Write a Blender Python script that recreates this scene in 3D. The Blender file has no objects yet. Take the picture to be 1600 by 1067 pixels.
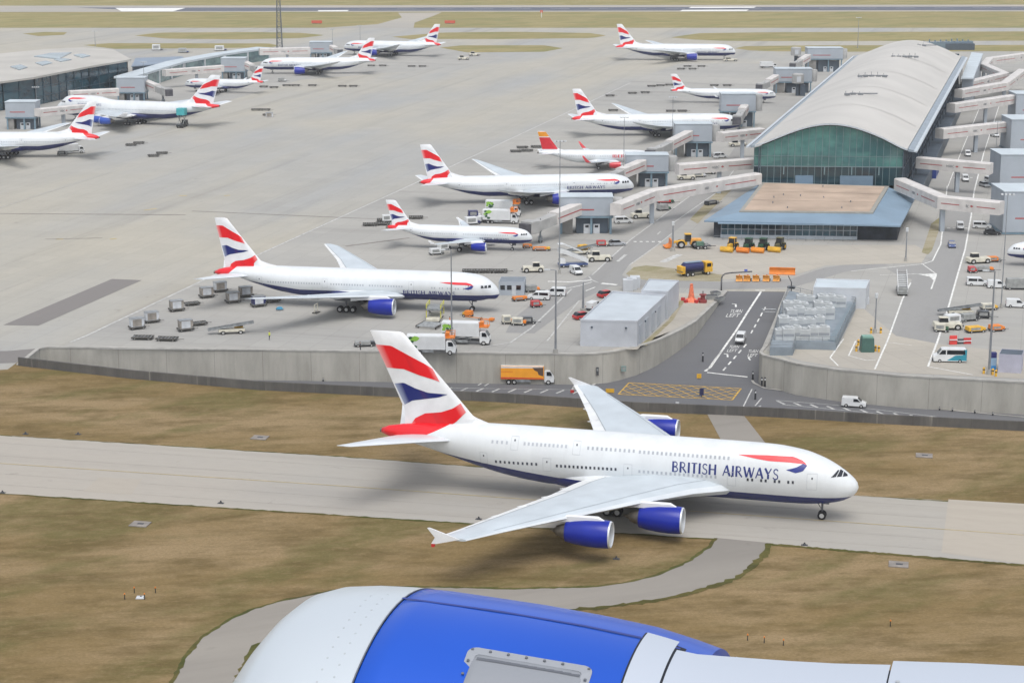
import bpy, bmesh, math, random
import numpy as np
from mathutils import Vector, Matrix
from mathutils.geometry import tessellate_polygon
random.seed(7)
S = bpy.context.scene
COL = S.collection
PI = math.pi
# ---------------------------------------------------------------- camera model (matched to the photograph's geometry)
F_PX, PITCH, CAM_H = 2963.4, math.radians(13.42), 87.5
CP, SP = math.cos(PITCH), math.sin(PITCH)
def G(u, v, z=0.0):
    "ground position (height z) seen at photograph pixel u,v"
    a, b = u-800, -(v-533.5)
    d = (a, F_PX*CP+b*SP, -F_PX*SP+b*CP)
    t = (z-CAM_H)/d[2]
    return (d[0]*t, d[1]*t, z)
def G2(u, v, z=0.0): return G(u, v, z)[:2]
def srgb(r, g, b):
    def f(c):
        c /= 255.0
        return c/12.92 if c <= .04045 else ((c+.055)/1.055)**2.4
    return (f(r), f(g), f(b), 1.0)

# ---------------------------------------------------------------- materials
MATS = {}
def nodes_of(m):
    m.use_nodes = True
    return m.node_tree.nodes, m.node_tree.links
def mat(name, rgb, rough=.5, metal=0., var=.06, scale=.6, coat=0., spec=.5):
    "rgb 0..255 = base colour of the thing; a weak noise keeps it from being uniform"
    if name in MATS: return MATS[name]
    m = bpy.data.materials.new(name); n, l = nodes_of(m)
    b = n['Principled BSDF']
    b.inputs['Roughness'].default_value = rough
    b.inputs['Metallic'].default_value = metal
    b.inputs['Specular IOR Level'].default_value = spec
    if coat: b.inputs['Coat Weight'].default_value = coat; b.inputs['Coat Roughness'].default_value = .08
    c = srgb(*rgb)
    b.inputs['Base Color'].default_value = c
    if var > 0:
        tc = n.new('ShaderNodeTexCoord'); nt = n.new('ShaderNodeTexNoise')
        nt.inputs['Scale'].default_value = scale; nt.inputs['Detail'].default_value = 5
        l.new(tc.outputs['Object'], nt.inputs['Vector'])
        mr = n.new('ShaderNodeMapRange')
        mr.inputs['From Min'].default_value = .3; mr.inputs['From Max'].default_value = .7
        mr.inputs['To Min'].default_value = 1-var*2; mr.inputs['To Max'].default_value = 1+var
        l.new(nt.outputs['Fac'], mr.inputs['Value'])
        mx = n.new('ShaderNodeMix'); mx.data_type = 'RGBA'; mx.blend_type = 'MULTIPLY'
        mx.inputs['Factor'].default_value = 1
        mx.inputs[6].default_value = c
        l.new(mr.outputs['Result'], mx.inputs[7])
        l.new(mx.outputs[2], b.inputs['Base Color'])
    MATS[name] = m
    return m
class NT:
    "tiny node-graph writer"
    def __init__(s, name, rough=.9, spec=.3):
        s.m = bpy.data.materials.new(name); s.n, s.l = nodes_of(s.m); s.b = s.n['Principled BSDF']
        s.b.inputs['Roughness'].default_value = rough; s.b.inputs['Specular IOR Level'].default_value = spec
        s.tc = s.n.new('ShaderNodeTexCoord'); MATS[name] = s.m
    def noise(s, scale, rot=0, stretch=(1, 1, 1), detail=4, rough=.55):
        mp = s.n.new('ShaderNodeMapping'); mp.vector_type = 'TEXTURE'
        mp.inputs['Rotation'].default_value = (0, 0, rot); mp.inputs['Scale'].default_value = stretch
        s.l.new(s.tc.outputs['Object'], mp.inputs['Vector'])
        t = s.n.new('ShaderNodeTexNoise'); t.inputs['Scale'].default_value = scale
        t.inputs['Detail'].default_value = detail; t.inputs['Roughness'].default_value = rough
        s.l.new(mp.outputs['Vector'], t.inputs['Vector'])
        return t.outputs['Fac']
    def rng(s, v, a, b, c, d):
        r = s.n.new('ShaderNodeMapRange'); r.clamp = True
        for k, x in zip(('From Min', 'From Max', 'To Min', 'To Max'), (a, b, c, d)): r.inputs[k].default_value = x
        s.l.new(v, r.inputs['Value']); return r.outputs['Result']
    def mix(s, f, a, b, blend='MIX'):
        x = s.n.new('ShaderNodeMix'); x.data_type = 'RGBA'; x.blend_type = blend
        for sock, v in ((x.inputs[0], f), (x.inputs[6], a), (x.inputs[7], b)):
            if isinstance(v, (float, int)): sock.default_value = v
            elif isinstance(v, tuple): sock.default_value = v
            else: s.l.new(v, sock)
        return x.outputs[2]
    def math(s, op, a, b=0., c=0.):
        x = s.n.new('ShaderNodeMath'); x.operation = op
        for sock, v in zip(x.inputs, (a, b, c)):
            if isinstance(v, (float, int)): sock.default_value = v
            else: s.l.new(v, sock)
        return x.outputs[0]
    def xyz(s):
        x = s.n.new('ShaderNodeSeparateXYZ'); s.l.new(s.tc.outputs['Object'], x.inputs[0]); return x.outputs
    def attr(s, name):
        a = s.n.new('ShaderNodeAttribute'); a.attribute_name = name; return a.outputs['Fac']
    def bump(s, h, dist=.05, strength=.5):
        x = s.n.new('ShaderNodeBump'); x.inputs['Distance'].default_value = dist; x.inputs['Strength'].default_value = strength
        s.l.new(h, x.inputs['Height']); s.l.new(x.outputs['Normal'], s.b.inputs['Normal'])
    def out(s, c): s.l.new(c, s.b.inputs['Base Color']); return s.m

# ---------------------------------------------------------------- mesh builder
class MB:
    def __init__(s): s.v = []; s.f = []; s.m = []; s.at = {}
    def add(s, vs, fs, mi=0):
        o = len(s.v); s.v += [tuple(p) for p in vs]; s.f += [tuple(i+o for i in q) for q in fs]; s.m += [mi]*len(fs)
        return s
    def box(s, c, d, mi=0, rz=0, top=(1, 1), shift=0):
        hx, hy, hz = d[0]/2, d[1]/2, d[2]/2; cs, sn = math.cos(rz), math.sin(rz); vs = []
        for z, kx, ky, sh in ((-hz, 1, 1, 0), (hz, top[0], top[1], shift)):
            for x, y in ((-hx, -hy), (hx, -hy), (hx, hy), (-hx, hy)):
                x, y = x*kx+sh, y*ky; vs.append((c[0]+x*cs-y*sn, c[1]+x*sn+y*cs, c[2]+z))
        return s.add(vs, [(3, 2, 1, 0), (4, 5, 6, 7), (0, 1, 5, 4), (1, 2, 6, 5), (2, 3, 7, 6), (3, 0, 4, 7)], mi)
    def prism(s, poly, z0, z1, mi=0, mtop=None):
        a = sum(p[0]*q[1]-q[0]*p[1] for p, q in zip(poly, poly[1:]+poly[:1]))
        if a < 0: poly = poly[::-1]
        n = len(poly); f0 = (lambda p: z0) if not callable(z0) else z0; f1 = (lambda p: z1) if not callable(z1) else z1
        vs = [(p[0], p[1], f0(p)) for p in poly]+[(p[0], p[1], f1(p)) for p in poly]
        tri = tessellate_polygon([[Vector((p[0], p[1], 0)) for p in poly]])
        def up(t):
            a, b, c = (poly[i] for i in t)
            return t if (b[0]-a[0])*(c[1]-a[1])-(b[1]-a[1])*(c[0]-a[0]) > 0 else t[::-1]
        tri = [up(tuple(t)) for t in tri]
        s.add(vs, [(i, (i+1) % n, (i+1) % n+n, i+n) for i in range(n)], mi)
        o = len(s.v)-2*n
        s.f += [tuple(i+o for i in t[::-1]) for t in tri]; s.m += [mi]*len(tri)
        s.f += [tuple(i+n+o for i in t) for t in tri]; s.m += [mi if mtop is None else mtop]*len(tri)
        return s
    def extr_y(s, prof, y0, y1, mi=0, tumble=0., h=1.):
        "side profile (x,z) extruded across y; tumble narrows it upwards"
        a = sum(p[0]*q[1]-q[0]*p[1] for p, q in zip(prof, prof[1:]+prof[:1]))
        if a < 0: prof = prof[::-1]
        n = len(prof); cy = (y0+y1)/2; vs = []
        for y in (y0, y1):
            for x, z in prof: vs.append((x, cy+(y-cy)*(1-tumble*max(0, z)/h), z))
        tri = [tuple(t) for t in tessellate_polygon([[Vector((p[0], p[1], 0)) for p in prof]])]
        fs = [(i, (i+1) % n, (i+1) % n+n, i+n) for i in range(n)]
        def up(t):
            a, b, c = (prof[i] for i in t)
            return t if (b[0]-a[0])*(c[1]-a[1])-(b[1]-a[1])*(c[0]-a[0]) > 0 else t[::-1]
        tri = [up(t) for t in tri]
        return s.add(vs, fs+tri+[tuple(i+n for i in t[::-1]) for t in tri], mi)
    def tube(s, p0, p1, r0, r1=None, n=8, mi=0, cap=True):
        r1 = r0 if r1 is None else r1; p0, p1 = Vector(p0), Vector(p1); d = (p1-p0).normalized()
        u = d.orthogonal().normalized(); w = d.cross(u); vs = []
        for p, r in ((p0, r0), (p1, r1)):
            for k in range(n):
                a = 2*PI*k/n; vs.append(p+u*(r*math.cos(a))+w*(r*math.sin(a)))
        fs = [(k, (k+1) % n, (k+1) % n+n, k+n) for k in range(n)]
        if cap: fs += [tuple(range(n))[::-1], tuple(range(n, 2*n))]
        return s.add(vs, fs, mi)
    def lathe(s, prof, org=(0, 0, 0), axis='x', n=20, mi=0, mis=None, sx=1., a0=0., a1=2*PI):
        "prof: list of (along axis, radius)"
        full = abs(a1-a0-2*PI) < 1e-6; m = n if full else n+1; vs = []
        for a, r in prof:
            for k in range(m):
                t = a0+(a1-a0)*k/n; c, q = r*math.cos(t), r*math.sin(t)
                p = {'x': (a, c*sx, q), 'y': (c*sx, a, q), 'z': (c*sx, q, a)}[axis]
                vs.append((org[0]+p[0], org[1]+p[1], org[2]+p[2]))
        o = len(s.v); s.v += vs
        for i in range(len(prof)-1):
            for k in range(n):
                k2 = (k+1) % m; q = (o+i*m+k, o+i*m+k2, o+(i+1)*m+k2, o+(i+1)*m+k)
                s.f.append(q); s.m.append(mis[i] if mis else mi)
        return s
    def loft(s, rings, mi=0, closed=True, cap=True, mis=None):
        n = len(rings[0]); o = len(s.v)
        for r in rings: s.v += [tuple(p) for p in r]
        for i in range(len(rings)-1):
            for k in range(n if closed else n-1):
                k2 = (k+1) % n
                s.f.append((o+i*n+k, o+i*n+k2, o+(i+1)*n+k2, o+(i+1)*n+k)); s.m.append(mis[k] if mis else mi)
        if cap and closed:
            s.f.append(tuple(o+k for k in range(n))[::-1]); s.m.append(mi)
            s.f.append(tuple(o+(len(rings)-1)*n+k for k in range(n))); s.m.append(mi)
        return s
    def wheel(s, c, r, w, mi=0, mh=1, n=14):
        "wheel on a y axle: tyre mi and hub mh"
        s.lathe([(-w/2, r*.55), (-w/2, r*.9), (-w*.3, r), (w*.3, r), (w/2, r*.9), (w/2, r*.55)], c, 'y', n, mi)
        s.lathe([(-w*.42, .0), (-w*.42, r*.56)], c, 'y', n, mh); s.lathe([(w*.42, r*.56), (w*.42, 0.)], c, 'y', n, mh)
        return s
    def build(s, name, mats, parent=None, smooth=False, bevel=0., fix=True, angle=None):
        me = bpy.data.meshes.new(name); me.from_pydata(s.v, [], s.f)
        for m in (mats if isinstance(mats, (list, tuple)) else [mats]): me.materials.append(m)
        me.polygons.foreach_set('material_index', s.m)
        for k, vals in s.at.items():
            a = me.attributes.new(k, 'FLOAT', 'POINT'); a.data.foreach_set('value', vals)
        if fix:
            bm = bmesh.new(); bm.from_mesh(me); bmesh.ops.recalc_face_normals(bm, faces=bm.faces); bm.to_mesh(me); bm.free()
        if smooth: me.polygons.foreach_set('use_smooth', [True]*len(me.polygons))
        if smooth and angle: me.set_sharp_from_angle(angle=math.radians(angle))
        o = bpy.data.objects.new(name, me); COL.objects.link(o)
        if parent: o.parent = parent
        if bevel:
            b = o.modifiers.new('edge_round', 'BEVEL'); b.width = bevel; b.segments = 2; b.limit_method = 'ANGLE'; b.angle_limit = math.radians(40)
        return o
def tag(o, label=None, cat=None, group=None, kind=None):
    if label: o['label'] = label
    if cat: o['category'] = cat
    if group: o['group'] = group
    if kind: o['kind'] = kind
    return o
def thing(name, label, cat, loc=(0, 0, 0), rz=0., group=None):
    o = bpy.data.objects.new(name, None); COL.objects.link(o); o.empty_display_size = .5
    o.location = loc; o.rotation_euler = (0, 0, rz)
    return tag(o, label, cat, group)
def copy_tree(o, parent=None):
    c = o.copy(); COL.objects.link(c)
    if parent: c.parent = parent
    for ch in o.children: copy_tree(ch, c)
    return c
PROTO = {}
def place(proto, label, loc, rz, group=None, sc=None):
    "first use moves the prototype itself, later uses copy it with all its parts"
    key = proto.name
    if PROTO.get(key): o = copy_tree(proto)
    else: o = proto; PROTO[key] = True
    o.location = loc; o.rotation_euler = (0, 0, rz); o['label'] = label
    if sc: o.scale = sc
    if group: o['group'] = group
    return o
def pchip(xs, ys, x):
    n = len(xs)
    if x <= xs[0]: return ys[0]
    if x >= xs[-1]: return ys[-1]
    i = max(k for k in range(n-1) if xs[k] <= x)
    d = [(ys[k+1]-ys[k])/(xs[k+1]-xs[k]) for k in range(n-1)]
    def slope(k):
        if k == 0: return d[0]
        if k == n-1: return d[-1]
        if d[k-1]*d[k] <= 0: return 0.
        return 2*d[k-1]*d[k]/(d[k-1]+d[k])
    h = xs[i+1]-xs[i]; t = (x-xs[i])/h; m0, m1 = slope(i)*h, slope(i+1)*h
    return (2*t**3-3*t*t+1)*ys[i]+(t**3-2*t*t+t)*m0+(-2*t**3+3*t*t)*ys[i+1]+(t**3-t*t)*m1
def lin(pts, x):
    if x <= pts[0][0]: return pts[0][1]
    for a, b in zip(pts, pts[1:]):
        if x <= b[0]: return a[1]+(b[1]-a[1])*(x-a[0])/(b[0]-a[0])
    return pts[-1][1]
def resample(pts, n):
    "n points evenly spaced along a polyline"
    L = [0]
    for a, b in zip(pts, pts[1:]): L.append(L[-1]+math.dist(a, b))
    out = []
    for k in range(n):
        t = L[-1]*k/(n-1); i = 0
        while i < len(L)-2 and L[i+1] < t: i += 1
        q = 0 if L[i+1] == L[i] else (t-L[i])/(L[i+1]-L[i])
        out.append(tuple(p+(r-p)*q for p, r in zip(pts[i], pts[i+1])))
    return out
def text_mesh(txt, size, name, m, parent=None, thick=.02):
    "flat upright lettering in its own x/z plane, facing -y"
    c = bpy.data.curves.new(name, 'FONT'); c.body = txt; c.size = size; c.extrude = thick; c.align_x = 'CENTER'
    t = bpy.data.objects.new(name, c); COL.objects.link(t)
    me = bpy.data.meshes.new_from_object(t); bpy.data.objects.remove(t)
    me.transform(Matrix.Rotation(PI/2, 4, 'X')); me.materials.clear(); me.materials.append(m)
    o = bpy.data.objects.new(name, me); COL.objects.link(o)
    if parent: o.parent = parent
    return o
# ================================================================ airliners
def livery_mat(name, L, zb, red, base=(219, 223, 225), top_red=True):
    "fuselage paint: white, dark blue belly below the line zb(s), red tail cone behind the line red"
    g = NT(name, .32, .5); x, y, z = g.xyz()
    s = g.math('SUBTRACT', L/2, x)
    n = g.noise(.35, 0, (1, 1, 3)); white = g.mix(g.rng(n, .3, .7, 0., 1.), srgb(*[c-10 for c in base]), srgb(*base))
    n2 = g.noise(.5, 0, (.25, .25, 3)); white = g.mix(g.rng(n2, .55, .8, 0., .10), white, srgb(150, 150, 145))
    c = white
    if zb:
        s0, z0, k = zb
        line = g.math('ADD', z0, g.math('MULTIPLY', g.math('MAXIMUM', g.math('SUBTRACT', s, s0), 0.), k))
        c = g.mix(g.math('LESS_THAN', z, line), c, srgb(6, 28, 98))
    if red:
        r0, zt, k = red
        line = g.math('ADD', r0, g.math('MULTIPLY', g.math('SUBTRACT', zt, z), k))
        c = g.mix(g.math('GREATER_THAN', s, line), c, srgb(220, 16, 32))
    g.b.inputs['Coat Weight'].default_value = .3; g.b.inputs['Coat Roughness'].default_value = .15
    return g.out(c)
def flag_mat(name, rgb, light):
    g = NT(name, .3, .5); t = g.attr('along')
    a = g.rng(t, 0., .14, .6, 0.); b = g.rng(t, .88, 1., 0., .4); w = g.rng(t, .45, .5, 0., .16); w2 = g.rng(t, .5, .62, .16, 0.)
    c = g.mix(g.math('MAXIMUM', a, b), srgb(*rgb), srgb(*light))
    c = g.mix(g.math('MINIMUM', w, w2), c, srgb(120, 20, 40))
    return g.out(c)
WHITE = mat('paint_white', (228, 230, 232), .35, var=.04, coat=.2)
WINGM = mat('wing_grey', (190, 199, 205), .38, var=.06, scale=.25)
SLATM = mat('wing_slat', (206, 212, 216), .3, var=.04, scale=.3)
FLAPM = mat('wing_flap', (222, 224, 224), .42, var=.05, scale=.3)
JOINT = mat('panel_joint', (148, 155, 161), .6)
ENGB = mat('engine_blue', (4, 34, 150), .34, var=.08, scale=.4, coat=.12, spec=.4)
ENGB2 = mat('engine_blue_bright', (20, 72, 170), .28, var=.06, scale=.5, coat=.5)
ENGR = mat('engine_red', (200, 36, 50), .3, coat=.4)
LIP = mat('intake_metal', (214, 218, 222), .3, .35, var=.03)
EXH = mat('exhaust_metal', (120, 116, 110), .45, .6, var=.15, scale=2)
FAN = mat('fan_dark', (46, 48, 54), .5, .3)
TYRE = mat('tyre', (26, 26, 28), .85, var=.2, scale=3)
HUB = mat('wheel_hub', (190, 190, 188), .5)
STRUT = mat('gear_strut', (104, 106, 112), .45, .3)
GLASSD = mat('dark_glass', (22, 28, 36), .12, var=.0, spec=.8)
WINDK = mat('cabin_window', (62, 68, 82), .3, var=.25, scale=.18)
TXTB = mat('lettering_blue', (38, 52, 118), .4, var=.0)
RIBR = mat('ribbon_red', (224, 40, 52), .35, var=.05)
RIBB = mat('ribbon_blue', (34, 48, 128), .35, var=.05)
DOORL = mat('door_outline', (188, 193, 198), .5)
WINDP = mat('cabin_window_pale', (176, 181, 188), .3, var=.1, scale=.15)
FLAGR = flag_mat('flag_red', (224, 14, 30), (234, 200, 198)); FLAGB = flag_mat('flag_blue', (8, 28, 106), (192, 204, 220))
REDT = mat('tip_red', (196, 40, 40), .4)
# stroke lettering: (width, list of (points, pen)) in units of the cap height
VT, TH = .2, .11
def arc(cx, cy, rx, ry, a0, a1, n=9): return [(cx+rx*math.cos(math.radians(a0+(a1-a0)*k/(n-1))), cy+ry*math.sin(math.radians(a0+(a1-a0)*k/(n-1)))) for k in range(n)]
GLYPH = {
 'B': (.66, [([(.12, 0), (.12, 1)], VT), ([(.2, .96), (.3, .96)]+arc(.3, .75, .22, .21, 90, -90)+[(.2, .54)], .1), ([(.2, .5), (.32, .5)]+arc(.32, .27, .26, .23, 85, -90)+[(.2, .04)], .11)]),
 'R': (.72, [([(.12, 0), (.12, 1)], VT), ([(.2, .96), (.3, .96)]+arc(.3, .73, .24, .23, 90, -90)+[(.2, .5)], .1), ([(.34, .46), (.7, 0)], .14)]),
 'I': (.28, [([(.14, 0), (.14, 1)], VT), ([(.03, .975), (.06, .975)], .05), ([(.22, .975), (.26, .975)], .05), ([(.02, .025), (.06, .025)], .05), ([(.22, .025), (.26, .025)], .05)]),
 'T': (.62, [([(.31, 0), (.31, .92)], VT), ([(.02, .96), (.6, .96)], .085)]),
 'S': (.56, [(arc(.3, .76, .2, .2, 20, 180)+arc(.3, .76, .2, .24, 190, 250, 4)+arc(.27, .26, .23, .24, 70, -20, 7)+arc(.27, .24, .23, .21, -30, -165), .105)]),
 'H': (.8, [([(.12, 0), (.12, 1)], VT), ([(.68, 0), (.68, 1)], VT), ([(.2, .52), (.6, .52)], TH)]),
 'A': (.8, [([(.05, 0), (.38, .97)], TH), ([(.4, 1.0), (.74, 0)], VT), ([(.2, .36), (.58, .36)], TH)]),
 'W': (1.1, [([(.05, 1), (.33, .03)], VT), ([(.36, .03), (.56, .97)], TH), ([(.56, .96), (.8, .03)], VT), ([(.83, .03), (1.05, 1)], TH)]),
 'Y': (.74, [([(.05, 1), (.36, .5)], VT), ([(.41, .54), (.68, 1)], TH), ([(.385, .48), (.385, 0)], VT)]),
 'E': (.58, [([(.12, 0), (.12, 1)], VT), ([(.2, .95), (.54, .95)], .1), ([(.2, .52), (.48, .52)], .1), ([(.2, .05), (.56, .05)], .1)]),
 ' ': (.42, [])}
def stroke(pts, w):
    "mitred strip -> list of (left,right)"
    out = []
    for i, p in enumerate(pts):
        a = pts[max(0, i-1)]; b = pts[min(len(pts)-1, i+1)]
        d = (b[0]-a[0], b[1]-a[1]); L = math.hypot(*d) or 1; nx, ny = -d[1]/L, d[0]/L
        out.append(((p[0]+nx*w/2, p[1]+ny*w/2), (p[0]-nx*w/2, p[1]-ny*w/2)))
    return out
def airfoil(sl, st, y, z, tc, axis='wing', n=9):
    "closed ring, upper surface from trailing edge to leading edge, then lower"
    xs = [.5*(1-math.cos(PI*k/(n-1))) for k in range(n)]; c = st-sl; up = []; lo = []
    for q in xs:
        t = 5*tc*(.2969*math.sqrt(q)-.126*q-.3516*q*q+.2843*q**3-.1015*q**4)*c
        camber = .02*c*4*q*(1-q)
        up.append((q, t+camber)); lo.append((q, -t+camber))
    ring = [(sl+q*c, h) for q, h in up[::-1]]+[(sl+q*c, h) for q, h in lo[1:-1]]
    if axis == 'wing': return [(s, y, z+h) for s, h in ring]
    ring = [(sl+q*c, h-.02*c*4*q*(1-q)) for q, h in up[::-1]]+[(sl+q*c, h-.02*c*4*q*(1-q)) for q, h in lo[1:-1]]
    return [(s, y+h, z) for s, h in ring]
UPN = 9
BAND = {  # flag of the fin as (chord fraction, height fraction), traced on the largest aircraft
 'red_top': ([(71.8, 21.5), (69.3, 21.5), (66.5, 20.2), (64.05, 19.05), (62.9, 18.35)], [(70.1, 18.08), (67.35, 18.06), (65.07, 17.35), (62.6, 16.75), (61.75, 16.45)], 0),
 'blue': ([(68.9, 15.72), (67.4, 15.95), (65.6, 15.25), (63.6, 14.72), (60.6, 14.68)], [(67.35, 12.55), (66.1, 13.3), (64.1, 13.72), (61.9, 14.15), (60.6, 14.62)], 1),
 'red_low': ([(66.5, 9.4), (65.7, 10.6), (64.1, 11.5), (61.6, 11.88), (59.7, 12.6), (58.6, 13.4)], [(66.4, 9.0), (65.2, 9.0), (63.8, 9.0), (61.2, 9.3), (59.3, 10.5), (57.75, 12.1)], 0)}
FIN380 = [(9., 57.2, 67.4), (11., 56.25, 67.4), (11.9, 57.05, 67.42), (23.5, 67.4, 72.6)]
def fin_edges(F, z):
    return lin([(a[0], a[1]) for a in F], z), lin([(a[0], a[2]) for a in F], z)
def make_airliner(name, label, P, liv='flag'):
    L = P['L']; X = lambda s: L/2-s
    root = thing(name, label, 'airliner')
    T = P['fus']; ss = [t[0] for t in T]
    def sec(s): return pchip(ss, [t[1] for t in T], s), pchip(ss, [t[2] for t in T], s), pchip(ss, [t[3] for t in T], s)
    def ysurf(s, z):
        t, b, h = sec(s); zc, hh = (t+b)/2, max(1e-3, (t-b)/2); q = (z-zc)/hh
        y = h*math.sqrt(max(0., 1-q*q)); return y, q, h, hh
    def dec(s, z, side, off=.03):
        y, q, h, hh = ysurf(s, z); ny, nz = math.sqrt(max(0, 1-q*q))/max(h, .1), q/hh; k = math.hypot(ny, nz) or 1
        return (X(s), side*(y+off*ny/k), z+off*nz/k)
    # ---- fuselage
    m = MB(); rings = []; N = 40
    S1 = [0.02]+[T[-1][0]*(k/70)**1.35 for k in range(1, 40)]; last = S1[-1]; S1 += [last+(T[-1][0]-last)*k/34 for k in range(1, 35)]
    for s in S1:
        t, b, h = sec(s); zc, hh = (t+b)/2, max(.01, (t-b)/2); h = max(h, .01)
        rings.append([(X(s), h*math.cos(2*PI*k/N), zc+hh*math.sin(2*PI*k/N)) for k in range(N)])
    m.loft(rings)
    fus = m.build('fuselage', P['paint'], root, smooth=True)
    if P.get('fairing'):
        a, b, hw, zb, zt = P['fairing']; rings = []
        for k in range(15):
            q = k/14; e = math.sin(PI*q)**.55 if 0 < q < 1 else .02; s = a+(b-a)*q
            zc, hh = (zb+zt)/2, (zt-zb)/2
            rings.append([(X(s), (hw*.72+hw*.28*e)*math.cos(2*PI*j/24)*(.25+.75*e), zc+hh*(.3+.7*e)*math.sin(2*PI*j/24)) for j in range(24)])
        MB().loft(rings).build('wing_fairing', P['paint'], root, smooth=True)
    # ---- windows, doors, cockpit, titles
    m = MB()
    for s0, s1, z0, z1, pitch, on in P.get('windows', []):
        n = int(abs(s1-s0)/pitch); ww, wh = P.get('win', (.26, .36))
        for k in range(n+1):
            if on and not on[k % len(on)]: continue
            s = s0+(s1-s0)*k/max(1, n); z = z0+(z1-z0)*k/max(1, n)
            for sd in (1, -1):
                m.add([dec(s-ww/2, z-wh/2, sd, .02), dec(s+ww/2, z-wh/2, sd, .02), dec(s+ww/2, z+wh/2, sd, .02), dec(s-ww/2, z+wh/2, sd, .02)], [(0, 1, 2, 3)], 1 if (z > 8 or L < 72 or 17 < s < 33) else 0)
    if m.v: tag(m.build('cabin_windows', [WINDK, WINDP], root), kind='stuff')
    for sd in (1, -1):
        m = MB()
        for quad in P['cockpit']:
            o = len(m.v); K = 5
            for i in range(K+1):
                for j in range(K+1):
                    u, v = i/K, j/K; s, z = (quad[0][q]*(1-u)*(1-v)+quad[1][q]*u*(1-v)+quad[2][q]*u*v+quad[3][q]*(1-u)*v for q in (0, 1)); m.v.append(dec(s, z, sd, .05))
            for i in range(K):
                for j in range(K): m.f.append((o+i*(K+1)+j, o+i*(K+1)+j+1, o+(i+1)*(K+1)+j+1, o+(i+1)*(K+1)+j)); m.m.append(0)
        m.build('cockpit_windows', GLASSD, root)
    tt, bb, _h = sec(T[-1][0]); e = (X(T[-1][0]), 0, (tt+bb)/2); MB().lathe([(.4, .05), (.4, .32), (-.25, .3), (-.25, .2), (0, 0)], e, 'x', 14).build('exhaust_outlet', EXH, root, smooth=True, angle=40)
    for s, z0, z1, w in P.get('doors', []):
        for sd in (1, -1):
            m = MB(); t = .05
            for (a, b) in (((s-w/2, z0), (s-w/2, z1)), ((s+w/2, z0), (s+w/2, z1))):
                zz = [z0+(z1-z0)*k/5 for k in range(6)]
                for p, q in zip(zz, zz[1:]): m.add([dec(a[0]-t/2, p, sd, .02), dec(a[0]+t/2, p, sd, .02), dec(a[0]+t/2, q, sd, .02), dec(a[0]-t/2, q, sd, .02)], [(0, 1, 2, 3)])
            for z in (z0, z1): m.add([dec(s-w/2+t/2, z-t/2, sd, .024), dec(s+w/2-t/2, z-t/2, sd, .024), dec(s+w/2-t/2, z+t/2, sd, .024), dec(s-w/2+t/2, z+t/2, sd, .024)], [(0, 1, 2, 3)])
            wz = z0+(z1-z0)*.72; m.add([dec(s-.1, wz-.13, sd, .02), dec(s+.1, wz-.13, sd, .02), dec(s+.1, wz+.13, sd, .02), dec(s-.1, wz+.13, sd, .02)], [(0, 1, 2, 3)], 1)
            m.build('door', [DOORL, WINDK], root)
    for txt, sa, sb, zb_, cap, tm in P.get('titles', []):
        tot = sum(GLYPH[c][0] for c in txt)+.1*(len(txt)-1); kx = abs(sb-sa)/tot
        for sd in (1, -1):  # nose is at small s: text reads nose-wards on starboard, tail-wards on port
            m = MB(); cur = 0.; lift = .02
            for c in txt:
                w, st = GLYPH[c]
                for pts, pen in st:
                    lift = .02+.003*((len(m.f)) % 3)
                    P2 = resample(pts, max(len(pts), int(math.dist(pts[0], pts[-1])*6)+2)) if len(pts) < 3 else pts
                    prev = None
                    for l, r in stroke(P2, pen):
                        pr = []
                        for q in (l, r):
                            u = cur+q[0]; s = (max(sa, sb)-u*kx) if sd < 0 else (min(sa, sb)+u*kx)
                            pr.append(dec(s, zb_+q[1]*cap, sd, lift))
                        if prev: m.add([prev[0], prev[1], pr[1], pr[0]], [(0, 1, 2, 3)])
                        prev = pr
                cur += w+.1
            m.build('title_lettering', tm, root)
    if P.get('ribbon'):
        for pi, (nm, rm, up, lo) in enumerate(P['ribbon']):
            for sd in (1, -1):
                m = MB(); U = resample(up, 22); D = resample(lo, 22); R = 6
                for k in range(22):
                    for j in range(R+1):
                        q = j/R; m.v.append(dec(U[k][0]*(1-q)+D[k][0]*q, U[k][1]*(1-q)+D[k][1]*q, sd, .03+.004*pi))
                for k in range(21):
                    for j in range(R): m.f.append((k*(R+1)+j, k*(R+1)+j+1, (k+1)*(R+1)+j+1, (k+1)*(R+1)+j)); m.m.append(0)
                m.build(nm, rm, root)
    # ---- wings
    W = P['wing']
    def wst(y):
        return [lin([(w[0], w[i]) for w in W], y) for i in (1, 2, 3, 4)]
    for sd in (1, -1):
        ys = sorted(set([w[0] for w in W]+[W[0][0]+(W[-1][0]-W[0][0])*k/8 for k in range(9)]))
        rings = []
        for y in ys:
            a, b, z, tc = wst(y); rings.append([(X(s), sd*yy, zz) for s, yy, zz in airfoil(a, b, y, z, tc)])
        n = len(rings[0]); mis = [2, 2, 0, 0, 0, 0, 0, 1]+[1, 0, 0, 0, 0, 0, 2, 2]
        w = MB().loft(rings, mis=mis[:n]).build('wing', [WINGM, SLATM, FLAPM], root, smooth=True, angle=45)
        for ix, wd in ((2, .07), (6, .05)):
            q = MB(); prev = None
            for rg in rings[:-1]:
                p = rg[ix]; pr = [(p[0]-wd, p[1], p[2]+.025), (p[0]+wd, p[1], p[2]+.025)]
                if prev: q.add([prev[0], prev[1], pr[1], pr[0]], [(0, 1, 2, 3)])
                prev = pr
            q.build('wing_seam', JOINT, w)
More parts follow.
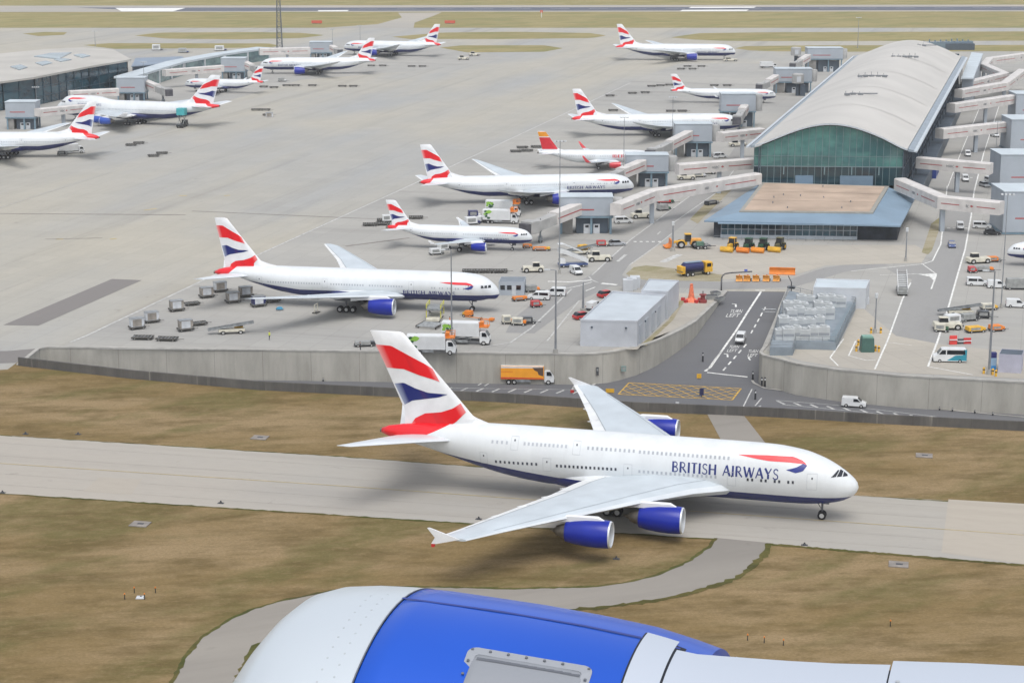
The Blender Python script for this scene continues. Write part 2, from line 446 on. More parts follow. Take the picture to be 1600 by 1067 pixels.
        # aileron/flap joints and flap track fairings
        for f0, f1 in P.get('joints', [(.28, .31), (.52, .54), (.74, .76)]):
            for q in (f0,):
                y = W[0][0]+(W[-1][0]-W[0][0])*q; a, b, z, tc = wst(y); c = b-a; h0 = airfoil(a, b, y, z, tc)
                p0, p1 = h0[0], h0[2]; j = MB(); j.add([(X(p0[0]), sd*(y-.06), p0[2]+.03), (X(p0[0]), sd*(y+.06), p0[2]+.03), (X(p1[0]), sd*(y+.06), p1[2]+.03), (X(p1[0]), sd*(y-.06), p1[2]+.03)], [(0, 1, 2, 3)])
            j.build('flap_joint', JOINT, w)
        for q in P.get('tracks', (.22, .42, .6)):
            y = W[0][0]+(W[-1][0]-W[0][0])*q; a, b, z, tc = wst(y); c = b-a; r = min(.5, .06*c)
            MB().loft([[(X(s), sd*y+rr*math.cos(t)*.7, zz+rr*math.sin(t)) for t in [2*PI*k/8 for k in range(8)]] for s, zz, rr in ((b-c*.45, z-tc*c*.35, .05), (b-c*.25, z-tc*c*.4, r), (b-.06*c, z-.3*r, r*.8), (b+.045*c, z-.1, .06))]).build('flap_track_fairing', FLAPM, w, smooth=True)
        t = P.get('tip'); a, b, z, tc = wst(W[-1][0]); y = W[-1][0]; c = b-a
        if t == 'fence':
            m = MB(); o = sd*(y+.05)
            m.extr_y([(X(a+.9), z+.1), (X(a+2.8), z+.7), (X(a+4.9), z+1.35), (X(a+5.2), z+1.3), (X(b-.1), z+.1), (X(a+4.7), z-.75), (X(a+4.1), z-.75), (X(a+2.4), z-.3)], o-.09, o+.09)
            m.extr_y([(X(a+4.68), z-.76), (X(a+4.12), z-.76), (X(a+4.3), z-1.2), (X(a+4.7), z-1.2)], o-.1, o+.1, 1)
            m.build('wingtip_fence', [WHITE, REDT], w)
        elif t in ('winglet', 'sharklet'):
            h = P['tip_h']; out = P.get('tip_out', .5); rr = []
            for q in (0, .15, .4, .7, 1.):
                sl = a+(c*.75+h*.55)*q; chord = c*(1-.62*q); yy = y+out*h*(q if q > .3 else q*1.6*.8); zz = z+h*q**1.25
                rr.append([(X(s), sd*(yy+(hh if t else 0)), zz) for s, hh, _ in [(p[0], p[1], p[2]) for p in airfoil(sl, sl+chord, 0, 0, .07, 'fin')]])
            MB().loft(rr).build('winglet', P.get('tip_mat', WHITE), w, smooth=True)
    # ---- horizontal tail
    H = P['htp']
    for sd in (1, -1):
        rings = [[(X(s), sd*yy, zz) for s, yy, zz in airfoil(a, b, y, z, .09)] for y, a, b, z in H]
        mis = [2, 2, 0, 0, 0, 0, 0, 1, 1, 0, 0, 0, 0, 0, 2, 2]
        MB().loft(rings, mis=mis[:len(rings[0])]).build('tailplane', [SLATM, SLATM, FLAPM], root, smooth=True, angle=45)
    # ---- fin
    F = P['fin']; rows = []
    zs = sorted(set([f[0] for f in F]+[F[0][0]+(F[-1][0]-F[0][0])*k/7 for k in range(8)]))
    def fedge(z): return fin_edges(F, z)
    TF = .095
    for z in zs:
        a, b = fedge(z); rows.append([(X(s), y, zz) for s, y, zz in airfoil(a, b, 0, z, TF, 'fin')])
    a, b = fedge(F[-1][0]); rows.append([(X(s), y*.45, F[-1][0]+.16) for s, y, zz in airfoil(a+.5, b-.05, 0, 0, TF, 'fin')])
    fin = MB().loft(rows).build('tail_fin', P.get('fin_mat', WHITE), root, smooth=True, angle=50)
    d = P['dorsal']; MB().loft([[(X(d[0]), .02, d[2]-.3), (X(d[0]), 0, d[2]+.05), (X(d[0]), -.02, d[2]-.3)]]+[[(X(d[0]+(d[1]-d[0])*q), .55*q, d[2]-.5), (X(d[0]+(d[1]-d[0])*q), 0, d[2]+(d[3]-d[2])*q**1.8), (X(d[0]+(d[1]-d[0])*q), -.55*q, d[2]-.5)] for q in (.3, .6, .8, 1.)]).build('dorsal_fillet', P.get('dors_mat', WHITE), fin, smooth=True)
    def fpt(s, z, sd, off):
        a, b = fedge(z); q = min(.995, max(.004, (s-a)/(b-a))); c = b-a
        t = 5*TF*(.2969*math.sqrt(q)-.126*q-.3516*q*q+.2843*q**3-.1015*q**4)*c
        return (X(s), sd*(t+off), z)
    if liv == 'flag':
        z0, z1 = P['flag_z']
        def conv(s, z):
            w = (z-9.)/14.5; a, b = fin_edges(FIN380, z); u = (s-a)/(b-a); zz = z0+w*(z1-z0); a2, b2 = fedge(zz)
            return (a2+u*(b2-a2), zz)
        for nm, (up, lo, k) in BAND.items():
            for sd in (1, -1):
                m = MB(); U = resample(up, 26); D = resample(lo, 26); R = 6; at = []
                for i in range(26):
                    for j in range(R+1):
                        q = j/R; s, z = conv(U[i][0]*(1-q)+D[i][0]*q, U[i][1]*(1-q)+D[i][1]*q)
                        m.v.append(fpt(s, z, sd, .03)); at.append(i/25)
                for i in range(25):
                    for j in range(R): m.f.append((i*(R+1)+j, i*(R+1)+j+1, (i+1)*(R+1)+j+1, (i+1)*(R+1)+j)); m.m.append(0)
                m.at['along'] = at
                m.build('flag_band', [FLAGR, FLAGB][k], fin, smooth=True)
    elif liv == 'red':
        zt = F[-1][0]; zl = F[0][0]
        for nm, mt, rows_ in (('fin_panel', P['liv'][0], [(zl+.9, .0, 1.), (zl+(zt-zl)*.5, .0, 1.), (zl+(zt-zl)*.72, .0, 1.)]), ('fin_panel', P['liv'][1], [(zl+(zt-zl)*.76, .0, 1.), (zt, 0., 1.)])):
            for sd in (1, -1):
                m = MB(); n = 9
                for z, u0, u1 in rows_:
                    a, b = fedge(z)
                    for i in range(n): m.v.append(fpt(a+(b-a)*(u0+(u1-u0)*i/(n-1)), z, sd, .03))
                for r in range(len(rows_)-1):
                    for i in range(n-1): m.f.append((r*n+i, r*n+i+1, (r+1)*n+i+1, (r+1)*n+i)); m.m.append(0)
                m.build(nm, mt, fin, smooth=True)
    # ---- engines
    for y, s0, z, ln, R in P['engines']:
        for sd in (1, -1):
            o = (X(s0), sd*y, z); prof = [(-.035*ln, .985*R), (-.1*ln, R*1.02), (-.3*ln, R*1.04), (-.55*ln, R*1.0), (-.8*ln, R*.9), (-ln, R*.76)]
            e = MB().lathe(prof, o, 'x', 32).build('engine', P['eng'], root, smooth=True)
            MB().lathe([(-.02*ln, .86*R), (0, .9*R), (.004*ln, .935*R), (-.012*ln, .97*R), (-.036*ln, .987*R)], o, 'x', 32).build('intake_lip', LIP, e, smooth=True)
            MB().lathe([(-.02*ln, .86*R), (-.2*ln, .84*R), (-.22*ln, .84*R), (-.22*ln, .3*R), (-.1*ln, .05*R), (-.1*ln, 0)], o, 'x', 28, mis=[1, 1, 0, 0, 0]).build('fan', [FAN, LIP], e, smooth=True, angle=30)
            MB().lathe([(-.96*ln, .74*R), (-.98*ln, .6*R), (-1.1*ln, .5*R), (-1.22*ln, .36*R), (-1.2*ln, .26*R), (-1.36*ln, .03*R)], o, 'x', 20).build('exhaust_cone', EXH, e, smooth=True, angle=40)
            a, b, zw, tc = wst(y); c = b-a
            pr = [(s0+.16*ln, z+R*.98, .12), (s0+.3*ln, z+R*1.22, .3), (a+.02*c, max(zw+.05, z+R*1.2), .38), (a+.12*c, zw-.0*c, .4), (a+.4*c, zw-tc*c*.5, .3)]
            MB().loft([[(X(s), sd*y-w, zz), (X(s), sd*y-w*.5, zz+.12), (X(s), sd*y+w*.5, zz+.12), (X(s), sd*y+w, zz), (X(s), sd*y+w, min(zz-.5, z+R*.8)), (X(s), sd*y-w, min(zz-.5, z+R*.8))] for s, zz, w in pr]).build('pylon', P.get('pylon_mat', WHITE), e, smooth=True, angle=40)
    # ---- landing gear
    for s, ys_, axles, nw, r, ztop in P['gear']:
        for y in ys_:
            g = MB(); g.tube((X(s), y, ztop), (X(s), y, r), .16*r/.6, .13*r/.6, 8); g.tube((X(s), y, r+.7), (X(s)-1.1, y*.8, ztop), .07, .07, 6)
            if axles > 1: g.tube((X(s)+r*1.1*(axles-1), y, r), (X(s)-r*1.1*(axles-1), y, r), .12, .12, 6)
            g.box((X(s)+.5, y+.0, ztop-.35), (.9, .06, .8)); (axles > 1) and g.box((X(s)-.2, y, ztop-.5), (r*2.2*axles, 1.6, 1.0))  # last block added in dark grey to deepen shade around the main gear
            gg = g.build('landing_gear', STRUT, root)
            for k in range(axles):
                xx = X(s)+(k-(axles-1)/2)*r*2.15
                for j in range(nw):
                    yy = y+(j-(nw-1)/2)*r*1.25
                    MB().wheel((xx, yy, r), r, r*.62).build('wheel', [TYRE, HUB], gg, smooth=True, angle=35)
    return root
def tubefus(L, zb, zt, hw, nose_z, cone_z, nose=1., up=.0, tail0=.66):
    "standard fuselage table of a twin jet"
    h = zt-zb; n = nose
    return [(0, nose_z, nose_z, 0), (.25*n, nose_z+.13*h, nose_z-.12*h, .2*hw), (.9*n, nose_z+.27*h, nose_z-.2*h, .42*hw), (2.2*n, nose_z+.46*h, zb+.10*h, .66*hw), (3.6*n, zb+h*.89, zb+.045*h, .82*hw),
            (5.5*n, zb+h*.96, zb+.015*h, .93*hw), (8.5*n, zt-.01*h, zb, hw), (11*n, zt, zb, hw), (L*tail0, zt, zb, hw), (L*(tail0+.09), zt, zb+.12*h, .97*hw), (L*(tail0+.18), zt-.02*h, zb+.37*h, .82*hw), (L*(tail0+.26), zt-.07*h, zb+.6*h, .55*hw), (L*.975, cone_z+.13*h, cone_z-.06*h, .2*hw), (L*.985, cone_z+.07*h, cone_z-.02*h, .1*hw)]
def std_ribbon(s0, z, k):
    "speed ribbon near the nose; s0 = front end, z its middle, k its size"
    U = [(9.9, .87), (5.5, 1.03), (2., .99), (.5, .52), (0, 0)]; D = [(7.8, .59), (5.5, .35), (2.6, .32), (1.2, .22), (.3, .19)]
    B1 = [(2.85, -.66), (1.5, -.28), (.55, .23), (.0, 0)]; B2 = [(2.85, -.66), (1.5, -1.01), (.5, -.7), (.0, -.02)]
    c = lambda P: [(s0+a*k, z+b*k) for a, b in P]
    return [('ribbon_red', RIBR, c(U), c(D)), ('ribbon_blue', RIBB, c(B1), c(B2))]
def cockpit_quads(s0, z0, k, n=3):
    out = []
    for i in range(n):
        a = s0+i*.72*k; out.append([(a+.04*k, z0), (a+.64*k, z0-.02*k*i), (a+.52*k+.12*k, z0+.5*k), (a+.2*k, z0+.52*k)])
    return out
A380 = dict(L=72.7, fus=[(0, 5.1, 5.1, 0), (.3, 5.95, 4.35, .85), (1, 6.65, 3.7, 1.5), (2.5, 7.75, 2.95, 2.35), (5, 9.05, 2.45, 3.1), (8, 10.0, 2.2, 3.45), (12, 10.5, 2.15, 3.57), (16, 10.6, 2.15, 3.57), (44, 10.6, 2.15, 3.57), (48, 10.6, 2.5, 3.52), (52, 10.55, 3.15, 3.3), (56, 10.5, 4.1, 2.95), (60, 10.25, 5.2, 2.45), (65, 9.9, 6.5, 1.6), (69, 9.3, 7.25, .85), (70.6, 8.95, 7.7, .55), (71, 8.7, 7.95, .35)],
  paint=livery_mat('fuselage_paint_double_deck', 72.7, (43., 3.95, .11), (61.4, 9.6, 2.1)), fairing=(20, 47, 4.1, 1.5, 6.0),
  windows=[(52.4, 46.2, 5.75, 5.95, .62, None), (43.1, 34.4, 5.95, 6.12, .62, None), (30.9, 19.9, 6.08, 6.12, .62, None), (15.3, 8.3, 6.12, 6.2, .62, [1, 1, 0]), (53, 50.8, 8.65, 8.68, .62, None), (48.1, 41.9, 8.75, 8.8, .62, None), (38.6, 31.9, 8.8, 8.85, .62, None), (31.0, 18.2, 8.8, 8.85, .62, None)], win=(.29, .42),
  cockpit=[[(3.75, 7.0), (3.1, 7.02), (2.72, 7.72), (2.95, 7.74)], [(2.98, 7.02), (2.32, 7.0), (2.2, 7.5), (2.6, 7.74)], [(2.2, 6.98), (1.55, 6.9), (1.6, 7.05), (2.08, 7.42)]],
  doors=[(6.3, 5.25, 7.5, 1.4), (32.6, 5.0, 7.0, 1.2), (44.6, 5.0, 7.0, 1.2), (54.3, 5.2, 7.0, 1.1), (17.6, 5.0, 7.0, 1.2), (40.3, 7.8, 9.6, 1.1), (49.6, 7.8, 9.6, 1.1)],
  titles=[('BRITISH AIRWAYS', 26.2, 11.0, 6.42, 1.5, TXTB)], ribbon=std_ribbon(7.12, 8.52, 1.0),
  wing=[(2.8, 17.6, 38.6, 4.1, .13), (7, 22.4, 39.8, 4.5, .125), (14.5, 27.8, 41.2, 5.2, .115), (26, 36.2, 45.2, 5.9, .1), (35, 43.0, 48.6, 6.3, .095), (39.7, 46.3, 50.6, 6.5, .09)], tip='fence', tracks=(.2, .36, .52, .68),
  htp=[(.8, 58.2, 68.6, 7.9), (7, 63.6, 70.2, 8.9), (15.4, 70.3, 72.6, 10.2), (15.7, 71.2, 72.5, 10.25)], fin=FIN380, flag_z=(9., 23.5), dorsal=(52.5, 58.5, 10.35, 12.6),
  engines=[(14.9, 22.5, 3.1, 6.1, 1.86), (25.7, 30.3, 4.0, 6.2, 1.84)], eng=ENGB,
  gear=[(5.0, (0,), 1, 2, .62, 3.0), (34.2, (6.2, -6.2), 2, 2, .7, 4.0), (37., (2.6, -2.6), 3, 2, .7, 3.0)])
B777 = dict(L=63.7, fus=tubefus(63.7, 2.2, 8.4, 3.1, 4.1, 6.4, 1.05), paint=livery_mat('fuselage_paint_widebody', 63.7, (43., 3.95, .12), (57.3, 8.3, 1.2)), fairing=(19, 40, 3.7, 1.6, 5.0),
  windows=[(50, 38.5, 5.45, 5.45, .55, None), (36, 29, 5.45, 5.45, .55, None), (27.5, 20.5, 5.45, 5.45, .55, None), (14, 7.2, 5.4, 5.4, .55, [1, 1, 0])], cockpit=cockpit_quads(1.5, 5.55, 1.), doors=[(6.2, 4.6, 6.5, 1.1), (18.5, 4.6, 6.5, 1.1), (37.4, 4.6, 6.5, 1.1), (52, 4.6, 6.5, 1.1)],
  titles=[('BRITISH AIRWAYS', 20.3, 9.0, 3.75, .95, TXTB)], ribbon=std_ribbon(5.1, 5.95, .74),
  wing=[(2.6, 20., 35., 3.2, .12), (10, 25.8, 36.6, 4.5, .1), (20, 34.4, 40.8, 6.1, .09), (29, 42.4, 45.9, 7.5, .08), (30.4, 44.6, 46.6, 7.7, .08)],
  htp=[(.6, 53., 61.3, 6.3), (5, 57., 62.5, 6.6), (10.7, 61.8, 64.2, 7.1)], fin=[(7.6, 50.6, 60.3), (9.2, 52.2, 60.5), (18.4, 59.6, 62.4)], flag_z=(7.3, 18.4), dorsal=(46.5, 52.8, 8.2, 9.6),
  engines=[(9.7, 20.6, 2.45, 5.4, 1.72)], eng=ENGB, gear=[(5.9, (0,), 1, 2, .55, 2.8), (32., (5.5, -5.5), 3, 2, .66, 3.6)])
B787 = dict(L=62.8, fus=tubefus(62.8, 1.9, 7.8, 2.9, 3.9, 6.1, 1.05), paint=livery_mat('fuselage_paint_composite', 62.8, (44., 3.5, .1), (57.8, 7.7, 1.0)), fairing=(19, 39, 3.5, 1.4, 4.6),
  windows=[(50, 38.5, 5.3, 5.3, .6, None), (36, 20, 5.3, 5.3, .6, None), (13, 7.2, 5.3, 5.3, .6, [1, 1, 0])], cockpit=cockpit_quads(1.7, 5.25, 1.05), doors=[(6.2, 4.3, 6.2, 1.1), (18, 4.3, 6.2, 1.1), (37.4, 4.3, 6.2, 1.1), (51, 4.3, 6.2, 1.1)],
  titles=[('BRITISH AIRWAYS', 20., 9.0, 3.9, .85, TXTB)], ribbon=std_ribbon(4.6, 5.75, .72),
  wing=[(2.5, 19.2, 34.6, 3.3, .13), (9.5, 24.2, 35.6, 4.1, .11), (20, 32.8, 39.2, 5.8, .1), (27, 38.6, 42.0, 7.3, .09), (29.3, 41.6, 43.3, 8.1, .09), (30., 43.2, 43.9, 8.4, .09)],
  htp=[(.5, 52.6, 60.2, 6.0), (5, 56., 61.4, 6.3), (9.9, 60.4, 62.6, 6.8)], fin=[(7.0, 51.4, 59.6), (8.6, 52.8, 60.0), (16.9, 58.7, 61.8)], flag_z=(6.7, 16.9), dorsal=(47., 53.2, 7.6, 9.0),
  engines=[(9.7, 20.2, 2.3, 5.2, 1.72)], eng=ENGB, gear=[(5.9, (0,), 1, 2, .5, 2.6), (31.4, (5., -5.), 2, 2, .66, 3.2)])
A320 = dict(L=37.6, fus=tubefus(37.6, 1.75, 5.9, 1.98, 3.2, 4.9, .72, tail0=.62), paint=livery_mat('fuselage_paint_narrowbody', 37.6, (25., 2.95, .12), (33.7, 5.8, 1.0)), fairing=(11, 23, 2.3, 1.4, 3.4),
  windows=[(28, 19, 4.1, 4.1, .55, None), (17, 6., 4.1, 4.1, .55, None)], win=(.22, .3), cockpit=cockpit_quads(1.15, 4.2, .72), doors=[(4.6, 3.4, 5.2, .85), (30.5, 3.5, 5.2, .8)],
  titles=[('BRITISH AIRWAYS', 13., 5.6, 2.75, .62, TXTB)], ribbon=std_ribbon(3.3, 4.35, .52),
  wing=[(1.6, 11.6, 18.9, 2.5, .13), (6.3, 14.4, 18.9, 3.0, .115), (12, 17.8, 20.8, 3.6, .1), (16.9, 20.6, 22.1, 4.1, .09)], tip='sharklet', tip_h=.9, tip_out=.15,
  htp=[(.4, 31.6, 35.7, 4.7), (3, 33.4, 36.4, 4.9), (6.2, 35.5, 37.2, 5.2)], fin=[(5.2, 29.6, 35.5), (6.3, 30.8, 35.7), (11.7, 34.6, 37.2)], flag_z=(5.2, 11.7), dorsal=(27.4, 31.2, 5.75, 6.6),
  engines=[(5.75, 10.6, 1.75, 3.7, 1.05)], eng=ENGB, gear=[(5.1, (0,), 1, 2, .38, 2.0), (17.7, (3.8, -3.8), 1, 2, .58, 2.4)])
B747 = dict(L=70.7, fus=[(0, 5.0, 5.0, 0), (.3, 5.6, 4.3, .7), (1.2, 6.6, 3.6, 1.5), (3, 8.2, 2.9, 2.35), (5, 9.6, 2.55, 2.9), (8, 10.15, 2.4, 3.2), (12, 10.2, 2.35, 3.25), (18, 10.05, 2.35, 3.25), (24, 8.9, 2.35, 3.25), (27, 8.75, 2.35, 3.25), (46, 8.75, 2.35, 3.25), (53, 8.75, 3.2, 3.1), (60, 8.7, 5.0, 2.5), (66, 8.5, 6.8, 1.2), (69, 8.3, 7.5, .5)],
  paint=livery_mat('fuselage_paint_humped', 70.7, (47., 4.3, .1), (63.4, 8.7, 1.7)), fairing=(19, 44, 3.9, 1.7, 5.0), windows=[(56, 24, 5.7, 5.7, .6, None), (22, 6, 5.7, 5.7, .6, None), (16, 9, 8.1, 8.1, .6, None)], cockpit=cockpit_quads(3.1, 7.5, 1.1), doors=[(8, 4.8, 6.6, 1.1)],
  titles=[('BRITISH AIRWAYS', 21., 11., 6.6, .9, TXTB)], ribbon=std_ribbon(6.6, 8.6, .8),
  wing=[(2.8, 17.5, 36., 3.6, .13), (12, 25.5, 38., 4.5, .11), (21, 33.4, 41.8, 5.4, .1), (30.6, 41.8, 46., 6.3, .09)], tip='winglet', tip_h=1.9, tip_out=.5,
  htp=[(.6, 57., 66.5, 7.4), (5, 60.8, 67.5, 7.8), (11., 66, 69.2, 8.5)], fin=[(8., 55., 66.4), (9.6, 56.6, 66.7), (19.3, 65.8, 69.9)], flag_z=(8.2, 19.3), dorsal=(50.5, 57., 8.55, 10.),
  engines=[(11.7, 21.8, 2.7, 4.6, 1.3), (20.9, 30.2, 3.4, 4.6, 1.3)], eng=ENGB2, gear=[(7.8, (0,), 1, 2, .6, 3.0), (33, (5.5, -5.5), 2, 2, .62, 3.6), (36, (1.9, -1.9), 2, 2, .62, 3.)])
def shorter(P, **k):
    q = dict(P); q.update(k); return q
def stretch(P, f, paint, **k):
    "same family with another length"
    q = dict(P); q['L'] = P['L']*f; q['paint'] = paint
    q['fus'] = [(a*f if a > 12 else a, b, c, d) for a, b, c, d in P['fus']]
    def sh(s): return s*f
    for key in ('wing',):
        dx = (f-1)*P['L']*.48; q[key] = [(a, b+dx, c+dx, d, e) for a, b, c, d, e in P[key]]
    dx = (f-1)*P['L']*.48; q['engines'] = [(a, b+dx, c, d, e) for a, b, c, d, e in P['engines']]
    q['fairing'] = (P['fairing'][0]+dx, P['fairing'][1]+dx)+P['fairing'][2:]
    q['gear'] = [P['gear'][0]]+[(g[0]+dx,)+g[1:] for g in P['gear'][1:]]
    dt = (f-1)*P['L']; q['fin'] = [(a, b+dt, c+dt) for a, b, c in P['fin']]; q['htp'] = [(a, b+dt, c+dt, d) for a, b, c, d in P['htp']]
    q['dorsal'] = (P['dorsal'][0]+dt, P['dorsal'][1]+dt)+P['dorsal'][2:]
    q['windows'] = [(a*f if a > 12 else a, b*f if b > 12 else b, c, d, e, g) for a, b, c, d, e, g in P['windows']]
    q['doors'] = [(a*f if a > 12 else a,)+tuple(r) for a, *r in P['doors']]
    q.update(k); return q
def fly(o, P, nx, ny, h, label=None, group=None):
    "put an airliner with its nose over ground point nx,ny and heading h"
    L = P['L']; o.location = (nx-math.cos(h)*L/2, ny-math.sin(h)*L/2, 0); o.rotation_euler = (0, 0, h)
    if label: o['label'] = label
    if group: o['group'] = group
    return o
GA = 'airliners on the apron'
t = make_airliner('airliner', 'huge white double-deck four-engined airliner with blue engines on the taxiway', A380)
fly(t, A380, 49.1, 256.4, -.2583)
b777 = make_airliner('airliner', '', B777)
fly(b777, B777, -2.63, 393.5, -.17, 'white wide-body twin-jet parked beside the green-marked catering trucks and luggage carts', GA)
fly(copy_tree(b777), B777, 117.2, 1001.9, -.04, 'farthest nose-right airliner, white, being pushed by a small white tug near the far taxiway', GA)
fly(copy_tree(b777), B777, -200.9, 633.2, PI, 'white airliner cut off by the left edge of the photo, only its rear half showing', GA)
b787 = make_airliner('airliner', '', B787)
fly(b787, B787, 35.24, 543.4, .13, 'white twin-jet with a raised curved wingtip parked directly behind the short narrow-body jet', GA)
fly(copy_tree(b787), B787, 83.5, 693., .07, 'white twin-jet behind the red-tailed airliner, its nose at the grey gate block', GA)
P788 = stretch(B787, .905, livery_mat('fuselage_paint_composite_short', 62.8*.905, (39., 3.5, .1), (52., 7.7, 1.0)))
fly(make_airliner('airliner', '', P788), P788, -122.4, 927.1, 3.17, 'white airliner facing left with one big blue engine, behind the humped four-engined one', GA)
P767 = stretch(B787, .872, livery_mat('fuselage_paint_twin_short', 62.8*.872, (37., 3.5, .1), (50., 7.7, 1.0)))
fly(make_airliner('airliner', '', P767), P767, -91., 1036., 2.93, 'farthest left-facing white airliner, standing apart near the far taxiway', GA)
a320 = make_airliner('airliner', '', A320)
fly(a320, A320, 5.1, 463.2, -.17, 'short white narrow-body jet with flag tail and white carts under its wing', GA)
fly(copy_tree(a320), A320, -145., 844.3, 2.91, 'small white left-facing jet between two larger left-facing airliners', GA)
P321 = stretch(A320, 1.185, livery_mat('fuselage_paint_narrowbody_long', 37.6*1.185, (31., 2.95, .12), (40.6, 5.8, 1.0)))
fly(make_airliner('airliner', '', P321), P321, 110.6, 796.5, -.09, 'slim white jet with flag tail beside the dark gate bridges left of the curved roof', GA)
IBP = livery_mat('fuselage_paint_plain_white', 37.6, None, None)
PIB = shorter(A320, paint=IBP, eng=ENGR, titles=[('IBERIA', 13.2, 7.4, 3.6, .95, mat('lettering_red', (214, 60, 64), .4))], ribbon=None, liv=[mat('fin_red', (206, 40, 52), .35), mat('fin_yellow', (228, 150, 40), .35)], tip_h=2.2, tip_out=.2, tip_mat=mat('sharklet_red', (214, 70, 76), .4), doors=A320['doors'])
fly(make_airliner('airliner', '', PIB, 'red'), PIB, 45.4, 607.3, 0., 'white narrow-body jet with red and yellow tail and red engines', GA)
fly(make_airliner('airliner', '', B747), B747, -176.3, 735.4, 2.85, 'humped white four-engined airliner facing left with a turquoise lift truck at its tail', GA)
# one more nose at the right edge of the picture
t = fly(copy_tree(a320), A320, 0, 0, PI, 'white airliner of which only the nose shows at the right edge of the photo', GA)
p = G(1572, 415); t.location = (p[0]+A320['L']/2, p[1], 0)
# ================================================================ ground, apron, roads
def struct(o, name=None): o['kind'] = 'structure'; return o
def grass_mat(name, base, dark, green, pale):
    g = NT(name, .95, .1)
    a = g.noise(.03, .12, (1.5, .6, 1), 8, .62); b = g.noise(.13, .1, (1.8, .6, 1), 10, .68); d = g.noise(.035, .6, (1.4, .6, 1), 6, .6); e = g.noise(.55, .1, (1.5, .7, 1), 10, .72); f = g.noise(2.6, .1, (1.2, .8, 1), 8, .75)
    c = g.mix(g.rng(a, .43, .57, 0., 1.), base, pale)
    c = g.mix(g.rng(d, .5, .6, 0., .8), c, green)
    c = g.mix(g.rng(b, .47, .62, 0., .75), c, dark)
    h = g.noise(.09, .03, (3.2, .4, 1), 8, .65); c = g.mix(g.rng(h, .55, .7, 0., .5), c, g.mix(.5, dark, green))
    c = g.mix(g.rng(e, .5, .66, 0., .5), c, pale); c = g.mix(g.rng(e, .3, .46, .5, 0.), c, dark)
    c = g.mix(g.rng(f, .38, .6, .45, 0.), c, dark); c = g.mix(g.rng(f, .55, .7, 0., .3), c, pale)
    g.bump(f, .12, .3)
    return g.out(c)
GRASS = grass_mat('dry_grass', srgb(130, 111, 77), srgb(95, 81, 51), srgb(99, 95, 57), srgb(149, 129, 98))
GRASSF = grass_mat('far_grass', srgb(142, 133, 92), srgb(128, 120, 78), srgb(122, 126, 82), srgb(158, 146, 106))
EDGEG = grass_mat('edge_grass', srgb(86, 84, 46), srgb(62, 62, 36), srgb(72, 84, 42), srgb(112, 100, 62))
STREAK = math.atan2(649.9-372., -8.8+85.5)  # direction of the taxi lanes
def concrete_mat(name, c1, c2, rot=STREAK, streak=.3, joints=None, tint=None, dark=.35):
    g = NT(name, .88, .25)
    a = g.noise(.012, rot, (3.2, .45, 1), 4); b = g.noise(.045, rot, (5., .4, 1), 5, .6); d = g.noise(.5, rot, (1.5, .6, 1), 6, .65); e = g.noise(.006, .3, (1, 1, 1), 3)
    c = g.mix(g.rng(a, .36, .64, 0., 1.), c1, c2)
    if tint: c = g.mix(g.rng(e, .45, .62, 0., .8), c, tint)
    c = g.mix(g.rng(b, .52, .74, 0., streak), c, g.mix(.5, c, srgb(96, 92, 88)))
    h = g.noise(.02, rot, (9., .22, 1), 4, .6); c = g.mix(g.rng(h, .58, .72, 0., dark), c, g.mix(.55, c, srgb(84, 80, 78)))
    c = g.mix(g.rng(d, .45, .8, 0., .22), c, g.mix(.5, c, srgb(110, 106, 100)))
    k = g.noise(.16, 0, (1, 1, 1), 7, .7); c = g.mix(g.rng(k, .63, .71, 0., .3), c, srgb(92, 88, 84))
    if joints:
        mp = g.n.new('ShaderNodeMapping'); mp.vector_type = 'TEXTURE'; mp.inputs['Rotation'].default_value = (0, 0, rot); g.l.new(g.tc.outputs['Object'], mp.inputs[0])
        br = g.n.new('ShaderNodeTexBrick'); br.inputs['Scale'].default_value = 1; br.offset = 0
        br.inputs['Brick Width'].default_value = joints; br.inputs['Row Height'].default_value = joints; br.inputs['Mortar Size'].default_value = .045; br.inputs['Mortar Smooth'].default_value = .5
        br.inputs['Color1'].default_value = (1, 1, 1, 1); br.inputs['Color2'].default_value = (.93, .93, .93, 1); br.inputs['Mortar'].default_value = (.62, .61, .6, 1)
        g.l.new(mp.outputs[0], br.inputs['Vector']); c = g.mix(.8, c, br.outputs['Color'], 'MULTIPLY')
    return g.out(c)
APRON = concrete_mat('apron_concrete', srgb(170, 166, 155), srgb(158, 159, 158), tint=srgb(173, 168, 155), dark=.5, joints=7.6)
STAND = concrete_mat('stand_concrete', srgb(168, 166, 160), srgb(158, 157, 153), rot=STREAK-PI/2, joints=6.1)
TAXI = concrete_mat('taxiway_concrete', srgb(168, 163, 153), srgb(158, 155, 149), rot=-.22, streak=.35, joints=None, tint=srgb(172, 164, 152))
TAXIP = concrete_mat('taxiway_pale', srgb(173, 165, 152), srgb(166, 159, 148), rot=-.22, streak=.2)
PATHM = concrete_mat('path_asphalt', srgb(146, 141, 133), srgb(130, 126, 120), rot=.4, streak=.6)
PATCH = concrete_mat('patch_asphalt', srgb(128, 124, 121), srgb(120, 117, 115), streak=.2)
ROADM = concrete_mat('service_road', srgb(150, 149, 146), srgb(141, 141, 140), rot=STREAK, streak=.4)
YARD = concrete_mat('yard_concrete', srgb(178, 172, 160), srgb(166, 161, 152), rot=.3, streak=.35, joints=5.)
DEEP = concrete_mat('sunken_asphalt', srgb(112, 113, 115), srgb(100, 101, 104), rot=.0, streak=.3)
DARKA = concrete_mat('runway_asphalt', srgb(98, 102, 112), srgb(88, 93, 106), rot=0., streak=.2)
MARKW = mat('marking_white', (222, 222, 218), .8, var=.18, scale=1.5)
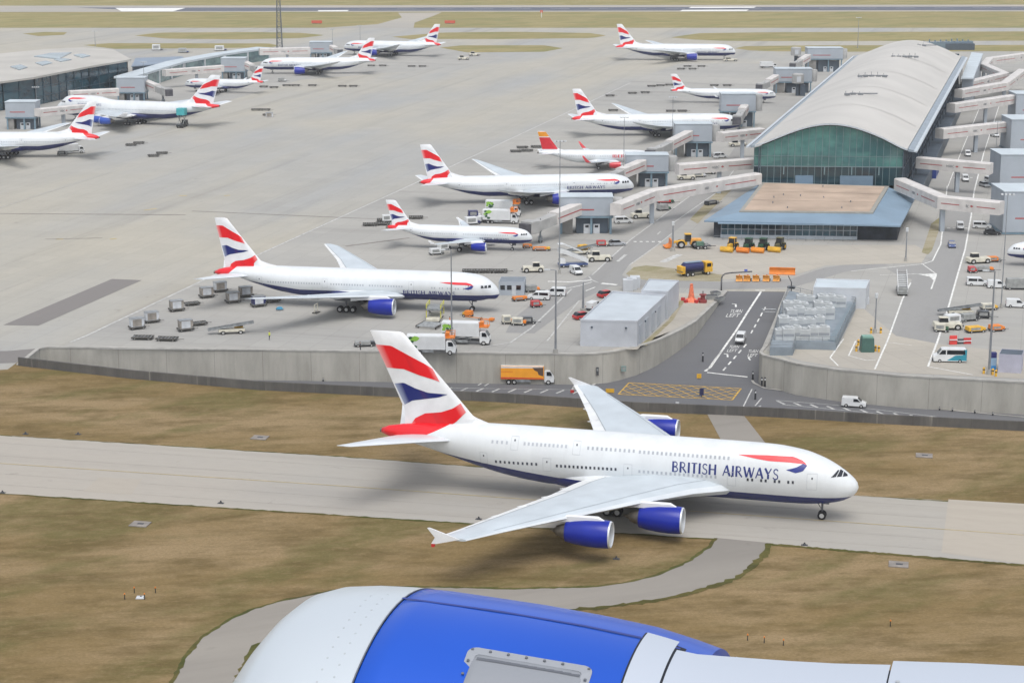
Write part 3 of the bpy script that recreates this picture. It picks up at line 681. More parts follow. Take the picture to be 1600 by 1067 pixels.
MARKG = mat('marking_worn', (190, 190, 187), .85, var=.2, scale=1.2)
MARKY = mat('marking_yellow', (198, 160, 74), .8, var=.2, scale=1.2)
MARKF = mat('marking_faded_yellow', (186, 168, 120), .85, var=.15)

BACK = [(-92.3, 361.6), (-62.5, 360.), (-24.9, 357.9), (0, 356.3), G2(915, 554)]
RAMPL = [G2(947, 552), G2(972, 547.5), G2(995, 543), G2(1024, 534), G2(1050, 523), G2(1070, 513), G2(1087, 503), G2(1107, 484), G2(1124, 468), G2(1137, 455)]
RAMPR = [G2(1228, 456), G2(1218, 479), G2(1210, 502), G2(1203, 522), G2(1196, 540), G2(1188, 548), G2(1186, 552), G2(1192, 556)]
RIGHT = [G2(1215, 561), G2(1245, 569), G2(1307, 578), G2(1412, 588), G2(1600, 598), (132., 318.), (170., 301.)]
FRONT = [(170., 287.), (120., 296.), (85.1, 303.2), (64.6, 307.1), (43.7, 311.9), (22., 315.2), (0, 321.), (-22.7, 325.3), (-46., 329.8), (-70.7, 338.), (-93., 347.5)]
HOLE = BACK+RAMPL+RAMPR+RIGHT+FRONT
def rampz(y): return -6+6*min(1, max(0, (y-358.)/(RAMPL[-1][1]-358.)))
# natural ground: one sheet to the horizon with the opening of the sunken road
outer = [Vector(p) for p in ((-7800, -700, 0), (7800, -700, 0), (7800, 9000, 0), (-7800, 9000, 0))]
hole = [Vector((x, y, 0)) for x, y in HOLE]
m = MB(); allp = outer+hole
m.v = [(p.x, p.y, -.02) for p in allp]; m.f = [tuple(t) for t in tessellate_polygon([outer, hole])]; m.m = [0]*len(m.f)
def upnormals(m):
    out = []
    for f in m.f:
        a, b, c = (m.v[i] for i in f[:3]); out.append(f if (b[0]-a[0])*(c[1]-a[1])-(b[1]-a[1])*(c[0]-a[0]) > 0 else f[::-1])
    m.f = out; return m
struct(upnormals(m).build('ground', GRASS, fix=False))
def sheet(name, pts, z, mt, world=False, kind='structure', zf=None):
    P = pts if world else [G2(u, v) for u, v in pts]
    m = MB(); m.v = [(x, y, zf(x, y) if zf else z) for x, y in P]
    m.f = [tuple(t) for t in tessellate_polygon([[Vector((x, y, 0)) for x, y in P]])]; m.m = [0]*len(m.f)
    o = upnormals(m).build(name, mt, fix=False); o['kind'] = kind; return o
A0 = [G2(-1500, 592), G2(-300, 586), G2(-60, 582), G2(12, 577), (-94., 350)]
sheet('apron', A0+BACK+RAMPL+RAMPR+RIGHT+[(900, 420), (3000, G2(800, 43)[1]), (-3000, G2(800, 43)[1])], .0, APRON, True)
# parking stands, a little greyer than the taxi lane
sheet('stand_paving', [(130, 527), (320, 437), (400, 400), (650, 286), (760, 235), (980, 130), (1060, 100), (1700, 100), (1900, 560), (1500, 560)]+[(1414, 585), (1309, 575), (1247, 566), (1190, 545), (1230, 452), (1135, 452), (1105, 481), (1085, 500), (1048, 520), (993, 540), (914, 551), (800, 550.5), (560, 546), (300, 543.5), (100, 541)], .012, STAND)
sheet('stand_paving', [(-400, 260), (-30, 262), (150, 205), (330, 165), (470, 125), (640, 112), (800, 92), (760, 84), (690, 78), (-400, 100)], .012, STAND)
sheet('tarmac_patch', [(5, 508), (60, 509), (222, 438), (175, 436)], .024, PATCH)
sheet('tarmac_patch', [(-200, 549), (10, 548.5), (66, 544.), (24, 567), (-200, 573)], .024, PATCH)
# service roads and yards
sheet('service_road', [(1110, 290), (1082, 304), (985, 375), (950, 407), (922, 430), (905, 440), (860, 452), (800, 500), (790, 520), (835, 521), (905, 470), (955, 447), (1140, 452), (1240, 449), (1320, 425), (1390, 415), (1370, 408), (1290, 418), (1235, 436), (1130, 441), (985, 437), (972, 430), (982, 415), (1025, 385), (1072, 348), (1127, 294), (1172, 215), (1160, 212)], .024, ROADM)
sheet('service_road', [(1562, 160), (1537, 240), (1522, 300), (1517, 340), (1508, 390), (1497, 427), (1480, 487), (1462, 545), (1372, 571), (1390, 515), (1425, 437), (1400, 428), (1385, 420), (1440, 414), (1457, 404), (1470, 382), (1476, 330), (1481, 292), (1501, 240), (1533, 160)], .024, ROADM)
sheet('yard_paving', [(985, 412), (1030, 383), (1110, 383), (1430, 383), (1450, 395), (1440, 411), (1290, 415), (1235, 432), (1130, 437), (990, 433)], .036, YARD)
sheet('yard_paving', [(914, 549), (950, 546.5), (995, 538), (1048, 518), (1085, 498), (1105, 479), (1128, 460), (1062, 458), (1043, 500), (996, 546)], .036, YARD)
sheet('yard_paving', [(1205, 548), (1250, 563.5), (1310, 574), (1412, 583), (1600, 592), (1700, 560), (1480, 540), (1400, 525), (1342, 476), (1310, 544)], .036, YARD)
GREENV = grass_mat('verge_grass', srgb(158, 150, 128), srgb(132, 124, 94), srgb(122, 120, 78), srgb(170, 163, 146))
tag(sheet('verge_grass', [(985, 433), (978, 428), (990, 418), (1010, 415), (1075, 422), (1130, 430), (1128, 440), (1010, 438)], .044, GREENV), kind='stuff')
tag(sheet('verge_grass', [(1090, 350), (1078, 343), (1130, 290), (1160, 281), (1140, 300)], .044, GREENV), kind='stuff')
tag(sheet('verge_grass', [(1440, 395), (1455, 350), (1468, 340), (1470, 352), (1456, 392), (1450, 398)], .044, GREENV), kind='stuff')
tag(sheet('verge_grass', [(1000, 540), (1045, 500), (1062, 470), (1070, 470), (1052, 500), (1010, 540)], .048, GREENV), kind='stuff')
# far field
sheet('far_grass', [(-900, -60), (2500, -60), (2500, 44.), (-900, 44.)], .03, GRASSF)
sheet('runway', [(-900, 10.5), (2500, 7.), (2500, 18.), (-900, 20.)], .06, TAXI)
sheet('runway_tarmac', [(120, 12.5), (560, 12.6), (2500, 9.4), (2500, 15.6), (560, 17.8), (240, 18.)], .09, DARKA)
sheet('exit_taxiway', [(622, 20.5), (690, 20), (676, 26), (648, 36), (646, 44.5), (500, 44.5), (590, 38.5), (628, 28)], .06, TAXI)
for P in ([(180, 13.2), (290, 13.2), (270, 18.6), (190, 18.6)], [(497, 16.8), (545, 16.6), (543, 18.4), (497, 18.6)], [(1080, 11.6), (1182, 11.2), (1178, 13.0), (1076, 13.4)], [(1066, 16.2), (1170, 15.8), (1166, 18.), (1062, 18.4)]):
    sheet('runway_marking', P, .12, mat('marking_bright', (226, 226, 222), .8))
for P in ([(35, 53), (70, 50.5), (105, 51), (100, 55), (60, 57)], [(210, 56), (250, 51.5), (400, 50.8), (470, 52), (508, 55.5), (470, 60), (380, 62), (260, 61.)], [(130, 71), (170, 68), (420, 68.5), (437, 72), (420, 75), (180, 77)],
          [(612, 58), (690, 51.5), (800, 50.3), (920, 52.), (948, 56), (925, 60), (800, 61.5), (640, 61.5)], [(688, 75), (720, 71.5), (850, 71.3), (880, 76), (850, 81.5), (730, 82.5)], [(1048, 59), (1090, 52.5), (1200, 51.), (2400, 47.), (2400, 63.), (1200, 64.8), (1100, 64.)],
          [(1148, 76), (1165, 72.5), (1280, 71.5), (2400, 69), (2400, 78.), (1300, 81.5), (1180, 80.5)], [(-600, 52), (-30, 52), (0, 55), (-30, 58), (-600, 59)]):
    tag(sheet('verge_grass', resample([G2(*p) for p in P]+[G2(*P[0])], 60)[:-1], .03, GRASSF, True), kind='structure')
# near taxiway and curved path
def rect_line(a, b, n=10): return [tuple(p+(q-p)*k/n for p, q in zip(a, b)) for k in range(n+1)]
sheet('taxiway', [(-700, 632), (0, 679.5), (530, 713), (1345, 774), (1600, 788.5), (2400, 838), (2400, 945), (1600, 883), (1204, 850), (1117, 842), (0, 771), (-700, 728)], .012, TAXI)
sheet('taxiway_bay', [(1482, 780), (1601, 787), (2400, 836), (2400, 943), (1600, 881), (1471, 863)], .024, TAXIP)
sheet('taxiway_bay', [(155, 745.5), (222, 748.5), (205, 773.), (130, 768)], .024, TAXIP)
PU = [(1119, 840), (1110, 852), (1075, 877), (1025, 899), (975, 910), (925, 916), (800, 919.5), (700, 917), (600, 916.), (520, 922), (440, 938), (400, 950), (360, 966), (315, 996), (287, 1030), (268, 1067), (255, 1110), (248, 1180)]
PD = [(1204, 848), (1192, 868), (1172, 888), (1150, 903), (1112, 917), (1050, 933), (1000, 941.5), (925, 950), (800, 958), (680, 962), (560, 971), (460, 987), (400, 1008), (382, 1042), (370, 1067), (362, 1100), (355, 1180)]
sheet('service_path', PU+PD[::-1], .018, PATHM)
sheet('taxiway_slab', [(1104, 645), (1163, 650), (1196, 692), (1128, 690)], .012, PATHM)
def strip(m, pts, w, z=.03, zf=None, mi=0, jag=0.):
    prev = None
    for l, r in stroke(pts, w):
        a = [(q[0]+random.uniform(-jag, jag), q[1]+random.uniform(-jag, jag)) for q in (l, r)]
        pr = [(x, y, zf(x, y) if zf else z) for x, y in a]
        if prev: m.add([prev[1], pr[1], pr[0], prev[0]], [(0, 1, 2, 3)], mi)
        prev = pr
def lines(name, mt, segs, z=.05, zf=None, jag=0., kind='structure', world=False):
    m = MB()
    for pts, w in segs: strip(m, pts if world else [G2(*p) for p in pts], w, z, zf, 0, jag)
    o = m.build(name, mt, fix=False); o['kind'] = kind; return o
# unmown green fringes along the paved edges
lines('edge_grass', EDGEG, [(resample([G2(*p) for p in PU], 140), .55)], .02, jag=.16, kind='stuff', world=True)
lines('edge_grass', EDGEG, [(resample([G2(*p) for p in PD], 140), 1.0)], .02, jag=.3, kind='stuff', world=True)
lines('edge_grass', EDGEG, [(resample([G2(-700, 633), G2(0, 680), G2(530, 713), G2(1345, 774.5), G2(1900, 808)], 240), .3), (resample([G2(-700, 727.5), G2(0, 771), G2(1117, 842.3)], 200), .45), (resample([G2(1204, 850.3), G2(1600, 883), G2(1900, 907)], 120), .8)], .016, jag=.18, kind='stuff', world=True)
lines('taxiway_marking', MARKF, [([(0, 724), (530, 759), (1100, 800), (1380, 820), (1600, 836), (1800, 850)], .18)])
lines('taxiway_joint', mat('taxiway_joint', (138, 133, 126), .9, var=.2), [([(0, 712), (1600, 818)], .06), ([(0, 740), (1600, 851)], .06), ([(0, 757), (1600, 868)], .06), ([(0, 692), (1600, 801)], .06)], .022)
# markings
lines('apron_marking', MARKG, [([(110, 535), (137, 524), (320, 437), (400, 400), (650, 286), (760, 235), (985, 130)], .55), ([(752, 543), (797, 536), (830, 513), (893, 452)], .4), ([(855, 533), (905, 470)], .35), ([(905, 538), (960, 456)], .35),
   ([(925, 430), (985, 375), (1082, 304)], .4), ([(983, 415), (1025, 385), (1050, 365)], .35), ([(1050, 350), (1127, 296)], .35), ([(1027, 367), (1032, 362)], .35), ([(1125, 294), (1160, 250)], .35),
   ([(920, 432), (925, 438), (935, 442)], .4), ([(150, 545), (560, 549)], .2), ([(0, 325), (180, 267)], .25), ([(965, 409), (978, 398)], .8), ([(1035, 410), (1062, 398)], 1.8)], .06)
lines('apron_marking', MARKW, [([(856, 440), (890, 441), (925, 438)], .9), ([(940, 443), (964, 445.5)], 1.3), ([(880, 452), (905, 447), (925, 441)], .35), ([(915, 455), (930, 449)], .35)]+[([(990+9.5*k, 378), (994.5+9.5*k, 378)], 1.0) for k in range(5)]
   +[([(1480, 291), (1476, 330), (1470, 382), (1457, 408), (1442, 413), (1400, 417), (1330, 424)], .35), ([(1537, 240), (1522, 300), (1517, 340), (1508, 390), (1497, 427), (1480, 487), (1465, 533), (1450, 573)], .4), ([(1501, 240), (1481, 292)], .3), ([(1562, 163), (1537, 240)], .3), ([(1533, 163), (1501, 240)], .3),
     ([(1450, 573), (1520, 586)], .3), ([(1463, 430), (1455, 452)], .35), ([(1440, 412), (1462, 428)], .3), ([(1375, 430), (1440, 428)], .3)]
   +[([(1490+8.5*k, 278), (1494+8.5*k, 278)], .9) for k in range(4)]+[([(1480+9*k, 357), (1485+9*k, 357)], 1.0) for k in range(5)]+[([(1508+7*k, 235), (1512+7*k, 235)], .9) for k in range(4)]
   +[([(1423, 442), (1410, 468), (1387, 532), (1367, 577)], .35), ([(1337, 533), (1326, 556), (1352, 563), (1368, 563)], .3), ([(1318, 530), (1297, 559), (1310, 572)], .3), ([(1425, 540), (1385, 535)], .2)], .06)
m = MB(); q = [G(1434, 428.5, .065), G(1464, 427.5, .065), G(1461, 440, .065), G(1452, 432, .065)]; m.add(q, [(3, 2, 1, 0)]); m.build('apron_marking', MARKW)['kind'] = 'structure'
lines('runway_centreline', mat('marking_bright', (226, 226, 222), .8), [([(560+60*k, 14.9-.002*60*k), (590+60*k, 14.9-.002*(60*k+30))], .9) for k in range(20)], .12)
# stains and repair strips on the apron
random.seed(3)
lines('apron_stain', mat('apron_stain', (132, 127, 121), .9, var=.15), [([(300, 330), (620, 344)], .7), ([(0, 334), (290, 336)], .8), ([(70, 374), (160, 372)], .5), ([(540, 385), (640, 372)], 1.2), ([(860, 258), (830, 262)], .9)], .03)
lines('faded_marking', MARKF, [([(88, 374), (99, 374)], 1.1), ([(172, 374), (182, 373)], 1.1), ([(280, 306), (292, 306)], 1.1), ([(350, 306), (360, 305.5)], 1.1), ([(225, 329), (245, 326)], .8)], .03)
# ---------------------------------------------------------------- sunken road, ramp and walls
fl = BACK+RAMPL[:1]; n = len(fl)
yk = 358.
flat = BACK+[p for p in RAMPL if p[1] < yk]+[(48.2, yk)]+[p for p in RAMPR if p[1] < yk]+RIGHT+FRONT
L1 = [(18.0, 356.2)]
m = MB()
floor = [p for p in BACK]+[(47.9, 356.)]+RIGHT[0:]+FRONT
sheet('sunken_road', floor, -6., DEEP, True)
# ramp strip: from the junction up to the apron between the two walls
NL = resample([BACK[-1]]+RAMPL, 28); NR = resample([(48.1, 356.), (47.9, 357.5), RAMPR[4], RAMPR[3], RAMPR[2], RAMPR[1], RAMPR[0]], 28)
m = MB()
for k in range(28):
    for j in range(9):
        q = j/8; x, y = (NL[k][i]*(1-q)+NR[k][i]*q for i in (0, 1)); m.v.append((x, y, rampz(y)+.01))
for k in range(27):
    for j in range(8): m.f.append((k*9+j, k*9+j+1, (k+1)*9+j+1, (k+1)*9+j)); m.m.append(0)
upnormals(m).build('ramp_road', DEEP, fix=False)['kind'] = 'structure'
def wall_mat(name, base, dark):
    g = NT(name, .9, .2); x, y, z = g.xyz(); d = g.attr('along')
    n1 = g.noise(.25, 0, (1, 1, 3.5), 6, .65); c = g.mix(g.rng(n1, .35, .7, 0., .8), base, dark)
    cx = g.n.new('ShaderNodeCombineXYZ'); g.l.new(d, cx.inputs[0]); g.l.new(g.math('MULTIPLY', z, .06), cx.inputs[2])
    t = g.n.new('ShaderNodeTexNoise'); t.inputs['Scale'].default_value = .9; t.inputs['Detail'].default_value = 6; g.l.new(cx.outputs[0], t.inputs['Vector'])
    c = g.mix(g.rng(t.outputs['Fac'], .56, .74, 0., .42), c, dark)
    c = g.mix(g.rng(t.outputs['Fac'], .28, .4, .35, 0.), c, srgb(196, 192, 180))
    j = g.math('LESS_THAN', g.math('FRACT', g.math('DIVIDE', d, 9.5)), .012); c = g.mix(g.math('MULTIPLY', j, .35), c, srgb(70, 66, 60))
    return g.out(c)
WALLM = wall_mat('retaining_concrete', srgb(180, 177, 168), srgb(146, 143, 135))
WALLD = wall_mat('weathered_concrete', srgb(106, 104, 101), srgb(70, 70, 70))
CAPM = mat('coping_concrete', (168, 166, 160), .9, var=.12, scale=.4)
def wall(name, label, pts, ztop, zbot, th, mt, side, cap=.35):
    "wall whose face follows pts; solid behind (side=+1 left of the walking direction)"
    root = thing(name, label, 'wall'); pts = resample(pts, max(12, int(sum(math.dist(a, b) for a, b in zip(pts, pts[1:]))/2.5)))
    m = MB(); rings = []; al = []; d = 0; st = stroke(pts, 2.)
    for i, p in enumerate(pts):
        if i: d += math.dist(pts[i-1], p)
        l = st[i][0]; nx, ny = (l[0]-p[0])*side, (l[1]-p[1])*side; zb = zbot(p) if callable(zbot) else zbot; zt = ztop(p) if callable(ztop) else ztop
        rings.append([(p[0], p[1], zb-.3), (p[0], p[1], zt), (p[0]+nx*th, p[1]+ny*th, zt), (p[0]+nx*th, p[1]+ny*th, zb-.3)]); al += [d]*4
    m.loft(rings); m.at['along'] = al; m.build('wall_face', mt, root)
    if cap:
        m = MB(); rings = [[(r[1][0]-(r[2][0]-r[1][0])/th*.08, r[1][1]-(r[2][1]-r[1][1])/th*.08, r[1][2]+.003), (r[1][0]-(r[2][0]-r[1][0])/th*.08, r[1][1]-(r[2][1]-r[1][1])/th*.08, r[1][2]+cap), (r[2][0], r[2][1], r[2][2]+cap), (r[2][0], r[2][1], r[2][2]+.003)] for r in rings]
        m.loft(rings).build('coping', CAPM, root)
    return root
wall('retaining_wall', 'long pale concrete retaining wall with dark stains behind the tail of the double-deck airliner', [FRONT[-1]]+BACK+RAMPL, -.12, lambda p: rampz(p[1]) if p[0] > 12 else -6, .7, WALLM, 1, .3)
wall('retaining_wall', 'pale concrete retaining wall behind the small white van, curving into the ramp', RAMPR+RIGHT, -.12, lambda p: rampz(p[1]) if p[1] > 357.5 else -6, .6, WALLM, 1, .3)
wall('parapet_wall', 'low dark weathered parapet between the sunken road and the grass', FRONT, 1.6, -6, .45, WALLD, 1, 0)
# end portal of the sunken road
rz_ = lambda x, y: rampz(y)+.03
lz = lambda x, y: -5.97
def LW(u, v, z=-6.): return G2(u, v, z)
def ramp_at(u, v):
    z = -3.
    for _ in range(30): x, y, _z = G(u, v, z); z = rampz(y)
    return (x, y)
lines('road_marking', MARKW, [([ramp_at(*p) for p in ((1189, 456), (1170, 485), (1150, 517), (1128, 548), (1110, 574), (1101, 580))], .45), ([ramp_at(*p) for p in ((1128, 548), (1118, 560), (1104, 580))], .25), ([ramp_at(*p) for p in ((1172, 462), (1160, 480), (1145, 505))], .0001),
   ([ramp_at(*p) for p in ((1105, 582), (1130, 585), (1168, 589))], .45)]+[([ramp_at(1166-8*k, 538+9.*k), ramp_at(1162-8*k, 543+9.*k)], .35) for k in range(5)]+[([ramp_at(1196-5*k, 480+9.*k), ramp_at(1193.5-5*k, 485+9.*k)], .3) for k in range(5)], zf=rz_, world=True)
m = MB(); m.add([(x, y, rampz(y)+.035) for x, y in (ramp_at(1180, 453.5), ramp_at(1196, 453.5), ramp_at(1186, 463))], [(2, 1, 0)]); m.build('road_marking', MARKW)['kind'] = 'structure'
def road_text(txt, u, v, w, hgt, rot=0.0, mt=MARKW):
    o = text_mesh(txt, 1., 'road_lettering', mt, thick=0.); me = o.data; me.transform(Matrix.Rotation(-PI/2, 4, 'X'))
    xs = [q.co.x for q in me.vertices]; ysv = [q.co.y for q in me.vertices]; kx = w/(max(xs)-min(xs)); ky = hgt/(max(ysv)-min(ysv)); x0, y0 = ramp_at(u, v)
    for q in me.vertices:
        X, Y = (q.co.x-(max(xs)+min(xs))/2)*kx, q.co.y*ky; X += Y*.28
        q.co = (x0+X, y0+Y, rampz(y0+Y)+.04)
    o['kind'] = 'structure'
    return o
road_text('TURN', 1149, 489, 2.6, 2.2); road_text('LEFT', 1144, 495.5, 2.8, 2.2); 
road_text('TURN', 1146, 544, 2.0, 1.6); road_text('LEFT', 1143, 550, 2.0, 1.6); road_text('TURN', 1176, 551, 2.0, 1.6); road_text('LEFT', 1175, 557, 1.9, 1.5)
def arrow(u, v, flip, k):
    x0, y0 = ramp_at(u, v); P = [(0, 0), (.1, 1.6), (.25, 2.4), (-.8, 2.9)]; return [(x0+flip*a*k, y0+b*k) for a, b in P]
lines('road_marking', MARKW, [(arrow(1150, 480, 1, .8), .4), (arrow(1137, 558, 1, .7), .35), (arrow(1172, 563, -1, .7), .35)], zf=rz_, world=True)
# yellow box and edge bars on the sunken road
c = [LW(983, 598), LW(1158, 607), LW(1144, 625), LW(966, 616)]
def bil(a, b): return tuple((c[0][i]*(1-a)+c[1][i]*a)*(1-b)+(c[3][i]*(1-a)+c[2][i]*a)*b for i in (0, 1))
seg = [([bil(0, 0), bil(1, 0)], .3), ([bil(0, 1), bil(1, 1)], .3), ([bil(0, 0), bil(0, 1)], .3), ([bil(1, 0), bil(1, 1)], .3)]
lines('box_marking', MARKY, seg, zf=lz, world=True)
for sgn, zz in ((1, -5.962), (-1, -5.956)):
    seg = []
    for k in range(-3, 9):
        a0, a1 = k/9, k/9+.36
        if sgn < 0: a0, a1 = a1, a0
        p, q = (a0, 0.), (a1, 1.)
        def clipx(p, q):
            (x0, y0), (x1, y1) = p, q; t0, t1 = 0., 1.; d = x1-x0
            for e, lim in ((d, 1-x0), (-d, x0)):
                if e > 0: t1 = min(t1, lim/e)
                elif e < 0: t0 = max(t0, lim/e)
            return ((x0+d*t0, y0+(y1-y0)*t0), (x0+d*t1, y0+(y1-y0)*t1)) if t1 > t0+.02 else None
        r = clipx(p, q)
        if r: seg.append(([bil(*r[0]), bil(*r[1])], .2))
    lines('box_marking', MARKY, seg, zf=lambda x, y, zz=zz: zz, world=True)
lines('road_marking', MARKG, [([LW(1214+26*k, 626.5+2.7*k), LW(1226+26*k, 631.5+2.7*k)], .5) for k in range(10)]+[([LW(1212, 625.5), LW(1320, 634), LW(1470, 652)], .2), ([LW(1222, 632), LW(1330, 642), LW(1440, 654)], .2), ([LW(1180, 634), LW(1190, 622)], .25), ([LW(1160, 638), LW(1175, 608)], .25)]
   +[([LW(706+25*k, 605.5+.6*k), LW(694+25*k, 610.5+.6*k)], .4) for k in range(9)]+[([LW(690, 606), LW(900, 609)], .15), ([LW(926, 602), LW(933, 597)], .5), ([LW(747, 602), LW(760, 595)], .3), ([LW(757, 603), LW(770, 596)], .3)], zf=lz, world=True)
lines('kerb', CAPM, [([LW(1172, 590), LW(1178, 599), LW(1195, 607), LW(1240, 613), LW(1320, 625), LW(1470, 640), LW(1600, 652)], .5), ([LW(985, 593), LW(1000, 590.5), LW(1018, 585), LW(1030, 579)], .5)], zf=lambda x, y: -5.9, world=True)
# ================================================================ buildings and bridges
ROOFM = mat('pier_roof', (190, 187, 181), .55, var=.05, scale=.05)
ROOFE = mat('roof_edge', (196, 204, 210), .4, .2)
GUTTER = mat('gutter_steel', (150, 162, 172), .4, .3, var=.1)
def glass_mat(name, c1, c2, rough=.08):
    g = NT(name, rough, .8); n = g.noise(.12, 0, (1, 1, .5), 4); c = g.mix(g.rng(n, .4, .62, 0., 1.), srgb(*c1), srgb(*c2)); return g.out(c)
GLT = glass_mat('facade_glass_green', (84, 138, 130), (50, 96, 98))
GLD = glass_mat('facade_glass_dark', (34, 66, 74), (22, 44, 54))
GLB = glass_mat('terminal_glass', (46, 84, 98), (20, 44, 58))
MULL = mat('mullion', (120, 140, 144), .5)
BLUER = mat('annex_blue_roof', (122, 144, 162), .5, var=.06, scale=.15)
TANR = mat('flat_roof_felt', (178, 158, 140), .95, var=.12, scale=.12)
CURB = mat('roof_curb', (150, 148, 140), .7)
GREYC = mat('grey_cladding', (166, 174, 182), .5, var=.05, scale=.2)
GREYD = mat('dark_cladding', (72, 84, 96), .5, var=.12, scale=.3)
WCLAD = mat('white_cladding', (196, 200, 204), .5, var=.06, scale=.3)
WROOF = mat('white_roof', (190, 200, 206), .55, var=.07, scale=.15)
TUNW = mat('bridge_white', (206, 202, 198), .5, var=.08, scale=.4)
TUNG = mat('bridge_grey', (168, 168, 166), .55, var=.12, scale=.4)
REDS = mat('bridge_red_stripe', (172, 84, 84), .5)
TXTG = mat('sign_grey', (120, 124, 128), .6)
TXTR = mat('sign_red', (196, 74, 74), .6)
STEEL = mat('galvanised_steel', (140, 146, 150), .5, .4, var=.15, scale=1)
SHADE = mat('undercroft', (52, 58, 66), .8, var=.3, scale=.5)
BRICKY = mat('kick_wall', (140, 138, 134), .85, var=.15, scale=.4)
def lerp(a, b, q): return tuple(x+(y-x)*q for x, y in zip(a, b))
# ---- the pier with the big curved roof
NLft, NRgt, FL, FR = Vector((68.6, 537.2)), Vector((114.4, 534.4)), Vector((151.4, 837.1)), Vector((200.3, 840.5))
pier = thing('pier_building', 'long glazed airport pier under a huge pale curved roof', 'terminal')
def crown(q): return 16.6+6.4*(math.sin(PI*min(1, q*1.06))**1.25)-1.0*max(0, q-.8)/.2
U = 26; V = 30; m = MB()
for side in (0, 1):
    for j in range(V+1):
        w = j/V; a, b = NLft.lerp(FL, w), NRgt.lerp(FR, w)
        for i in range(U+1):
            q = i/U*.945; p = a.lerp(b, q); m.v.append((p.x, p.y, crown(q)-(.5 if side else 0)))
nn = (U+1)*(V+1)
for j in range(V):
    for i in range(U):
        f = (j*(U+1)+i, j*(U+1)+i+1, (j+1)*(U+1)+i+1, (j+1)*(U+1)+i); m.f += [f, tuple(x+nn for x in f[::-1])]; m.m += [0, 0]
for i in range(U):
    m.f += [(i, i+nn, i+1+nn, i+1), (V*(U+1)+i, V*(U+1)+i+1, V*(U+1)+i+1+nn, V*(U+1)+i+nn)]; m.m += [1, 1]
for j in range(V):
    m.f += [(j*(U+1), (j+1)*(U+1), (j+1)*(U+1)+nn, j*(U+1)+nn), (j*(U+1)+U, j*(U+1)+U+nn, (j+1)*(U+1)+U+nn, (j+1)*(U+1)+U)]; m.m += [1, 1]
roof = m.build('roof', [ROOFM, ROOFE], pier, smooth=True, angle=40)
for w in (.16, .34, .52, .72, .9):   # expansion joints across the roof
    m = MB(); a, b = NLft.lerp(FL, w), NRgt.lerp(FR, w); prev = None
    for i in range(41):
        q = .02+i/40*.9; p = a.lerp(b, q); z = crown(q)+.03; pr = [(p.x, p.y-.35, z), (p.x+.1, p.y+.35, z)]
        if prev: m.add([prev[0], pr[0], pr[1], prev[1]], [(0, 1, 2, 3)])
        prev = pr
    m.build('roof_joint', mat('roof_joint', (180, 177, 172), .7), roof, fix=False)
for w, q, nb in ((.25, .48, 3), (.45, .44, 5), (.72, .55, 5), (.93, .62, 3)):
    p = NLft.lerp(FL, w).lerp(NRgt.lerp(FR, w), q); m = MB(); z = crown(q)
    for k in range(nb):
        m.box((p.x+2.2*k-4, p.y+random.uniform(-1, 1), z+.25), (1.6, 1.1, .7)); m.tube((p.x+2.2*k-4, p.y+2, z), (p.x+2.2*k-4, p.y+2, z+random.uniform(.8, 1.6)), .08, n=6)
    m.box((p.x+2, p.y+3.4, z+.1), (9, .5, .35)); m.build('roof_vent', TXTG, roof)
# eave gutters on both long sides
for a, b, sgn, zz in ((NLft, FL, -1, 16.4), (NRgt, FR, 1, 15.5)):
    m = MB(); d = (b-a).normalized(); nrm = Vector((d.y, -d.x))*sgn; off = -.4 if sgn < 0 else -2.3
    base = [(a+nrm*(off)), (b+nrm*off)]
    r = []
    for p in base: r.append([(p.x, p.y, zz-.4), (p.x+nrm.x*(1.2 if sgn < 0 else 1.6), p.y+nrm.y*(1.2 if sgn < 0 else 1.6), zz-.6), (p.x+nrm.x*(1.2 if sgn < 0 else 1.6), p.y+nrm.y*(1.2 if sgn < 0 else 1.6), zz), (p.x, p.y, zz+.35)])
    m.loft(r).build('gutter', GUTTER, roof)
    m = MB(); r = []
    for p in base: r.append([(p.x+nrm.x*(1.6), p.y+nrm.y*1.6, zz-.5), (p.x+nrm.x*2.5, p.y+nrm.y*2.5, zz-.7), (p.x+nrm.x*2.5, p.y+nrm.y*2.5, zz-.2), (p.x+nrm.x*1.6, p.y+nrm.y*1.6, zz-.1)])
    m.loft(r).build('gutter', ROOFE, roof)
# end facade: pale green glass above, dark glass below
e = (NRgt-NLft).normalized(); inn = Vector((-e.y, e.x))
P0 = NLft+e*.4+inn*1.6; P1 = NRgt-e*3.2+inn*1.6; Wd = (P1-P0).length
NB = 22; m = MB()
for i in range(NB):
    for z0, z1, mi in ((10.6, None, 0), (5.2, 10.3, 1)):
        a, b = P0+e*(Wd*i/NB+.06), P0+e*(Wd*(i+1)/NB-.06)
        za = zb = z1
        if z1 is None: za, zb = crown(i/NB*.93)-.9, crown((i+1)/NB*.93)-.9
        m.add([(a.x, a.y, z0), (b.x, b.y, z0), (b.x, b.y, zb), (a.x, a.y, za)], [(0, 1, 2, 3)], mi)
m.build('end_facade', [GLT, GLD], pier, fix=False)
m = MB(); back = inn*.12
for i in range(NB+1):
    p = P0+e*(Wd*i/NB)-inn*.05; m.box((p.x, p.y, (5+crown(i/NB*.93)-.8)/2), (.12, .18, crown(i/NB*.93)-.8-5))
for z in (10.45, 13.4):
    c = (P0+P1)/2-inn*.05; m.box((c.x, c.y, z), (Wd, .2, .22 if z < 11 else .1), rz=math.atan2(e.y, e.x))
for i in (4, 10, 14, 18):
    p = P0+e*(Wd*(i+.4)/NB)-inn*.7; m.box((p.x, p.y, 9.4), (.3, .3, 2.4))
m.build('mullions', MULL, pier)
m = MB()
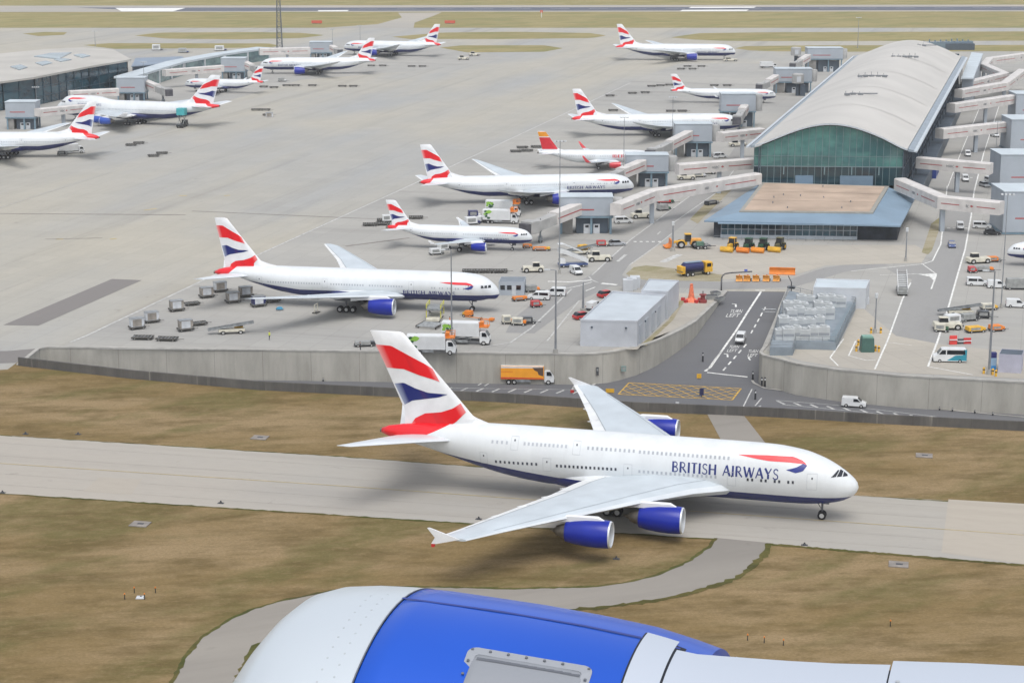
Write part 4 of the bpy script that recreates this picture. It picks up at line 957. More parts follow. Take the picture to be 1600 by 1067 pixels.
for x0, x1 in ((.28, .40), (.58, .80)): 
    a, b = P0+e*(Wd*x0)-inn*.35, P0+e*(Wd*x1)-inn*.35; c = (a+b)/2; m.box((c.x, c.y, 6.4), ((b-a).length, .5, 3.0), rz=math.atan2(e.y, e.x))
m.build('facade_panel', mat('facade_blue_grey', (112, 134, 152), .5, var=.06), pier)
# long side walls, glazed in bays
for a, b, sgn, ztop in ((NLft, FL, -1, 16.2), (NRgt, FR, 1, 15.2)):
    d = (b-a).normalized(); Ls = (b-a).length; nrm = Vector((d.y, -d.x))*sgn; o = a-nrm*(1.8 if sgn < 0 else 3.6); m = MB(); nb = 40
    for i in range(nb):
        p, q = o+d*(Ls*i/nb+.1+1.6*(i == 0)), o+d*(Ls*(i+1)/nb-.1)
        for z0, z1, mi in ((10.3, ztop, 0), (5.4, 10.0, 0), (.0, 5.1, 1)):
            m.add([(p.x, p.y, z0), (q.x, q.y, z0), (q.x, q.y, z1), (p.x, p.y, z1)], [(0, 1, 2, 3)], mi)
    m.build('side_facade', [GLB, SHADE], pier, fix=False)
    m = MB()
    for i in range(nb+1):
        p = o+d*(Ls*i/nb)+nrm*.1; m.box((p.x, p.y, ztop/2), (.3, .3, ztop))
        if i % 2 == 0 and i: m.tube((p.x+nrm.x*2, p.y+nrm.y*2, 0), (p.x+nrm.x*1.2, p.y+nrm.y*1.2, ztop-.5), .18, n=6)
    c = o+d*(Ls/2)+nrm*.1
    for z in (5.25, 10.15): m.box((c.x, c.y, z), (Ls, .35, .3), rz=math.atan2(d.y, d.x))
    m.build('side_frame', GREYD, pier)
    if sgn > 0:   # plinth rooms below the bridges
        c = o+nrm*3.; m = MB(); m.box(((c+d*Ls*.5).x, (c+d*Ls*.5).y, 2.2), (Ls*.94, 5., 4.4), rz=math.atan2(d.y, d.x)); m.build('ground_floor', GREYD, pier, bevel=.1)
        m = MB(); m.box(((c+d*60).x+1, (c+d*60).y, 2.0), (16, 5.4, 4.0), rz=math.atan2(d.y, d.x)); m.build('blue_loading_bay', mat('loading_blue', (40, 62, 130), .5), pier)
m = MB(); m.prism([(FL.x+2, FL.y-1.), (FR.x-4, FR.y-1.), (FR.x-4, FR.y-1.5), (FL.x+2, FL.y-1.5)], 0, 17); m.build('far_facade', GLB, pier)
# white-roofed side block at the far right end
q = [G2(1502, 122, 12.), G2(1521, 122, 12.), G2(1536, 84, 12.), G2(1518, 82, 12.)]
t = thing('side_block', 'pale blue-white flat-roofed block against the far right end of the pier', 'building'); m = MB(); m.prism(q, 11.4, 12.); m.build('roof', WROOF, t); m = MB(); c = (sum(p[0] for p in q)/4, sum(p[1] for p in q)/4)
m.prism([lerp(p, c, .08) for p in q], 0, 11.38); m.build('wall', GREYC, t)
t = thing('steel_structure', 'blue-grey steel plant structure standing beyond the far end of the curved roof', 'plant'); m = MB(); n = 9; a = G(1443, 79.); b = G(1512, 77)
for k in range(n):
    p = lerp(a, b, k/(n-1)); m.tube((p[0], p[1], 0), (p[0], p[1], 5.2+random.uniform(0, 1.)), .35, n=6); m.box((p[0], p[1], 2.2), (4.5, 5, 4.4))
m.build('stacks', mat('plant_blue_grey', (110, 128, 140), .5), t); MB().box(((a[0]+b[0])/2, (a[1]+b[1])/2, 1.8), (abs(b[0]-a[0])+4, 7, 3.6)).build('casing', GREYD, t)
# ---- low annex in front of the pier
an = thing('annex_building', 'low annex with blue metal roof edges around a tan flat roof, before the pier', 'building')
OUT = [G2(1100, 345, 4.5), G2(1340, 356, 4.5), G2(1407, 353, 4.5), G2(1430, 309, 4.5), G2(1418, 290, 5), G2(1187, 286, 5)]
INN = [G2(1155, 332, 6), G2(1364, 334.5, 6), G2(1389, 293, 6), G2(1190, 287, 6)]
m = MB(); o4 = [OUT[0], OUT[2], OUT[3], OUT[5]]
o4z = [4.5, 4.5, 4.5, 4.8]
for k in range(4):
    j = (k+1) % 4; m.add([(*o4[k], o4z[k]), (*o4[j], o4z[j]), (*INN[j], 6.), (*INN[k], 6.)], [(0, 1, 2, 3)])
    m.add([(*o4[k], o4z[k]-.35), (*o4[j], o4z[j]-.35), (*o4[j], o4z[j]), (*o4[k], o4z[k])], [(0, 1, 2, 3)])
m.build('metal_roof', BLUER, an)
m = MB(); m.prism(INN, 5.7, 6.35); m.build('roof_curb', CURB, an)
c = (sum(p[0] for p in INN)/4, sum(p[1] for p in INN)/4)
m = MB(); m.prism([lerp(p, c, .06) for p in INN], 6.3, 6.42); fr = m.build('flat_roof', TANR, an)
m = MB()
for q in (.35, .68):
    a, b = lerp(lerp(INN[0], INN[3], q), c, .06), lerp(lerp(INN[1], INN[2], q), c, .06); strip(m, [a, b], .22, 6.45)
m.build('felt_seam', mat('felt_seam', (112, 98, 86), .9), fr, fix=False)
m = MB()
for k in range(9):
    p = lerp(lerp(INN[0], INN[1], random.uniform(.1, .9)), lerp(INN[3], INN[2], random.uniform(.1, .9)), random.uniform(.1, .9)); m.tube((p[0], p[1], 6.4), (p[0], p[1], 6.9), .15, n=6)
m.build('roof_vent', TXTG, fr)
fa, fb = Vector(G2(1115, 372, 0)), Vector(G2(1402, 376, 0)); fd = (fb-fa).normalized(); fn = Vector((-fd.y, fd.x)); Lf = (fb-fa).length
wl = [fa, fb, Vector(OUT[3])-Vector((2.5, -1)), Vector(OUT[5])+Vector((3, 0))]
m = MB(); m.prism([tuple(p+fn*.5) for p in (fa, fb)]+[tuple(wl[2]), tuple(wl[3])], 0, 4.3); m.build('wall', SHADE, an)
m = MB(); nb = 20
for i in range(nb):
    a, b = fa+fd*(Lf*(.04+.74*i/nb)+.08), fa+fd*(Lf*(.04+.74*(i+1)/nb)-.08)
    for z0, z1, mi in ((1.0, 2.3, 0), (2.5, 3.7, 0)):
        m.add([(a.x, a.y, z0), (b.x, b.y, z0), (b.x, b.y, z1), (a.x, a.y, z1)], [(0, 1, 2, 3)], mi)
m.build('window_band', GLB, an, fix=False)
m = MB()
for i in range(nb+1):
    p = fa+fd*(Lf*(.04+.74*i/nb))-fn*.03; m.box((p.x, p.y, 2.05), (.14, .14, 4.1))
c = fa+fd*(Lf*.41)-fn*.02
for z, h in ((.5, .9), (2.4, .16), (3.95, .3)): m.box((c.x, c.y, z), (Lf*.745, .2, h), rz=math.atan2(fd.y, fd.x))
m.build('window_frame', GREYC, an)
m = MB(); c = fa+fd*(Lf*.42)-fn*1.2; m.box((c.x, c.y, 4.15), (Lf*.8, 2.2, .25), rz=math.atan2(fd.y, fd.x)); m.build('canopy', BLUER, an, bevel=.05)
m = MB()
for k in range(16): p = fa+fd*(Lf*k/20)-fn*2.6; m.tube((p.x, p.y, 0), (p.x, p.y, 1.1), .06, n=5)
for z in (.6, 1.05): p, q = fa-fn*2.6, fa+fd*(Lf*.76)-fn*2.6; m.tube((p.x, p.y, z), (q.x, q.y, z), .05, n=5)
tag(m.build('railing', STEEL), 'low grey metal railing along the front of the blue-roofed annex', 'railing')
# ---- left terminal
tm = thing('terminal_building', 'dark glazed terminal with a broad pale flat roof at the left edge', 'terminal')
RT = [G2(-60, 137.5, 12), G2(0, 128, 12), G2(53, 121, 12), G2(142, 103.5, 12), G2(205, 93, 12), G2(178, 78, 12), G2(130, 74.5, 12), G2(71, 77, 12), G2(0, 84, 12), G2(-60, 87, 12)]
m = MB(); m.prism(RT, 11.2, 12.); m.build('roof', mat('terminal_roof', (180, 177, 170), .7, var=.06, scale=.06), tm)
m = MB()
for P in ([(53, 88), (78, 83), (112, 82), (92, 92)], [(16, 104), (32, 101), (43, 105), (30, 109)], [(55, 98), (72, 95), (82, 98), (66, 102)], [(84, 93), (100, 91), (112, 93), (95, 96)], [(115, 86), (128, 84), (141, 87), (128, 90)]):
    m.prism([G2(u, v, 12.4) for u, v in P], 11.9, 12.4)
m.build('skylight', mat('skylight_glass', (150, 164, 172), .25, var=.15, scale=.1), tm)
c = (sum(p[0] for p in RT)/10, sum(p[1] for p in RT)/10)
m = MB(); m.prism([lerp(p, c, .05) for p in RT], 0, 11.1); m.build('glass_wall', GLB, tm)
m = MB(); W5 = [lerp(p, c, .045) for p in RT[:6]]
for a, b in zip(W5, W5[1:]):
    n = max(2, int(math.dist(a, b)/7))
    for k in range(n+1): p = lerp(a, b, k/n); m.box((p[0], p[1], 5.5), (.25, .25, 11))
    for z in (3.4, 7.2): m.tube((*a, z), (*b, z), .14, n=5)
m.build('mullions', mat('terminal_mullion', (50, 76, 92), .5), tm)
# ---- gate blocks and boarding bridges
LOGO = 'HSBC'
def walkway(label, pts, h=3.2, w=3.2, legs=True, mtop=None, gap=.0, group='walkway bridges'):
    "covered footbridge along world points (x,y,z of its roof edge)"
    root = thing('walkway_bridge', label, 'walkway', group=group); m = MB(); g = MB(); r = MB()
    st = stroke([(p[0], p[1]) for p in pts], w); rings = []; gl = []
    for (l, rr), p in zip(st, pts):
        z = p[2]; rings.append([(*rr, z-h), (*rr, z-.25), (*lerp(rr, l, .12), z), (*lerp(rr, l, .88), z), (*l, z-.25), (*l, z-h)])
    m.loft(rings).build('tunnel', TUNW, root)
    # red stripe with the sponsor's name, on both sides
    for a, b in zip(range(len(pts)-1), range(1, len(pts))):
        L = math.dist(pts[a][:2], pts[b][:2])
        if L < 9: continue
        d = Vector((pts[b][0]-pts[a][0], pts[b][1]-pts[a][1], pts[b][2]-pts[a][2]))/L
        for sd in (0, 1):
            A, B = st[a][sd], st[b][sd]; nx = Vector((A[0]-pts[a][0], A[1]-pts[a][1], 0)).normalized()
            def at(q, dz, off): return Vector((*lerp(A, B, q), pts[a][2]+(pts[b][2]-pts[a][2])*q-h*.52+dz))+nx*off
            for q0, q1 in ((.06, .36), (.64, .94)):
                r.add([at(q0, -.12, .03), at(q1, -.12, .03), at(q1, .12, .03), at(q0, .12, .03)], [(0, 1, 2, 3)])
            dd = at(.56, 0, .03); tx = Vector((B[0]-A[0], B[1]-A[1], 0)).normalized()
            r.add([dd-tx*.5, dd-Vector((0, 0, .32)), dd+tx*.5, dd+Vector((0, 0, .32))], [(0, 1, 2, 3)])
            o = text_mesh(LOGO, 1.0, 'sign_lettering', TXTG, root, .02); pos = at(.47, -.35, .05); face = nx
            ang = math.atan2(nx.y, nx.x)+PI/2; o.location = pos; o.rotation_euler = (0, 0, ang)
    r.build('red_stripe', REDS, root, fix=False)
    if legs:
        for p in (pts[1:-1] if len(pts) > 2 else [lerp(pts[0], pts[1], .55)]):
            MB().box((p[0], p[1], (p[2]-h)/2), (1.2, 1.6, p[2]-h)).build('support_leg', GREYC, root, bevel=.1)
    return root
def gate(label, u0, u1, v, dep, ztop, zbot, tunnel=None, office=True, rotunda=None, sign=True, group='grey gate blocks'):
    "gate block: room on legs, office beneath, telescopic tunnel to the aircraft"
    a, b = Vector(G2(u0, v)), Vector(G2(u1, v)); d = (b-a); L = d.length; d.normalize(); n = Vector((-d.y, d.x)); c = (a+b)/2+n*dep/2; ang = math.atan2(d.y, d.x)
    root = thing('gate_block', label, 'gate block', (c.x, c.y, 0), ang, group)
    MB().box((0, 0, (ztop+zbot)/2), (L, dep, ztop-zbot)).build('gate_room', GREYC, root, bevel=.12)
    MB().box((0, 0, ztop+.12), (L+.3, dep+.3, .2)).build('roof', WROOF, root)
    f = MB(); f.box((0, 0, zbot-.25), (L+.4, dep+.4, .4))
    for x in (-L/2+.5, L*.1, L/2-.5):
        for y in (-dep/2+.4, dep/2-.4): f.box((x, y, (zbot-.45)/2), (.55, .55, zbot-.45))
    f.build('support_frame', mat('frame_blue_grey', (118, 142, 156), .5, var=.08), root)
    if office:
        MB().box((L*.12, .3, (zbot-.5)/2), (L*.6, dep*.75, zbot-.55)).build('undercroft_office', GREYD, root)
        m = MB()
        for x in (L*.02, L*.2): m.box((x, -dep*.36, 1.25), (1.7, .15, 2.5), 0); m.box((x, -dep*.36-.09, 1.9), (.9, .05, .6), 1)
        m.build('office_door', [WCLAD, GLASSD], root)
        MB().box((-L*.36, -dep*.1, (zbot-.6)/2), (L*.22, dep*.7, zbot-.7)).build('kick_wall', BRICKY, root)
    if sign:
        m = MB(); m.box((-L*.1, -dep/2-.02, zbot+(ztop-zbot)*.35), (L*.5, .05, .35)); m.build('red_stripe', REDS, root)
    if rotunda: MB().lathe([(zbot-.2, 0), (zbot-.2, 1.7), (ztop-.8, 1.7), (ztop-.5, 1.5), (ztop-.4, 0)], (L/2+1.2, 0, 0), 'z', 18).build('rotunda', TUNG, root, smooth=True, angle=40)
    if tunnel:
        # world points: inner end, outer end (cab at the aircraft door)
        iv = Matrix.Translation((c.x, c.y, 0)) @ Matrix.Rotation(ang, 4, 'Z'); iv = iv.inverted()
        A, B = iv @ Vector(tunnel[0]), iv @ Vector(tunnel[1]); ax = (B-A)
        def seg(p, q, w, h, nm, mt):
            st = stroke([(p.x, p.y), (q.x, q.y)], w); rr = []
            for (l, r), z in zip(st, (p.z, q.z)): rr.append([(*r, z), (*r, z+h-.2), (*lerp(r, l, .15), z+h), (*lerp(r, l, .85), z+h), (*l, z+h-.2), (*l, z)])
            return MB().loft(rr).build(nm, mt, root)
        seg(A, A+ax*.55, 3.1, 3.1, 'tunnel_section', TUNW); seg(A+ax*.5, A+ax*.93, 2.7, 2.7, 'tunnel_section', TUNG)
        m = MB(); st = stroke([(A.x, A.y), (B.x, B.y)], 3.16)
        for sd in (0, 1):
            p, q = Vector((*st[0][sd], A.z+1.5)), Vector((*st[1][sd], B.z+1.5)); p, q = p.lerp(q, .05), p.lerp(q, .53); m.add([p-Vector((0, 0, .16)), q-Vector((0, 0, .16)), q+Vector((0, 0, .16)), p+Vector((0, 0, .16))], [(0, 1, 2, 3)])
        m.build('red_stripe', REDS, root, fix=False)
        cb = A+ax*.97; cab = MB().box((cb.x, cb.y, cb.z+1.5), (3.4, 3.6, 3.2), rz=math.atan2(ax.y, ax.x)).build('bridge_cab', TUNG, root, bevel=.15)
        bel = A+ax*1.06; MB().box((bel.x, bel.y, bel.z+1.45), (1.6, 3.0, 2.7), rz=math.atan2(ax.y, ax.x)).build('bellows_hood', mat('bellows_dark', (86, 86, 92), .8, var=.2), cab)
        w = A+ax*.78; m = MB()
        for s_ in (-1.1, 1.1): m.box((w.x, w.y+s_, w.z/2+.6), (.45, .45, w.z+1.2))
        m.box((w.x, w.y, 1.1), (1.1, 3.0, .6)); m.box((w.x, w.y, w.z-.2), (.8, 3.4, .35)); m.tube((w.x, w.y-1.6, 0), (w.x, w.y-1.6, w.z+3), .1, n=5)
        lg = m.build('drive_column', STEEL, root)
        for s_ in (-.8, .8): MB().wheel((w.x, w.y+s_, .55), .55, .4).build('wheel', [TYRE, HUB], lg)
    return root
def Gz(u, v, z): return G(u, v, z)
gate('grey gate block with a long white bridge sloping down to the short narrow-body jet', 874, 957, 366, 7, 9.6, 4.7, (Gz(907, 333, 5.2), Gz(826, 365, 3.0)), rotunda=True)
gate('grey gate block hiding the nose gear of the red-tailed jet, second nearest to the wall', 978, 1044, 293, 7, 9.6, 4.7, (Gz(1003, 265, 5.4), Gz(940, 291, 3.6)), rotunda=True)
gate('grey gate block with a bridge sloping down to the nose of the red-tailed jet', 1054, 1112, 246, 7, 11.0, 5.2, (Gz(1076, 218, 6), Gz(1019, 247, 3.2)), rotunda=True)
gate('pale grey gate block in front of the slim jet left of the curved roof', 1126, 1180, 199, 7, 12.4, 6., (Gz(1168, 168, 6.2), Gz(1152, 194, 4.)), rotunda=True)
gate('pale gate block with dark machinery left of the curved roof, fifth from the wall', 1211, 1268, 146, 8, 10.5, 5.0, (Gz(1212, 128, 5.5), Gz(1188, 142, 3.)), rotunda=True)
gate('wide pale gate block above three dark rotundas, nearest to the far taxiway', 1261, 1316, 113, 9, 11.5, 6.4, (Gz(1262, 95, 6), Gz(1240, 108, 3.5)), rotunda=True)
for lbl, u, v in (('left of three grey round bridge towers below the far pale gate block', 1243, 104), ('middle of three grey round bridge towers below the far pale gate block', 1266, 112), ('right of three grey round bridge towers below the far pale gate block', 1300, 112), ('round bridge tower below the pale gate block beside the curved roof', 1246, 150)):
    x, y, _ = G(u, v); t = thing('bridge_tower', lbl, 'bridge tower', (x, y, 0), 0, 'bridge towers'); MB().lathe([(5.5, 0), (5.5, 2.6), (9.2, 2.6), (9.6, 2.2), (9.7, 0)], (0, 0, 0), 'z', 18).build('rotunda', TUNG, t, smooth=True, angle=40)
    m = MB(); m.tube((0, 0, 0), (0, 0, 5.5), .9, n=10); m.box((2, 0, 2.4), (2.2, 3, 4.8)); m.build('column', GREYD, t); MB().box((0, -2.5, 7.3), (1.8, .3, 2.4)).build('door', WCLAD, t)
# right-hand gates
gate('large grey gate block at the right edge behind the parked vans, with red stripe', 1566, 1690, 367, 14, 11.2, .6, office=False)
gate('grey gate block at the right edge where the level white walkway ends', 1561, 1680, 299, 13, 10.8, .6, office=False)
gate('grey gate block at the right edge below the second white walkway', 1578, 1680, 238, 14, 11., .6, office=False)
gate('smaller pale gate block at the right edge, below the bent white walkways', 1586, 1660, 188, 12, 10., .6, office=False)
for u, v, z, s in ((1584, 346, 7.4, 'T5'),): pass
# left-hand gates and glazed links
gate('grey gate block with white van-sized hut, between the glass terminal and the left edge jet', 10, 57, 203, 8, 10.2, 4.6, None, sign=True)
gate('grey gate block behind the humped airliner, beside the dark glass terminal', 183, 227, 158, 8, 9.6, 3.6, (Gz(228, 136, 5.2), Gz(262, 150, 3.4)))
gate('grey gate block behind the small left-facing jet', 346, 384, 124, 8, 9.6, 3.6, (Gz(384, 106, 5.2), Gz(402, 114, 3.6)))
gate('grey gate block far left of the apron, behind the twin-jet with the big blue engine', 484, 518, 92, 8, 8.5, 3.2, (Gz(519, 80, 4.8), Gz(530, 86, 3.6)))
walkway('white walkway with red stripes rising from the nearest gate block to the pier corner', [Gz(962, 318, 8.6), Gz(1019, 296, 9.2), Gz(1184, 270, 9.6)], 3.2)
walkway('level white walkway between the second gate block and the pier', [Gz(1058, 256, 9.4), Gz(1178, 247, 10)], 3.1)
walkway('white walkway behind the third gate block, partly hidden by the pier roof', [Gz(1124, 207, 10), Gz(1190, 200, 10)], 3.1)
walkway('bent white walkway crossing the right service road, nearest to the wall', [Gz(1407, 278, 9.6), Gz(1474, 306, 9.4), Gz(1566, 315, 9.4)], 3.4, 3.6)
walkway('straight white walkway from the pier over the right road, second nearest', [Gz(1434, 245, 9.8), Gz(1550, 255, 9.4)], 3.3, 3.6)
walkway('white walkway over the right road, third nearest, rising to the right', [Gz(1468, 201, 9.6), Gz(1572, 190, 9.4)], 3.4, 3.6)
walkway('white walkway over the right road, fourth nearest', [Gz(1486, 162, 9.6), Gz(1584, 148, 9.4)], 3.4, 3.6)
walkway('white walkway with a sharp bend back at its right end', [Gz(1498, 140, 9.6), Gz(1570, 128, 9.4), Gz(1597, 108, 9.4)], 3.4, 3.6)
walkway('zigzag white walkway beside the pale side block, farthest of all', [Gz(1508, 128, 9.6), Gz(1570, 113, 9.4), Gz(1538, 99, 9.4), Gz(1546, 90, 9.4), Gz(1640, 78, 9.4)], 3.4, 3.6)
walkway('white walkway between the glass terminal and the block behind the humped airliner', [Gz(108, 142, 8.4), Gz(184, 138, 8.4)], 3.0)
walkway('white walkway between the glazed link and the block behind the small jet', [Gz(256, 109, 8.4), Gz(347, 102, 8.4)], 3.0)
walkway('white walkway leading from the left edge gate block towards the humped airliner', [Gz(58, 170, 8.), Gz(130, 163, 7.4)], 3.0)
walkway('white walkway behind the twin-jet with the big blue engine', [Gz(405, 76, 8.4), Gz(484, 74, 8.4)], 3.4)
lk = thing('glazed_link', 'long glazed link building with a white roof edge running away from the glass terminal', 'building')
pts = [G2(193, 120, 6.5), G2(275, 96, 6.5), G2(340, 84, 6.5), G2(412, 74, 6.5)]
for a, b in zip(pts, pts[1:]):
    st = stroke([a, b], 9); 
    MB().prism([st[0][0], st[1][0], st[1][1], st[0][1]], 5.6, 6.5).build('roof', WROOF, lk)
    st = stroke([lerp(a, b, .01), lerp(a, b, .97)], 8.2); MB().prism([st[0][0], st[1][0], st[1][1], st[0][1]], 0, 5.58).build('glass_wall', glass_mat('link_glass', (112, 140, 140), (70, 96, 104)) if 'link_glass' not in MATS else MATS['link_glass'], lk)
    n = int(math.dist(a, b)/16)
    for k in range(n+1):
        p = lerp(st[0][1], st[1][1], k/max(1, n)); MB().box((p[0], p[1]-.1, 2.9), (1.0, .8, 5.8)).build('pier_post', WCLAD, lk)
t = thing('low_block', 'low blue-grey flat-roofed block behind the glazed link', 'building'); q = [G2(205, 104, 5), G2(292, 97, 5), G2(285, 88.5, 5), G2(212, 91, 5)]
MB().prism(q, 4.6, 5.).build('roof', mat('blue_grey_roof', (128, 142, 158), .6, var=.08, scale=.1), t); c = lerp(q[0], q[2], .5); MB().prism([lerp(p, c, .04) for p in q], 0, 4.58).build('wall', GREYD, t)
# ---- small buildings on the near apron
def shed(label, RP, z, mroof, mwall, par=.35, doors=True, cat='building', name='equipment_building'):
    t = thing(name, label, cat); c = (sum(p[0] for p in RP)/len(RP), sum(p[1] for p in RP)/len(RP)); I = [lerp(p, c, .025) for p in RP]
    m = MB(); m.prism(RP, 0, z); m.build('wall', mwall, t)
    MB().prism(I, z+.004, z+.06).build('roof', mroof, t)
    m = MB(); n = len(RP)
    for k in range(n):
        a, b = RP[k], RP[(k+1) % n]; st = stroke([a, b], .25); m.prism([lerp(a, c, -.004), lerp(b, c, -.004), lerp(b, c, .022), lerp(a, c, .022)], z+.003, z+par)
    m.build('parapet', mwall, t)
    return t
SHW = mat('shed_cladding', (186, 190, 196), .55, var=.06, scale=.3); SHR = mat('shed_roof', (184, 192, 198), .6, var=.06, scale=.2)
R1 = [G2(907, 502, 5), G2(996, 504, 5), G2(1040, 463, 5), G2(957, 457, 5)]
t = shed('pale grey flat-roofed equipment building on the near apron, the larger front one', R1, 5, SHR, SHW)
m = MB(); a, b = Vector(R1[1]), Vector(R1[2]); d = (b-a).normalized(); n = Vector((d.y, -d.x))
for k in range(4):
    p = a+d*(3+5.5*k)+n*.04; m.box((p.x, p.y, 2.1), (2.6, .08, 4.0), rz=math.atan2(d.y, d.x))
m.build('door', mat('shed_door', (170, 176, 184), .5, var=.05), t)
for q in (.2, .8): p = lerp(R1[0], R1[1], q); MB().box((p[0], p[1]-.15, 3.9), (.35, .3, .3)).build('wall_lamp', GREYD, t)
for q in (.25, .6): p = lerp(R1[1], R1[2], q); MB().box((p[0]+.15, p[1], 3.9), (.3, .35, .3)).build('wall_lamp', GREYD, t)
R2 = [G2(1002, 456, 5.6), G2(1044, 457.5, 5.6), G2(1061, 440.5, 5.6), G2(1014, 438, 5.6)]
t = shed('pale grey equipment building behind the larger one, with a parapet roof', R2, 5.6, SHR, SHW)
m = MB()
for k, (u, v) in enumerate(((987, 452), (992, 449), (981, 454))): x, y, _ = G(u, v); m.box((x, y, 1.3), (2.2, 2.0, 2.6)); 
tag(m.build('cooling_unit', WCLAD, bevel=.08), 'white cooling unit between the two pale grey equipment buildings', 'cooling unit')
shed('small grey cabin with two dark windows beside the nose of the wide-body twin-jet', [G2(779, 441, 3), G2(819, 441, 3), G2(822, 433, 3), G2(783, 433, 3)], 3., mat('cabin_roof', (120, 128, 136), .6), GREYC, .1, name='cabin', cat='cabin')
cb = [o for o in bpy.data.objects if o.name.startswith('cabin') and o.type == 'EMPTY'][-1]
m = MB(); p = G(779, 441, 3); q = G(819, 441, 3)
for k in (.16, .42, .78): x, y, _ = lerp(p, q, k); m.box((x, y-.03, 1.8), (1.0, .08, 1.0))
m.build('window', GLASSD, cb)
m = MB(); x, y, _ = lerp(p, q, .6); m.box((x, y-.03, 1.1), (.9, .07, 2.1)); m.build('door', WCLAD, cb)
R3 = [G2(1271, 451, 4.2), G2(1353, 453, 4.2), G2(1359, 439.5, 4.2), G2(1276, 437.5, 4.2)]
t = shed('white flat-roofed building behind the rows of grey cooling boxes', R3, 4.2, WROOF, WCLAD)
m = MB(); p, q = R3[0], R3[1]
x, y = lerp(p, q, .09); m.box((x, y-.05, 1.2), (.9, .1, 2.3)); m.build('door', GREYD, t)
x, y = G2(1346, 474); MB().box((x, y, .7), (3, 2.2, 1.4)).build('annexe', WCLAD, t, bevel=.05)
# plateau with the boxes
pl = thing('plant_platform', 'grey raised platform carrying rows of pale cooling boxes beside the ramp', 'platform')
PP = [G2(1233, 454, 1.6), G2(1268, 462, 1.6), G2(1337, 472, 1.6), G2(1306, 535, 1.6), G2(1243, 533, 1.6), G2(1239, 543, 1.6), G2(1203, 543, 1.6), G2(1212, 512, 1.6), G2(1222, 476, 1.6)]
MB().prism(PP, 0, 1.6).build('deck', mat('platform_deck', (132, 142, 150), .7, var=.1, scale=.3), pl)
m = MB()
for a, b in zip(PP, PP[1:]+PP[:1]):
    n = max(1, int(math.dist(a, b)/2.5))
    for k in range(n): p = lerp(a, b, k/n); m.tube((p[0], p[1], 1.6), (p[0], p[1], 2.7), .05, n=5)
    m.tube((*a, 2.65), (*b, 2.65), .05, n=5); m.tube((*a, 2.15), (*b, 2.15), .04, n=5)
m.build('railing', STEEL, pl)
MB().prism([G2(1328, 476, 1.65), G2(1337, 474, 1.65), G2(1307, 534, 1.65), G2(1294, 532, 1.65)], 1.61, 1.75).build('grating', mat('grating', (118, 132, 140), .6), pl)
BXM = mat('cooling_box', (188, 192, 193), .5, var=.08, scale=.5)
bx = thing('cooling_box', '', 'cooling box'); MB().box((0, 0, 1.25), (2.6, 1.9, 2.5)).build('casing', BXM, bx, bevel=.06); MB().box((0, -.96, 1.2), (2.3, .06, .5)).build('louvre', mat('louvre_grey', (150, 155, 160), .6), bx)
m = MB(); m.lathe([(2.5, .8), (2.75, .8), (2.75, .7), (2.6, .7), (2.6, 0)], (0, 0, 0), 'z', 14); m.build('fan_ring', BXM, bx)
rows = [('back', 478, [1252, 1265, 1285, 1298, 1312]), ('second', 489, [1230, 1243, 1254, 1278, 1292]), ('third', 497, [1236, 1248, 1264, 1280, 1294]), ('fourth', 513, [1224, 1237, 1250, 1264, 1280]), ('front', 529, [1219, 1231, 1244, 1257, 1270, 1286])]
nm5 = ['first from the ramp', 'second from the ramp', 'third from the ramp', 'fourth from the ramp', 'fifth from the ramp', 'last from the ramp']
for rn, v, us in rows:
    for i, u in enumerate(us):
        x, y, _ = G(u, v, 1.75); place(bx, 'pale cooling box in the %s row of the platform, %s' % (rn, nm5[i]), (x, y, 1.62 if u > 0 else 0), random.uniform(-.06, .02), 'cooling boxes on the platform', (random.uniform(.75, .95), random.uniform(.9, 1.5), random.uniform(.8, 1.05)))
shed('small lilac-grey gatehouse by the lamp pole near the right end of the wall', [G2(1561, 554, 3.4), G2(1597, 556, 3.4), G2(1600, 548, 3.4), G2(1565, 546, 3.4)], 3.4, GREYD, mat('gatehouse_wall', (176, 176, 190), .6, var=.06), .15, name='gatehouse', cat='gatehouse')
x, y, _ = G(1551, 578); t = thing('kiosk', 'narrow blue kiosk beside the gatehouse', 'kiosk', (x, y, 0)); MB().box((0, 0, 1.2), (1.1, 1.0, 2.4)).build('cabinet', mat('kiosk_pale', (150, 180, 206), .5), t, bevel=.05); MB().box((0, 0, 2.9), (1.0, .9, 1.0)).build('sign_head', mat('kiosk_navy', (46, 48, 110), .5), t); MB().box((0, -.53, .6), (.9, .06, .7)).build('panel', mat('kiosk_blue', (60, 140, 200), .5), t)
x, y, _ = G(1356, 551); t = thing('green_cabinet', 'dark green cabinet among yellow bollards on the right apron', 'cabinet', (x, y, 0)); MB().box((0, 1.2, 1.4), (2.6, 2.4, 2.8), top=(.9, .85)).build('cabinet_body', mat('cabinet_green', (66, 100, 92), .5, var=.1), t, bevel=.06); MB().box((0, 1.2, 2.95), (2.0, 1.9, .3)).build('lid', mat('cabinet_lid', (120, 160, 146), .5), t)
def boxish(name, label, cat, u, v, dims, mt, parts=(), rz=0, z=0, group=None):
    x, y, _ = G(u, v, z); t = thing(name, label, cat, (x, y, z), rz, group)
    for nm, c, d, mm in parts: MB().box(c, d).build(nm, mm, t, bevel=.03)
    return t
